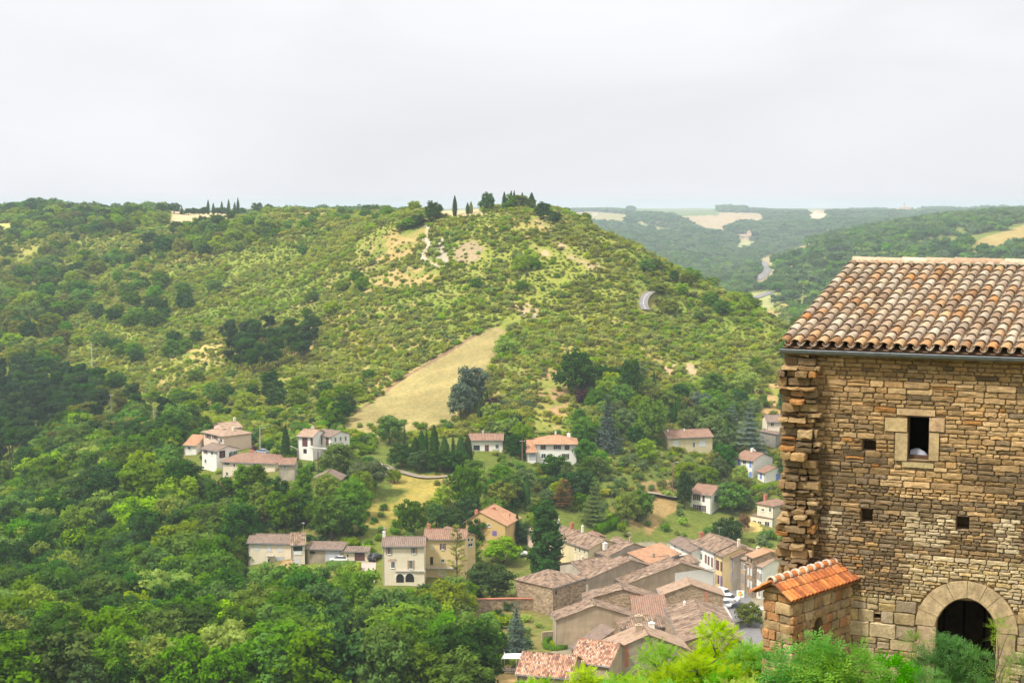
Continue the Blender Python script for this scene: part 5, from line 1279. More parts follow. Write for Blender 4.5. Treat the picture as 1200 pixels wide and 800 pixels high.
# television aerials on the roofs
def aerial(key, fx, fy, label):
    hs = HS[key]; x, y = fx * hs.w1, fy * hs.w2; z0 = hs.roofz(x, y); q = hs.Mi @ Vector((x, y, z0))
    r = empty('television_aerial', tuple(q), random.uniform(0, 3)); tag(r, label, 'aerial')
    mb = MB(); mb.tube([(0,0,-.1),(0,0,2.4)], [.03,.025], 5); mb.build('mast', M['concrete'], r); mb = MB(); mb.tube([(-.6,0,2.3),(.7,0,2.3)], [.02,.02], 4)
    for i in range(6): mb.tube([(-.5+i*.22,-.35,2.3),(-.5+i*.22,.35,2.3)], [.014,.014], 4)
    mb.build('antenna', M['concrete'], r)
for key, fx, fy, lb in [('grey gabled house with a tall antenna chimney on its reddish roof',.6,.2,'aerial on the grey gabled house'),('creamlong',.2,.6,'aerial on the broad roof of the cream villa'),('glazed',.9,.5,'aerial beside the glazed veranda wing'),
        ('long whitewashed street house with green shutters and narrow brown ones',.5,.6,'aerial on the long whitewashed street house'),('arches',.02,.4,'aerial at the gable of the cream arched house'),('big house with a half beige, half whitewashed gable wall',.62,.6,'aerial on the whitewashed gable house'),
        ('beige gabled house with a plain rendered wall above the topiary garden',.5,.5,'aerial on the beige gabled house')]: aerial(key, fx, fy, 'thin metal ' + lb)
# distant buildings
def farhouse(px, py, wm, hm, dm, wall, roof, label, name='distant_house', cat='house', Y=None, y0=1500, group=None, rz=0.0, tower=0):
    if Y: dx, _ = ray(px, py); p = Vector((dx * Y, Y, Hs(dx * Y, Y)))
    else: p = hit(px, py, 0, y0)
    r = empty(name, tuple(p), rz); tag(r, label, cat, group); mb = MB()
    mb.add([(-wm/2,0,-4),(wm/2,0,-4),(wm/2,dm,-4),(-wm/2,dm,-4),(-wm/2,0,hm),(wm/2,0,hm),(wm/2,dm,hm),(-wm/2,dm,hm),(-wm/2,dm/2,hm+dm*.18),(wm/2,dm/2,hm+dm*.18)], [(0,1,5,4),(2,3,7,6),(0,4,8,7,3),(1,2,6,9,5)])
    if tower: mb.box(wm*.2, wm*.2+tower, dm*.2, dm*.2+tower, 0, hm*1.6)
    mb.build('wall', M[wall], r); mb = MB(); o = .5
    mb.prism([(-wm/2-o,-o,hm-.05),(wm/2+o,-o,hm-.05),(wm/2+o,dm/2,hm+dm*.18+.25),(-wm/2-o,dm/2,hm+dm*.18+.25)], .25); mb.prism([(-wm/2-o,dm/2,hm+dm*.18+.25),(wm/2+o,dm/2,hm+dm*.18+.25),(wm/2+o,dm+o,hm-.05),(-wm/2-o,dm+o,hm-.05)], .25)
    if tower:
        c = (wm*.2+tower/2, dm*.2+tower/2, hm*1.6+tower*.8); x0, x1, y0_, y1 = wm*.2-.3, wm*.2+tower+.3, dm*.2-.3, dm*.2+tower+.3; zt = hm*1.6
        mb.add([(x0,y0_,zt),(x1,y0_,zt),(x1,y1,zt),(x0,y1,zt),c], [(0,1,4),(1,2,4),(2,3,4),(3,0,4)])
    mb.build('roof', M[roof], r)
    mb = MB(); nw = max(2, int(wm / 4))
    for i in range(nw):
        x = -wm/2 + wm * (i + .5) / nw
        mb = MB(); mb.add([(x-.5,-.03,hm*.4),(x+.5,-.03,hm*.4),(x+.5,-.03,hm*.75),(x-.5,-.03,hm*.75)], [(0,1,2,3)]); mb.build('window', M['dark'], r)
M['far_wall'] = M['p_cream']; rf = random.Random(9)
hv = [(700,676,'small brown hipped roof among the village houses, highest of the infill',5,7),(716,668,'narrow brown roof between the grey gables',6,7),(742,673,'small pink roof crowded behind the long grey gable',6,7),(768,663,'brown roof strip below the bright orange slope',5.5,6),(776,690,'narrow roof between the whitewashed gable and the stone gable',4.6,5),(712,712,'low roof tucked under the stone gable wall',4,6),(795,662,'small brown roof at the top of the whitewashed gable',5.5,6)]
for (px, py, lb, hh, dd) in hv:
    house('village_cottage', lb, B=(px, py), C=(px + 24, py - 4), h=hh, depth=dd, ridge='BC', roof='gable', pitch=.3, wall='greyrender', rmat=random.choice(['brown','pink','red']), over=.3, chim=[(.3,.5,1.0,'p_beige',.6)])
farhouse(873, 281, 26, 9, 14, 'p_pink', 'r_pink', 'pinkish stone castle house with a square tower across the valley', 'castle', 'castle', y0=2200, tower=9)
for i, px in enumerate([660,668,677,684,690,698]):
    farhouse(px, 246, rf.uniform(14,22), 9, 10, 'p_cream', 'r_pink', 'pale house in the hamlet on the far plateau above the first field', Y=4300 + rf.uniform(-90, 90), group='plateau hamlet houses', rz=rf.uniform(-.4,.4))
for i, px in enumerate([908,914,921,930,938,944,957,966,985,990]):
    farhouse(px, 243, rf.uniform(14,26), 11, 12, rf.choice(['p_cream','p_salmon','p_pink']), 'r_pink', 'pale red-roofed house in the village on the far skyline', Y=4400 + rf.uniform(-90, 90), group='skyline village houses', rz=rf.uniform(-.4,.4))
for i, px in enumerate([1046,1051,1057,1064,1070,1077]):
    farhouse(px, 243, rf.uniform(14,22), 13 + 8 * (i in (2, 3)), 10, 'p_pink', 'r_pink', 'grey-pink house of the hill village on the horizon' if i != 2 else 'towered building topping the hill village on the horizon', Y=4450 + rf.uniform(-60, 60), group='horizon hill village houses' if i != 2 else None, rz=rf.uniform(-.4,.4), tower=6 if i == 2 else 0)
farhouse(955, 290, 12, 5, 8, 'p_cream', 'r_pink', 'lone farm building among the trees on the near flank of the far valley', y0=1400)
# ------------------------------------------------------------------ foliage
HUES = {'mid green': (.105,.215,.014), 'dark green': (.042,.115,.016), 'yellow green': (.215,.320,.016), 'olive green': (.17,.20,.03),
        'blue green': (.115,.165,.125), 'rusty brown': (.24,.13,.055), 'grey green': (.13,.195,.055), 'deep purple': (.075,.030,.045), 'pine green': (.035,.075,.030),
        'scrub': (.29,.32,.045), 'far': (.085,.155,.045)}
def leafmat(name, col, var=.28, trans=.42, locscale=.02):
    t = NT(name); oi = t.n('ShaderNodeObjectInfo')
    rnd_ = oi.outputs['Random']; nz_ = t.noise(locscale, 3, oi.outputs['Location'])
    ln = t.noise(1.7, 3, t.obj(), .6)
    hsv = t.n('ShaderNodeHueSaturation'); hsv.inputs['Color'].default_value = (*col, 1)
    h_ = t.math('ADD', t.mapr(rnd_, 0, 1, .478, .512), t.mapr(nz_, .3, .7, -.012, .012)); t.l(h_, hsv.inputs['Hue'])
    t.l(t.mapr(t.math('FRACT', t.math('MULTIPLY', rnd_, 7.31)), 0, 1, .82, 1.1), hsv.inputs['Saturation'])
    t.l(t.math('MULTIPLY', t.mapr(t.math('FRACT', t.math('MULTIPLY', rnd_, 13.7)), 0, 1, 1 - var, 1 + var * 1.1), t.mapr(ln, .3, .7, .75, 1.3)), hsv.inputs['Value'])
    d = t.n('ShaderNodeBsdfDiffuse'); tr = t.n('ShaderNodeBsdfTranslucent'); t.l(hsv.outputs[0], d.inputs[0])
    c2 = t.mix(1.0, hsv.outputs[0], (1.15, 1.25, .6), 'MULTIPLY'); t.l(c2, tr.inputs[0])
    m = t.n('ShaderNodeMixShader'); m.inputs[0].default_value = trans; t.l(d.outputs[0], m.inputs[1]); t.l(tr.outputs[0], m.inputs[2])
    t.l(m.outputs[0], t.out.inputs[0]); return t.m
LM = {k: leafmat('foliage_' + k.replace(' ', '_'), v) for k, v in HUES.items()}
M['bark'] = simple('grey_bark', (.13,.10,.075), .95, var=.3, scale=5)
_bm = bmesh.new(); bmesh.ops.create_icosphere(_bm, subdivisions=1, radius=1); ICOV = np.array([v.co[:] for v in _bm.verts]); ICOF = np.array([[v.index for v in f.verts] for f in _bm.faces]); _bm.free()
def rot_from_normal(n, rng):
    n = n / np.linalg.norm(n, axis=1, keepdims=True)
    a = rng.normal(size=n.shape); u = np.cross(n, a); u /= np.linalg.norm(u, axis=1, keepdims=True); v = np.cross(n, u)
    return u, v, n
def leaves(P, Nn, size, rng, asp=.62, jit=.35, fold=.18):
    n = len(P); Nn = Nn + rng.normal(size=Nn.shape) * jit
    u, v, w_ = rot_from_normal(Nn, rng); s = size * rng.uniform(.6, 1.35, n)[:, None]
    V = np.stack([P - u * s * .5, P - v * s * asp * .5 - w_ * s * fold * .5, P + u * s * .5, P + v * s * asp * .5 - w_ * s * fold * .5], 1).reshape(-1, 3)
    Fq = np.arange(4 * n).reshape(n, 4); return V, Fq
def blob_crown(blobs, nl, size, rng, up=.25, core=.78, jit=.45, squash=.85, lift=0.0):
    B = np.array(blobs); area = B[:, 3] ** 2; cnt = rng.multinomial(nl, area / area.sum())
    Ps, Ns = [], []
    for (x, y, z, r), c in zip(B, cnt):
        d = rng.normal(size=(c, 3)); d[:, 2] += up; d /= np.linalg.norm(d, axis=1, keepdims=True)
        rr = r * rng.uniform(.78, 1.08, (c, 1)); rr *= 1 + .12 * np.sin(d[:, :1] * 9 + x * 40) 
        Ps.append(np.array([x, y, z]) + d * rr * np.array([1, 1, squash])); Ns.append(d)
    P = np.concatenate(Ps); N_ = np.concatenate(Ns)
    N_[:, 2] += lift
    V, Fq = leaves(P, N_, size, rng, jit=jit)
    cv, cf = [], []
    if core:
        for (x, y, z, r) in blobs:
            k = len(cv) * len(ICOV) + len(V)
            cv.append(ICOV * r * core * np.array([1, 1, squash]) * rng.uniform(.85, 1.1, (len(ICOV), 1)) + np.array([x, y, z]))
            f4 = np.concatenate([ICOF, ICOF[:, 2:]], 1) + k; cf.append(f4)
        V = np.concatenate([V] + cv)
    return V, Fq, (np.concatenate(cf) if cf else None)
def crown_mesh(name, kind, seed, mat, dens=1.0):
    rng = np.random.default_rng(seed); R = rng.uniform
    if kind == 'broadleaf':
        bl = [(R(-.05,.05), R(-.05,.05), .58, .22)]; n = 17; ph = R(0, 6)
        n = 22
        for i in range(n):
            a = ph + i * 2.4; zz = .24 + .66 * ((i + .5) / n); k = math.sqrt(max(.05, 1 - ((zz - .5) / .46) ** 2)) ; rr = .31 * k * R(.65, 1.2)
            bl.append((math.cos(a) * rr, math.sin(a) * rr, zz, R(.085, .16)))
        V, Fq, cf = blob_crown(bl, int(1900 * dens), .066 / math.sqrt(dens), rng, core=.62, jit=.55)
    elif kind == 'willow':
        bl = [(R(-.3,.3), R(-.3,.3), R(.3,.8), R(.12,.2)) for i in range(16)]
        V, Fq, cf = blob_crown(bl, int(2600 * dens), .05, rng, up=-.2, squash=1.3)
    elif kind == 'poplar':
        bl = []
        for i in range(22):
            zz = .12 + .8 * i / 21; rr = .13 * math.sin(math.pi * (zz * .85 + .12)) ** .7; a = i * 2.4
            bl.append((math.cos(a) * rr * .7, math.sin(a) * rr * .7, zz, R(.07, .11) * (1.15 - .5 * zz)))
        V, Fq, cf = blob_crown(bl, int(3000 * dens), .034, rng, squash=1.3)
    elif kind == 'cypress':
        n = int(1300 * dens); z_ = rng.uniform(0, 1, n) ** .9; a = rng.uniform(0, 2*math.pi, n)
        r_ = .088 * np.clip(np.sin(math.pi * np.clip(z_ * .8 + .18, 0, 1)), 0, 1) ** .75 * (1 - .5 * z_ ** 3) * rng.uniform(.8, 1.12, n)
        P = np.stack([np.cos(a) * r_, np.sin(a) * r_, .02 + z_ * .98], 1); N_ = np.stack([np.cos(a), np.sin(a), np.full(n, .35)], 1)
        V, Fq = leaves(P, N_, .035, rng, asp=.5); 
        zz = np.linspace(.02, .95, 8); cv = []; 
        for q in zz:
            rr = .066 * math.sin(math.pi * min(1, q * .8 + .18)) ** .75
            for k in range(7): cv.append((math.cos(k*.9)*rr, math.sin(k*.9)*rr, q))
        b0 = len(V); V = np.concatenate([V, np.array(cv)]); cf = np.array([[b0+i*7+k, b0+i*7+(k+1) % 7, b0+(i+1)*7+(k+1) % 7, b0+(i+1)*7+k] for i in range(7) for k in range(7)])
    elif kind in ('spruce', 'cedar'):
        Ps, Ns = [], []; nt_ = 17 if kind == 'spruce' else 11
        for i in range(nt_):
            f = i / (nt_ - 1); zz = .08 + .88 * f; br = (.30 if kind == 'spruce' else .40) * ((1 - f) ** .85 + .03) * R(.85, 1.1)
            nb = int(15 - 7 * f)
            for b_ in range(nb):
                a = 2*math.pi * (b_ + R(-.3, .3)) / nb + i; L_ = br * R(.7, 1.15); c = max(3, int((26 if kind == 'spruce' else 34) * dens * (L_ / .3)))
                t_ = rng.uniform(.15, 1, c) ** .7; wd = .055 * (1 - t_ * .5)
                off = rng.normal(size=c) * wd
                x = np.cos(a) * L_ * t_ - np.sin(a) * off; y = np.sin(a) * L_ * t_ + np.cos(a) * off
                z_ = zz - (.16 if kind == 'spruce' else .02) * L_ / .3 * t_ ** 1.5 * .5 + rng.normal(size=c) * .008 + (.0 if kind == 'spruce' else .03 * t_)
                Ps.append(np.stack([x, y, z_], 1)); Ns.append(np.stack([np.cos(a) * .5 + 0 * t_, np.sin(a) * .5 + 0 * t_, 1 + 0 * t_], 1))
        P = np.concatenate(Ps); N_ = np.concatenate(Ns); V, Fq = leaves(P, N_, .046, rng, asp=.5, jit=.3)
        b0 = len(V); cv = []
        for q in range(7):
            for k in range(8): rr = (.15 if kind == 'spruce' else .12) * (1 - q / 6.3); cv.append((math.cos(k*math.pi/4)*rr, math.sin(k*math.pi/4)*rr, .06 + q * .14))
        V = np.concatenate([V, np.array(cv)]); cf = np.array([[b0+i*8+k, b0+i*8+(k+1) % 8, b0+(i+1)*8+(k+1) % 8, b0+(i+1)*8+k] for i in range(6) for k in range(8)])
    elif kind == 'barefir':
        Ps, Ns = [], []
        for i in range(13):
            f = i / 12; zz = .16 + .8 * f; br = .30 * (1 - f * .72) * R(.7, 1.1)
            for b_ in range(5):
                a = R(0, 6.28); L_ = br * R(.6, 1.1); c = int(30 * dens)
                t_ = rng.uniform(.3, 1, c); off = rng.normal(size=c) * .03
                Ps.append(np.stack([np.cos(a)*L_*t_ - np.sin(a)*off, np.sin(a)*L_*t_ + np.cos(a)*off, zz + .05 * t_ + rng.normal(size=c) * .006], 1)); Ns.append(np.tile([0, 0, 1.], (c, 1)))
        V, Fq = leaves(np.concatenate(Ps), np.concatenate(Ns), .035, rng, asp=.5); cf = None
    elif kind == 'pine':
        bl = [(R(-.2,.2), R(-.2,.2), R(.52,.92), R(.09,.16)) for i in range(13)] + [(0, 0, .78, .2)]
        V, Fq, cf = blob_crown(bl, int(1500 * dens), .05, rng, squash=.6, up=.4, jit=.6)
    elif kind == 'shrub':
        bl = [(R(-.38,.38), R(-.38,.38), R(.2,.6), R(.2,.36)) for i in range(7)] + [(0, 0, .45, .38)]
        V, Fq, cf = blob_crown(bl, int(420 * dens), .15 / math.sqrt(dens), rng, up=.5, core=.6, lift=.8)
    elif kind == 'clump':
        bl = [(R(-.34,.34), R(-.34,.34), R(.3,.72), R(.2,.34)) for i in range(5)] + [(0, 0, .5, .38)]
        V, Fq, cf = blob_crown(bl, int(150 * dens), .2, rng, up=.6, core=.8, lift=.4)
    me = npmesh(name, V, Fq if cf is None else np.concatenate([Fq, cf]), mat); return me
def trunk_mesh(name, kind, seed):
    r_ = random.Random(seed); mb = MB(); hgt = {'pine': .8, 'barefir': .98, 'cypress': .12, 'shrub': .3}.get(kind, .62); rad = {'pine': .018, 'barefir': .014, 'cypress': .02, 'shrub': .04}.get(kind, .028)
    pts = [Vector((0, 0, -.06))]; 
    for i in range(1, 6): pts.append(Vector((r_.uniform(-.02, .02), r_.uniform(-.02, .02), hgt * i / 5)))
    mb.tube(pts, [rad * (1.25 - .16 * i) for i in range(6)], 7)
    if kind not in ('cypress',):
        for i in range(6):
            a = r_.uniform(0, 6.28); z0 = hgt * r_.uniform(.35, .8); L_ = .2 if kind != 'barefir' else .26
            mb.tube([(0, 0, z0), (math.cos(a)*L_*.5, math.sin(a)*L_*.5, z0 + .08), (math.cos(a)*L_, math.sin(a)*L_, z0 + .14)], [rad*.5, rad*.35, rad*.12], 5)
    return mb.mesh(name, M['bark'], True)
_cm = {}; _tm = {}
NVAR = {'broadleaf': 6, 'poplar': 2, 'cypress': 2, 'spruce': 2, 'cedar': 2, 'pine': 3, 'shrub': 5, 'clump': 5, 'willow': 1, 'barefir': 1}
def crown(kind, hue, var, dens=1.0):
    k = (kind, hue, var % NVAR[kind], dens)
    if k not in _cm: _cm[k] = crown_mesh('crown', kind, 100 + k[2] * 7 + len(kind), LM[hue], dens)
    return _cm[k]
def trunkm(kind, var):
    k = (kind, var % 2)
    if k not in _tm: _tm[k] = trunk_mesh('trunk', kind, 3 + k[1])
    return _tm[k]
NM = {'broadleaf': ('broadleaf_tree', 'tree'), 'poplar': ('poplar_tree', 'tree'), 'cypress': ('cypress_tree', 'cypress'), 'spruce': ('spruce_tree', 'spruce'), 'cedar': ('cedar_tree', 'cedar'),
      'pine': ('pine_tree', 'pine'), 'shrub': ('hillside_shrub', 'shrub'), 'willow': ('willow_tree', 'tree'), 'barefir': ('fir_tree', 'fir'), 'clump': ('woodland_tree', 'tree')}
def plant(kind, hue, x, y, z, h, w, label, group=None, var=0, rot=0.0, dens=1.0, name=None, cat=None):
    nm, ct = NM[kind]
    r = empty(name or nm, (x, y, z), rot); tag(r, label, cat or ct, group)
    sx = w / {'cypress': .17, 'poplar': .36, 'spruce': .6, 'cedar': .8, 'pine': .6, 'shrub': 1.25, 'willow': .9, 'barefir': .55, 'clump': 1.1}.get(kind, .78)
    for n_, me in (('trunk', trunkm(kind, var)), ('crown', crown(kind, hue, var, dens))):
        o = bpy.data.objects.new(n_, me); COL.objects.link(o); o.parent = r; o.scale = (sx, sx, h)
    return r
def tree_px(kind, hue, px, pyb, hpx, wpx, label, group=None, var=0, y0=180, dens=1.0, name=None, cat=None, Y=None):
    """plant a tree whose foot stands at a layout point; its size is given in layout pixels"""
    if Y is None: p = hit(px, pyb, 0, y0)
    else:
        dx, _ = ray(px, pyb); p = Vector((dx * Y, Y, Hs(dx * Y, Y)))
    s = p.y / F
    SPOT.append((px, pyb, wpx, p.y, p.x)); return plant(kind, hue, p.x, p.y, p.z - .1, hpx * s * 1.03, wpx * s, label, group, var, random.uniform(0, 6), dens, name, cat)
SPOT = []
# ---- trees that can be singled out
T_ = tree_px
T_('poplar', 'dark green', 640, 684, 100, 50, 'tall dense dark poplar beside the village, its top narrow', var=0)
T_('broadleaf', 'dark green', 575, 702, 44, 58, 'round dark leafy tree with an even domed crown above the tile-capped wall', var=1)
T_('spruce', 'blue green', 605, 773, 70, 44, 'blue-green spruce standing alone below the tile-capped wall')
T_('barefir', 'olive green', 535, 683, 68, 36, 'thin half-bare fir in front of the yellow roadside house')
T_('broadleaf', 'dark green', 559, 640, 38, 30, 'dark tree in front of the yellow gabled house with the orange roof', var=2)
T_('broadleaf', 'mid green', 548, 662, 34, 34, 'bushy green tree between the bare fir and the poplar', var=3)
T_('broadleaf', 'yellow green', 590, 660, 32, 42, 'pale green spreading tree below the yellow gabled house', var=4)
T_('cypress', 'dark green', 606, 636, 36, 8, 'slim dark cypress behind the white parked car')
T_('cypress', 'dark green', 335, 539, 41, 11, 'dark column cypress beside the white villa with the balcony')
T_('cypress', 'dark green', 851, 533, 46, 8, 'tall slim cypress between the cream villa and the layered cedar')
T_('cypress', 'dark green', 803, 499, 30, 8, 'cypress rising behind the chimney end of the cream villa')
T_('cypress', 'dark green', 790, 499, 26, 10, 'shorter cypress behind the cream villa, partly hidden')
T_('spruce', 'blue green', 712, 528, 66, 42, 'big silver-blue spruce on the slope right of the orange-roofed villa', var=1)
T_('cedar', 'blue green', 878, 533, 62, 50, 'wide layered blue cedar behind the blue-shuttered villa')
T_('cedar', 'blue green', 858, 506, 36, 30, 'smaller blue cedar at the shoulder of the layered one', var=1)
T_('broadleaf', 'blue green', 822, 488, 30, 26, 'round blue-green conifer above the cream villa', var=1)
T_('broadleaf', 'dark green', 675, 464, 54, 46, 'large dark evergreen tree standing over the bare terraced garden', var=0)
T_('broadleaf', 'dark green', 740, 470, 50, 24, 'tall dark tree with a narrow crown on the scrubby slope', var=5)
T_('broadleaf', 'mid green', 762, 520, 56, 38, 'tall rounded mid green tree left of the cream villa', var=2)
T_('broadleaf', 'blue green', 553, 480, 52, 40, 'silvery evergreen oak on the edge of the dry strip field', var=3)
T_('broadleaf', 'blue green', 540, 490, 42, 34, 'lower silvery evergreen oak at the foot of the dry strip field', var=4)
for i, (px, b, hh) in enumerate([(546.5,484,32),(562,494,26),(570.5,486,30)]):
    T_('cypress', 'dark green', px, b, hh, 6, ['slender cypress against the silvery oaks', 'middle cypress above the white bungalow, lowest of three', 'slender cypress at the uphill end of the trio above the bungalow'][i], 'cypresses above the bungalow')
for i, (px, b, hh) in enumerate([(474,538,42),(487,542,30),(494,540,36),(500,544,46),(509,546,48),(521,546,36),(531,548,44),(540,548,38),(548,545,36)]):
    T_('cypress' if i % 3 else 'spruce', 'dark green', px, b, hh, 14, 'tall dark conifer in the close dark row left of the white bungalow', 'dark conifers in a close row')
for i, (px, b, hh, ww) in enumerate([(470,548,30,30),(492,552,26,30),(516,553,28,32),(538,553,26,28)]):
    T_('broadleaf', 'dark green', px, b, hh, ww, 'dark evergreen filling the foot of the close conifer row', 'dark evergreens under the conifer row', var=i)
T_('broadleaf', 'mid green', 456, 520, 34, 34, 'rounded green tree at the top end of the dark conifer row', var=5)
T_('willow', 'grey green', 427, 578, 40, 54, 'weeping grey-green willow below the white villa')
T_('broadleaf', 'yellow green', 462, 566, 18, 18, 'small yellow-green shrub-like tree beside the willow', var=1)
T_('broadleaf', 'mid green', 398, 556, 38, 44, 'dark rounded tree in front of the white villa balcony', var=0)
T_('broadleaf', 'mid green', 481, 628, 46, 36, 'tall dense green tree on the dry meadow', var=2)
T_('broadleaf', 'mid green', 511, 618, 30, 22, 'smaller round green tree on the dry meadow', var=3)
T_('broadleaf', 'mid green', 546, 600, 56, 40, 'tall green tree above the yellow roadside house', var=4)
T_('broadleaf', 'yellow green', 576, 610, 30, 34, 'pale green tree in the gully above the yellow gabled house', var=2)
T_('broadleaf', 'yellow green', 611, 529, 34, 25, 'bright green tree screening the end of the white bungalow', var=1)
T_('broadleaf', 'mid green', 688, 546, 32, 30, 'round green tree at the right corner of the orange-roofed villa', var=0)
T_('broadleaf', 'dark green', 650, 562, 30, 34, 'dark bushy tree below the orange-roofed villa', var=5)
T_('cedar', 'grey green', 696, 615, 56, 40, 'grey-green cedar standing free below the blue spruce')
T_('broadleaf', 'yellow green', 868, 566, 22, 20, 'bright pale green tree beside the white villa with blue shutters', var=3)
T_('broadleaf', 'mid green', 858, 600, 36, 40, 'spreading tree covering the corner of the square white house', var=4)
T_('broadleaf', 'dark green', 802, 596, 46, 20, 'narrow dark fir-like tree left of the square white house', var=5)
T_('broadleaf', 'yellow green', 895, 478, 0.1, .1, 'tiny sapling', var=0) if False else None
T_('broadleaf', 'mid green', 894, 477, 17, 11, 'small lone tree standing on the bare brown field', var=2)
T_('broadleaf', 'dark green', 919, 481, 24, 16, 'dark tree at the edge of the bare brown field beside the stone house', var=1)
T_('broadleaf', 'deep purple', 577, 492, 28, 22, 'dark purple-leaved tree above the bungalow', var=2)
T_('broadleaf', 'deep purple', 683, 474, 18, 20, 'dark purple-leaved tree under the large dark evergreen', var=3)
T_('shrub', 'deep purple', 298, 529, 9, 14, 'dark purple shrub on the road behind the long low house', name='garden_shrub')
T_('broadleaf', 'olive green', 878, 735, 30, 34, 'round olive-green tree beside the village street', var=1)
T_('broadleaf', 'rusty brown', 872, 622, 22, 14, 'rusty brown bush-like tree beside the dry grass', var=1)
T_('barefir', 'rusty brown', 660, 596, 34, 40, 'bare brownish spreading tree in the gully', var=0)
T_('cedar', 'rusty brown', 108, 592, 46, 36, 'withered rusty conifer in the wood', var=1)
for (px, b, hh, ww, hu, v, lab) in [(90,545,50,44,'grey green',0,'dusty grey-green pine-like tree above the withered conifer'),(175,598,60,70,'mid green',1,'broad mid green tree with several domes under the white houses'),
        (150,560,52,54,'mid green',2,'tall leafy tree between the pine wood and the white houses'),(212,580,44,50,'dark green',3,'dark tree at the left edge of the white houses'),
        (235,548,0.1,0.1,'mid green',0,'')][:4]:
    T_('broadleaf', hu, px, b, hh, ww, lab, var=v)
for (px, b, hh, ww, hu, v, k, lab) in [(285,600,58,34,'mid green',0,'poplar','pale columnar tree before the long low house, left one'),(302,598,56,32,'mid green',1,'poplar','pale columnar tree before the long low house, right one'),
        (322,600,44,34,'dark green',2,'broadleaf','dark tree in front of the garage end of the long low house'),(356,606,62,28,'mid green',0,'poplar','tall light poplar between the wing and the ochre shed'),
        (383,590,36,34,'yellow green',1,'broadleaf','bright round tree covering the ochre garden shed'),(262,610,52,44,'dark green',4,'broadleaf','dark tree under the walled terrace'),
        (412,606,46,44,'mid green',0,'broadleaf','tall green tree at the left edge of the dry meadow'),(388,632,52,44,'mid green',3,'broadleaf','green tree standing over the grey garage'),
        (240,590,30,30,'dark green',5,'broadleaf','low dark tree left of the walled terrace')]:
    T_(k, hu, px, b, hh, ww, lab, var=v)
# skyline
for i, (px, hh, ww, k) in enumerate([(188,12,12,'broadleaf'),(195,9,10,'broadleaf'),(204,13,16,'broadleaf'),(213,10,8,'spruce'),(221,8,12,'broadleaf'),(227,9,8,'broadleaf'),(234,8,14,'broadleaf'),(240,10,10,'broadleaf'),(244,17,4,'cypress'),(250,13,4,'cypress'),
        (255,8,12,'broadleaf'),(260,15,4,'cypress'),(264,8,8,'broadleaf'),(268,17,4,'cypress'),(275,14,4,'cypress'),(279,19,4,'cypress'),(284,8,8,'broadleaf'),(302,14,14,'broadleaf'),(315,13,14,'broadleaf')]):
    T_(k, 'dark green', px, 246, hh, ww, 'dark %s in the skyline row behind the wheat field' % ('cypress' if k == 'cypress' else 'tree'), 'skyline %s behind the wheat field' % ('cypresses' if k == 'cypress' else 'trees'), var=i, Y=1060)
for (px, b, hh, ww, k, hu, lab) in [(508,244,24,20,'broadleaf','dark green','large ragged pine on the hilltop'),(490,243,13,22,'broadleaf','dark green','dark domed tree left of the hilltop pine'),(533,247,24,6,'cypress','dark green','single dark cypress on the open hilltop'),
        (548,247,13,5,'cypress','dark green','left one of two short hilltop cypresses'),(552,247,14,5,'cypress','olive green','right one of two short hilltop cypresses'),(571,255,22,18,'broadleaf','dark green','dark round tree beside the hilltop wheat patch'),
        (591,247,21,6,'cypress','dark green','leftmost cypress of the hilltop group'),(599,244,22,5,'cypress','dark green','tallest cypress of the hilltop group'),(602.5,246,22,5,'cypress','dark green','cypress touching the tallest one'),
        (612,246,20,6,'cypress','dark green','cypress inside the hilltop grove'),(623,248,20,9,'cypress','dark green','broad leaning cypress right of the hilltop grove'),(600,252,18,20,'broadleaf','mid green','pale green tree under the hilltop cypresses'),
        (611,252,18,20,'pine','olive green','brownish pine under the hilltop cypresses'),(620,253,14,18,'broadleaf','mid green','green tree at the right of the hilltop grove'),(637,257,20,20,'broadleaf','dark green','dark tree at the end of the hilltop line'),(651,262,14,16,'broadleaf','dark green','last dark tree where the hilltop starts to fall'),
        (480,250,12,26,'broadleaf','mid green','low wide tree below the hilltop pine'),(470,246,10,16,'broadleaf','mid green','small tree on the crest left of the pine')]:
    T_(k, hu, px, b, hh, ww, lab, Y={True: 648}.get(b < 256, None), y0=500)
for i in range(14):
    px = -30 + i * 14 + random.uniform(-4, 4); hh = random.uniform(8, 13) + 9 * math.exp(-((px - 50) / 28) ** 2)
    T_('broadleaf', random.choice(['dark green', 'mid green']), px, 250, hh, hh * 1.5, 'hazy round tree on the distant crest', 'hazy trees on the distant crest', var=i, Y=1230)
for (px, hh, ww) in [(808,20,18),(866,0,0)][:1]: pass
T_('broadleaf', 'olive green', 806, 336, 17, 16, 'brownish round tree on the ridge line above the bend of the road', var=2, y0=480)
T_('broadleaf', 'olive green', 772, 344, 14, 24, 'russet bush-like tree right above the bend of the road', var=1, y0=480)
T_('broadleaf', 'olive green', 784, 368, 18, 24, 'russet tree just right of the bend of the road', var=4, y0=480)
T_('broadleaf', 'dark green', 790, 330, 14, 14, 'dark round tree on the falling ridge', var=3, y0=480)

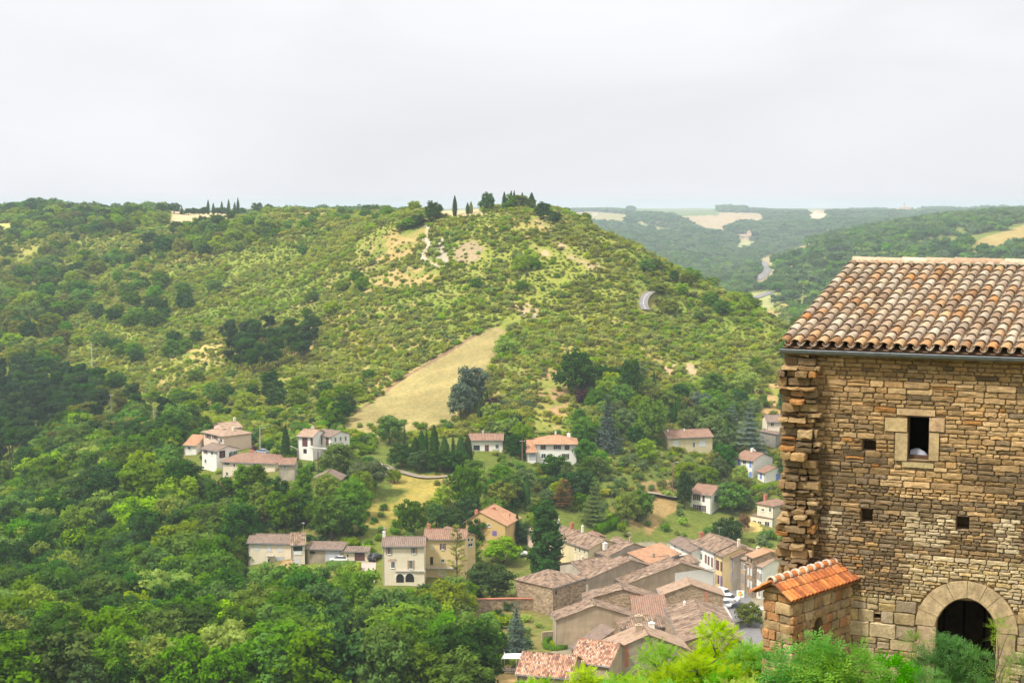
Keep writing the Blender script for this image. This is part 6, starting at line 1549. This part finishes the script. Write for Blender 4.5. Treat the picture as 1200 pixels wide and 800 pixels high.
# ---- scattered growth: gather, then keep the largest as individuals
SCAT = []
def clear_of(px, py, y, hpx, wpx, x):
    for (a, b, c, d, Y0) in PROT:
        if y < Y0 + 1 and px + wpx * .42 > a and px - wpx * .42 < c and py - hpx < d and py > b: return False
    for (fx, fy, fr) in FOOT:
        if abs(x - fx) < fr and (x - fx) ** 2 + (y - fy) ** 2 < fr * fr: return False
    return True
def scatter(kind, poly, yr, sp, hr, wr, hues, thr=None, nscale=30, seed=1, avoid=True, big=True, force_stuff=False):
    rng = np.random.default_rng(seed); y0, y1 = yr
    ys = np.arange(y0, y1, sp); P = []
    for y in ys:
        xa, xb = (-120 - 600) / F * y, (1320 - 600) / F * y
        n = int((xb - xa) / sp); xs = xa + (np.arange(n) + rng.uniform(0, 1, n)) * sp
        P.append(np.stack([xs, y + rng.uniform(-.5, .5, n) * sp], 1))
    P = np.concatenate(P); z = H(P[:, 0], P[:, 1]); px, py = proj(P[:, 0], P[:, 1], z)
    m = inpoly(px, py, poly)
    if thr is not None: m &= fbm(P[:, 0] / nscale, P[:, 1] / nscale, seed + 50, 3) + rng.uniform(-.06, .06, len(px)) > thr
    if avoid: m &= ~(bare(P[:, 0], P[:, 1], z) & (~soft_bare(P[:, 0], P[:, 1], z) | (rng.uniform(0, 1, len(px)) > .3)))
    P = P[m]; z = z[m]; px = px[m]; py = py[m]; n = len(P)
    h = rng.uniform(hr[0], hr[1], n); w_ = h * rng.uniform(wr[0], wr[1], n); hn = fbm(P[:, 0] / 22, P[:, 1] / 22, seed + 9, 2); kept = 0
    for i in range(n):
        s = F / P[i, 1]
        if (big or h[i] > 3) and P[i, 1] < 520 and not clear_of(px[i], py[i], P[i, 1], h[i] * s, w_[i] * s, P[i, 0]): continue
        k = int((hn[i] * 2.2 - .6 + rng.uniform(-.5, .5)) * len(hues)); hue = hues[min(max(k, 0), len(hues) - 1)] if rng.random() > .25 else hues[int(rng.integers(len(hues)))]
        SCAT.append((kind, hue, P[i, 0], P[i, 1], z[i], h[i], w_[i], px[i], py[i], int(rng.integers(100)), float(rng.uniform(0, 6.28)), force_stuff)); kept += 1
    print('scatter', kind, seed, kept)
FULL = [(-110,200),(1310,200),(1310,840),(-110,840)]
VALLEY = [(-110,560),(20,560),(110,488),(190,488),(240,570),(300,600),(300,580),(440,580),(424,640),(300,622),(285,700),(450,690),(520,690),(560,712),(640,712),(636,745),(608,772),(560,800),(555,830),(-110,830)]
scatter('broadleaf', VALLEY, (205, 470), 5.6, (7, 12.5), (.75, 1.1), ['dark green','mid green','mid green','yellow green','mid green','dark green','yellow green','mid green'], seed=2)
scatter('broadleaf', VALLEY, (205, 470), 26, (6, 9), (.6, .9), ['rusty brown','olive green','yellow green','grey green'], thr=.5, seed=3)
PINE = [(-110,452),(60,446),(104,456),(128,474),(112,502),(70,535),(0,566),(-110,580)]
scatter('pine', PINE, (400, 760), 6.0, (9, 13), (.45, .6), ['pine green','dark green'], seed=4)
PINE2 = [(262,404),(300,398),(360,392),(386,404),(372,424),(300,446),(268,440)]
scatter('pine', PINE2, (420, 800), 6.5, (8, 12), (.45, .65), ['pine green','dark green'], seed=5)
PINE3 = [(70,500),(130,478),(200,492),(205,520),(120,560),(60,545)]
scatter('pine', PINE3, (400, 600), 8, (8, 12), (.5, .7), ['pine green','olive green','dark green'], seed=6)
UL = [(-110,240),(90,243),(200,256),(330,262),(300,300),(180,300),(100,330),(90,420),(60,445),(-110,440)]
scatter('broadleaf', UL, (600, 1250), 9.5, (5, 10), (.9, 1.3), ['dark green','mid green','olive green','mid green','yellow green'], thr=.40, nscale=60, seed=7)
scatter('broadleaf', [(100,350),(300,300),(420,330),(300,420),(120,430)], (500, 1000), 11, (5, 9), (.9, 1.2), ['mid green','dark green'], thr=.52, nscale=45, seed=8)
HILLALL = [(-110,236),(660,236),(700,270),(830,318),(930,366),(1060,430),(1060,560),(600,560),(400,540),(230,510),(130,480),(-110,470)]
scatter('broadleaf', HILLALL, (430, 1000), 14, (4, 7), (.9, 1.25), ['mid green','yellow green','mid green'], thr=.60, nscale=40, seed=9)
scatter('broadleaf', [(60,430),(60,560),(300,560),(240,490),(330,480),(420,500),(430,470),(330,450),(200,470)], (380, 640), 9, (4, 7.5), (.8, 1.1), ['mid green','yellow green','dark green'], thr=.42, seed=10)
RGARD = [(590,455),(700,445),(860,455),(900,470),(880,500),(925,500),(925,640),(880,640),(800,632),(725,628),(700,600),(600,600),(560,590),(590,560),(560,500)]
scatter('broadleaf', RGARD, (325, 560), 6.6, (4.5, 8.5), (.75, 1.1), ['mid green','yellow green','mid green','dark green','olive green','grey green'], thr=.36, seed=11)
scatter('cypress', RGARD, (325, 560), 34, (7, 10), (.16, .2), ['dark green'], seed=12)
MIDB = [(430,560),(560,560),(640,600),(650,640),(560,640),(500,640),(440,620)]
scatter('broadleaf', MIDB, (320, 430), 7, (4, 8), (.8, 1.1), ['mid green','yellow green','dark green'], thr=.45, seed=13)
scatter('shrub', [(430,560),(620,560),(650,660),(430,660)], (320, 430), 4.5, (1.2, 2.6), (1.0, 1.5), ['mid green','yellow green','olive green'], thr=.45, seed=14, avoid=False)
scatter('shrub', RGARD, (325, 560), 3.0, (1.2, 3.0), (1.0, 1.6), ['mid green','yellow green','scrub','olive green','grey green'], thr=.3, seed=15)
scatter('shrub', [(-110,480),(440,480),(440,700),(640,700),(600,830),(-110,830)], (205, 470), 3.6, (1.5, 3.5), (1.0, 1.6), ['mid green','dark green','yellow green'], seed=16)
scatter('shrub', [(400,486),(560,500),(560,520),(430,520),(395,505)], (380, 430), 5, (1.5, 3.0), (1.0, 1.5), ['mid green','yellow green'], seed=17, avoid=False)
scatter('shrub', HILLALL, (405, 760), 2.5, (.8, 3.0), (1.0, 1.8), ['scrub','scrub','olive green','yellow green'], thr=.42, nscale=13, seed=18, big=False)
scatter('shrub', HILLALL, (405, 820), 1.9, (.4, 1.1), (1.4, 2.4), ['scrub','scrub','yellow green','olive green'], thr=.30, nscale=9, seed=28, big=False, force_stuff=True)
scatter('shrub', HILLALL, (760, 1250), 4.1, (1.8, 4.0), (1.1, 1.7), ['scrub','olive green','mid green','scrub'], thr=.28, nscale=24, seed=19, big=False)
scatter('shrub', [(590,380),(1060,400),(1060,540),(590,540)], (400, 640), 4.2, (1.6, 3.4), (.9, 1.4), ['scrub','yellow green','scrub'], thr=.40, nscale=22, seed=20)
scatter('shrub', HILLALL, (430, 1000), 9, (1.2, 2.6), (1.0, 1.5), ['mid green','grey green','olive green'], thr=.45, nscale=30, seed=21, big=False)
scatter('clump', [(738,236),(872,236),(872,250),(738,250)], (4700, 5300), 17, (17, 24), (1.3, 1.7), ['far'], seed=29, big=False, force_stuff=True)
scatter('clump', [(1040,236),(1210,236),(1210,250),(1040,250)], (4700, 5300), 26, (13, 22), (1.3, 1.7), ['far'], seed=30, big=False, force_stuff=True, thr=.45)
FAR = [(-110,200),(1310,200),(1310,420),(640,420),(560,262),(-110,262)]
scatter('clump', FAR, (1250, 2400), 12.5, (8, 13), (1.2, 1.7), ['far','far','mid green','dark green'], thr=.30, nscale=120, seed=22, big=False, force_stuff=True)
scatter('clump', FAR, (2400, 5600), 19, (9, 15), (1.7, 2.4), ['far','far','dark green'], thr=.28, nscale=200, seed=23, big=False, force_stuff=True)
scatter('broadleaf', [(925,300),(1310,280),(1310,650),(925,650)], (325, 1240), 9.5, (4, 9), (.8, 1.2), ['mid green','dark green','yellow green','mid green'], thr=.3, seed=33, big=False, force_stuff=True)
# near slope below the stone house: out of the picture, but there if one steps aside
scatter('shrub', [(-4000,820),(4000,820),(4000,3000),(-4000,3000)], (48, 205), 5.5, (1.5, 3.2), (1.0, 1.6), ['mid green','dark green','yellow green'], seed=24, big=False, force_stuff=True)
def region(px, py):
    if py > 690 and px < 620: return 'in the thick wood below the roadside houses'
    if px < 232 and py > 470: return 'between the dark pines and the white houses'
    if px < 440 and py > 480: return 'on the bank above the cream roadside house'
    if py <= 480 and px < 300: return 'on the slope left of the dry strip field'
    if py <= 440: return 'on the scrubby hill around the chalk path'
    if px < 640: return 'around the yellow houses and the dry meadow'
    return 'in the gardens between the villas'
FORM = {'broadleaf': 'leafy tree', 'pine': 'pine', 'shrub': 'shrub', 'cypress': 'cypress', 'clump': 'tree'}
from collections import defaultdict
byk = defaultdict(list)
for s in SCAT:
    if not s[11] and 0 < s[7] < 1200 and s[8] - s[5] * F / s[3] < 800: 
        if s[7] < 915 or s[8] < 300: byk[s[0]].append(s); continue
    byk['_' + s[0]].append(s)
LIMIT = {'broadleaf': 225, 'pine': 240, 'shrub': 290, 'cypress': 60}
stuff = defaultdict(list)
for k, L_ in byk.items():
    if k.startswith('_'): stuff[k[1:]] += L_; continue
    L_.sort(key=lambda s: -s[5] * s[6] / s[3] ** 2)
    for n_, s in enumerate(L_):
        if n_ >= LIMIT[k]: stuff[k].append(s); continue
        g = region(s[7], s[8]); ph = '%s %s %s' % (s[1].replace('pine green', 'dark'), FORM[k], g)
        plant(k, s[1], s[2], s[3], s[4] - .15, s[5], s[6], ph, ph, s[9], s[10])
SN = {'broadleaf': 'woodland', 'pine': 'pine_wood', 'shrub': 'scrub', 'cypress': 'cypress_grove', 'clump': 'distant_forest'}
def instanced(name, items, kind, dens=1.0):
    hues = sorted({s[1] for s in items}); protos = bpy.data.collections.new(name + '_kinds'); idx = {}
    n = 0
    for hu in hues:
        for v in range(NVAR[kind]):
            o = bpy.data.objects.new('%s_%03d' % (name, n), crown(kind, hu, v, dens)); protos.objects.link(o); idx[(hu, v)] = n; n += 1
    den = {'cypress': .17, 'pine': .6, 'shrub': 1.25, 'clump': 1.1}.get(kind, .78)
    V = np.array([[s[2], s[3], s[4] - .15 * s[5] * .5] for s in items]); me = bpy.data.meshes.new(name)
    me.vertices.add(len(V)); me.vertices.foreach_set('co', V.astype(np.float32).ravel())
    a = me.attributes.new('kind_index', 'INT', 'POINT'); a.data.foreach_set('value', np.array([idx[(s[1], s[9] % NVAR[kind])] for s in items], dtype=np.int32))
    a = me.attributes.new('size', 'FLOAT_VECTOR', 'POINT'); a.data.foreach_set('vector', np.array([[s[6] / den, s[6] / den, s[5]] for s in items], dtype=np.float32).ravel())
    a = me.attributes.new('turn', 'FLOAT_VECTOR', 'POINT'); a.data.foreach_set('vector', np.array([[0, 0, s[10]] for s in items], dtype=np.float32).ravel())
    o = bpy.data.objects.new(name, me); COL.objects.link(o); tag(o, kind='stuff')
    g = bpy.data.node_groups.new(name + '_growth', 'GeometryNodeTree'); g.interface.new_socket('Geometry', in_out='INPUT', socket_type='NodeSocketGeometry'); g.interface.new_socket('Geometry', in_out='OUTPUT', socket_type='NodeSocketGeometry')
    gi = g.nodes.new('NodeGroupInput'); go = g.nodes.new('NodeGroupOutput'); ip = g.nodes.new('GeometryNodeInstanceOnPoints'); ci = g.nodes.new('GeometryNodeCollectionInfo')
    ci.inputs['Collection'].default_value = protos; ci.inputs['Separate Children'].default_value = True; ci.inputs['Reset Children'].default_value = True
    def na(nm, typ):
        q = g.nodes.new('GeometryNodeInputNamedAttribute'); q.data_type = typ; q.inputs['Name'].default_value = nm; return q.outputs[0]
    g.links.new(gi.outputs[0], ip.inputs['Points']); g.links.new(ci.outputs[0], ip.inputs['Instance']); ip.inputs['Pick Instance'].default_value = True
    g.links.new(na('kind_index', 'INT'), ip.inputs['Instance Index']); g.links.new(na('size', 'FLOAT_VECTOR'), ip.inputs['Scale']); g.links.new(na('turn', 'FLOAT_VECTOR'), ip.inputs['Rotation'])
    g.links.new(ip.outputs[0], go.inputs[0]); md = o.modifiers.new('growth', 'NODES'); md.node_group = g
for k, L_ in stuff.items():
    if L_: instanced(SN[k], L_, k); print('stuff', k, len(L_))
hedges()
# ------------------------------------------------------------------ foreground growth
def pinnate(n, rng, centre, rad, leaf_len, nleaf, lw, droop=.25, shell=.55, up=.4, ragged=.2):
    """compound leaves with paired leaflets, spread through an ellipsoid crown"""
    d = rng.normal(size=(n, 3)); d[:, 2] += up; d /= np.linalg.norm(d, axis=1, keepdims=True)
    lob = 1 + ragged * np.sin(d[:, :1] * 7 + centre[0]) * np.cos(d[:, 1:2] * 6 + 1.3) + ragged * .8 * np.sin(d[:, 2:] * 11 + d[:, :1] * 5)
    P = np.array(centre) + d * np.array(rad) * lob * (shell + (1 - shell) * rng.uniform(0, 1, (n, 1)) ** .6)
    ax_ = d * .55 + rng.normal(size=(n, 3)) * .55; ax_[:, 2] += .1; ax_ /= np.linalg.norm(ax_, axis=1, keepdims=True)
    up_ = np.tile([0, 0, 1.], (n, 1)) + rng.normal(size=(n, 3)) * .25; sd_ = np.cross(ax_, up_); sd_ /= np.linalg.norm(sd_, axis=1, keepdims=True); up_ = np.cross(sd_, ax_)
    L_ = leaf_len * rng.uniform(.6, 1.15, n); V = []
    for k in range(nleaf):
        t = (k + .8) / nleaf
        base = P + ax_ * (L_ * t)[:, None] - np.array([0, 0, 1]) * (droop * L_ * t * t)[:, None]
        last = k == nleaf - 1
        for sg in ((-1, 1) if not last else (0,)):
            ll = (lw[0] * (1 - .35 * abs(t - .5)) * L_ / leaf_len)[:, None]; wdt = ll * lw[1]
            dr = (sd_ * sg * .92 + ax_ * .45 - up_ * .15) if sg else ax_
            dr = dr + rng.normal(size=(n, 3)) * .12; dr /= np.linalg.norm(dr, axis=1, keepdims=True); cr = np.cross(dr, up_); cr /= np.linalg.norm(cr, axis=1, keepdims=True)
            V.append(np.stack([base, base + dr * ll * .5 - cr * wdt * .5, base + dr * ll, base + dr * ll * .5 + cr * wdt * .5], 1))
    V = np.concatenate(V).reshape(-1, 3); return V, np.arange(len(V)).reshape(-1, 4)
def bushmesh(name, parts, mat):
    Vs, Fs = [], []; k = 0
    for V, Fq in parts: Vs.append(V); Fs.append(Fq + k); k += len(V)
    return npmesh(name, np.concatenate(Vs), np.concatenate(Fs), mat)
M['lf_robinia'] = leafmat('robinia_leaf', (.32,.48,.012), .08, .5, 1.0)
M['lf_robinia2'] = leafmat('robinia_leaf_deep', (.18,.40,.012), .08, .5, 1.0)
M['lf_elder'] = leafmat('broad_leaf_green', (.095,.29,.02), .08, .45, 1.0)
M['lf_juniper'] = leafmat('juniper_leaf', (.07,.19,.022), .12, .3, 1.0)
M['lf_spindly'] = leafmat('spindly_leaf', (.20,.29,.05), .12, .45, 1.0)
def near_tree(name, label, cat, px, pyt, Y, rpx, hm, mats, n, leaf_len, nleaf, lw, seed, group=None, lobes=5, up=.4, ragged=.25, cz=.55):
    """a tree on the bank below the camera; (px, pyt) is the top of its crown in the layout"""
    rng = np.random.default_rng(seed); t = at(px, pyt, Y); gz = Hs(t.x, t.y); R_ = rpx * Y / F; H_ = t.z - gz
    r = empty(name, (t.x, t.y, gz)); tag(r, label, cat, group)
    ch = min(hm, H_ * .9); groups = [[] for _ in mats]
    for i in range(lobes):
        a = i * 2.4 + seed; q = .55 if i else 0
        rr = R_ * rng.uniform(.42, .62) if i else R_ * .55; c = (math.cos(a) * R_ * q, math.sin(a) * R_ * q * .8, H_ - ch * .32 - rng.uniform(.0, ch * .45) * (i > 0))
        if i == 0: c = (0, 0, H_ - rr * .95)
        groups[i % len(mats)].append(pinnate(int(n / lobes), rng, c, (rr, rr, rr * rng.uniform(.75, 1.0)), leaf_len, nleaf, lw, up=up, ragged=ragged))
    for k, (g, m_) in enumerate(zip(groups, mats)):
        if g: o = bpy.data.objects.new('foliage' if k else 'crown', bushmesh('crown', g, M[m_])); COL.objects.link(o); o.parent = r
    mb = MB(); mb.tube([(0,0,-.3),(.05,0,H_*.3),(-.05,.05,H_*.6),(0,0,H_*.85)], [.07,.05,.035,.012] if cat == 'tree' else [.03,.022,.015,.006], 8)
    for i in range(9):
        a = i * 2.4; z0 = H_ * (.45 + .04 * i); mb.tube([(0,0,z0),(math.cos(a)*R_*.4, math.sin(a)*R_*.4, z0+H_*.12),(math.cos(a)*R_*.75, math.sin(a)*R_*.75, z0+H_*.2)], [.018,.011,.003] if cat == 'tree' else [.010,.006,.002], 5)
    mb.build('trunk', M['bark'], r)
RB = dict(cat='tree', hm=3.4, leaf_len=.30, nleaf=7, lw=(.068, .46))
for i, (px, pyt, Y, rpx, n, lab) in enumerate([
    (640,806,33,42,1300,'lowest robinia crown just under the mixed tile roof'), (683,784,34,24,1000,'small bright robinia crown rising before the mottled orange roof'), (722,800,32,34,1300,'low robinia crown under the rust-stained gable'),
    (772,756,36,44,2600,'broad bright robinia crown in front of the rust-stained gable'), (840,728,37,40,2300,'tallest robinia, its crown leaning over the broad brown roof'), (818,768,33,56,2800,'full robinia crown filling the bank under the tallest one'),
    (878,756,34,42,2200,'robinia crown touching the left wall of the stone annex'), (755,800,29,48,1700,'robinia branch tips at the very bottom of the bank'), (862,800,28,52,1700,'low yellow-green robinia tips in front of the annex foot')]):
    near_tree('robinia_tree', lab, px=px, pyt=pyt, Y=Y, rpx=rpx, n=n, seed=31 + i, mats=['lf_robinia', 'lf_robinia2'] if i % 3 else ['lf_robinia2', 'lf_robinia'], lobes=7, **RB)
for i, (px, pyt, Y, rpx, n, lab) in enumerate([(912,768,23.0,34,700,'glossy dark green bush at the foot of the annex, left of its niche'),(960,751,22.5,44,1000,'glossy bush with tips reaching up to the niche of the annex'),(1010,767,22.5,48,1000,'wide glossy bush along the wall between annex and doorway'),(1048,774,22.8,36,700,'glossy bush end nearest the arched doorway')]):
    near_tree('elder_bush', lab, cat='bush', px=px, pyt=pyt, Y=Y, rpx=rpx, hm=1.6, n=n, seed=61 + i, mats=['lf_elder', 'lf_robinia2'], lobes=6, leaf_len=.30, nleaf=5, lw=(.105, .30), ragged=.3)
for i, (px, pyt, Y, rpx, n, lab, mt) in enumerate([(1112,746,23.5,40,2600,'feathery dark juniper in front of the doorway',['lf_juniper']),(1142,762,23.2,30,1500,'second feathery juniper at the right jamb of the doorway',['lf_juniper']),
        (1070,744,24.2,14,420,'spindly seedling tree against the light stones left of the doorway',['lf_spindly','lf_elder']),(1172,728,24.0,24,420,'thin twiggy shrub climbing before the right side of the arch',['lf_spindly']),(1196,770,23.5,26,800,'dark evergreen at the right edge beside the arch',['lf_juniper','lf_elder']),(1090,786,22.5,30,800,'low dark sprays under the juniper',['lf_juniper','lf_elder'])]):
    near_tree('juniper_bush' if 'lf_juniper' in mt else 'seedling_tree', lab, cat='bush', px=px, pyt=pyt, Y=Y, rpx=rpx, hm=1.9 if rpx > 20 else 1.4, n=n, seed=81 + i, mats=mt, lobes=6, leaf_len=.20, nleaf=6, lw=(.045, .35), up=.5, ragged=.35)
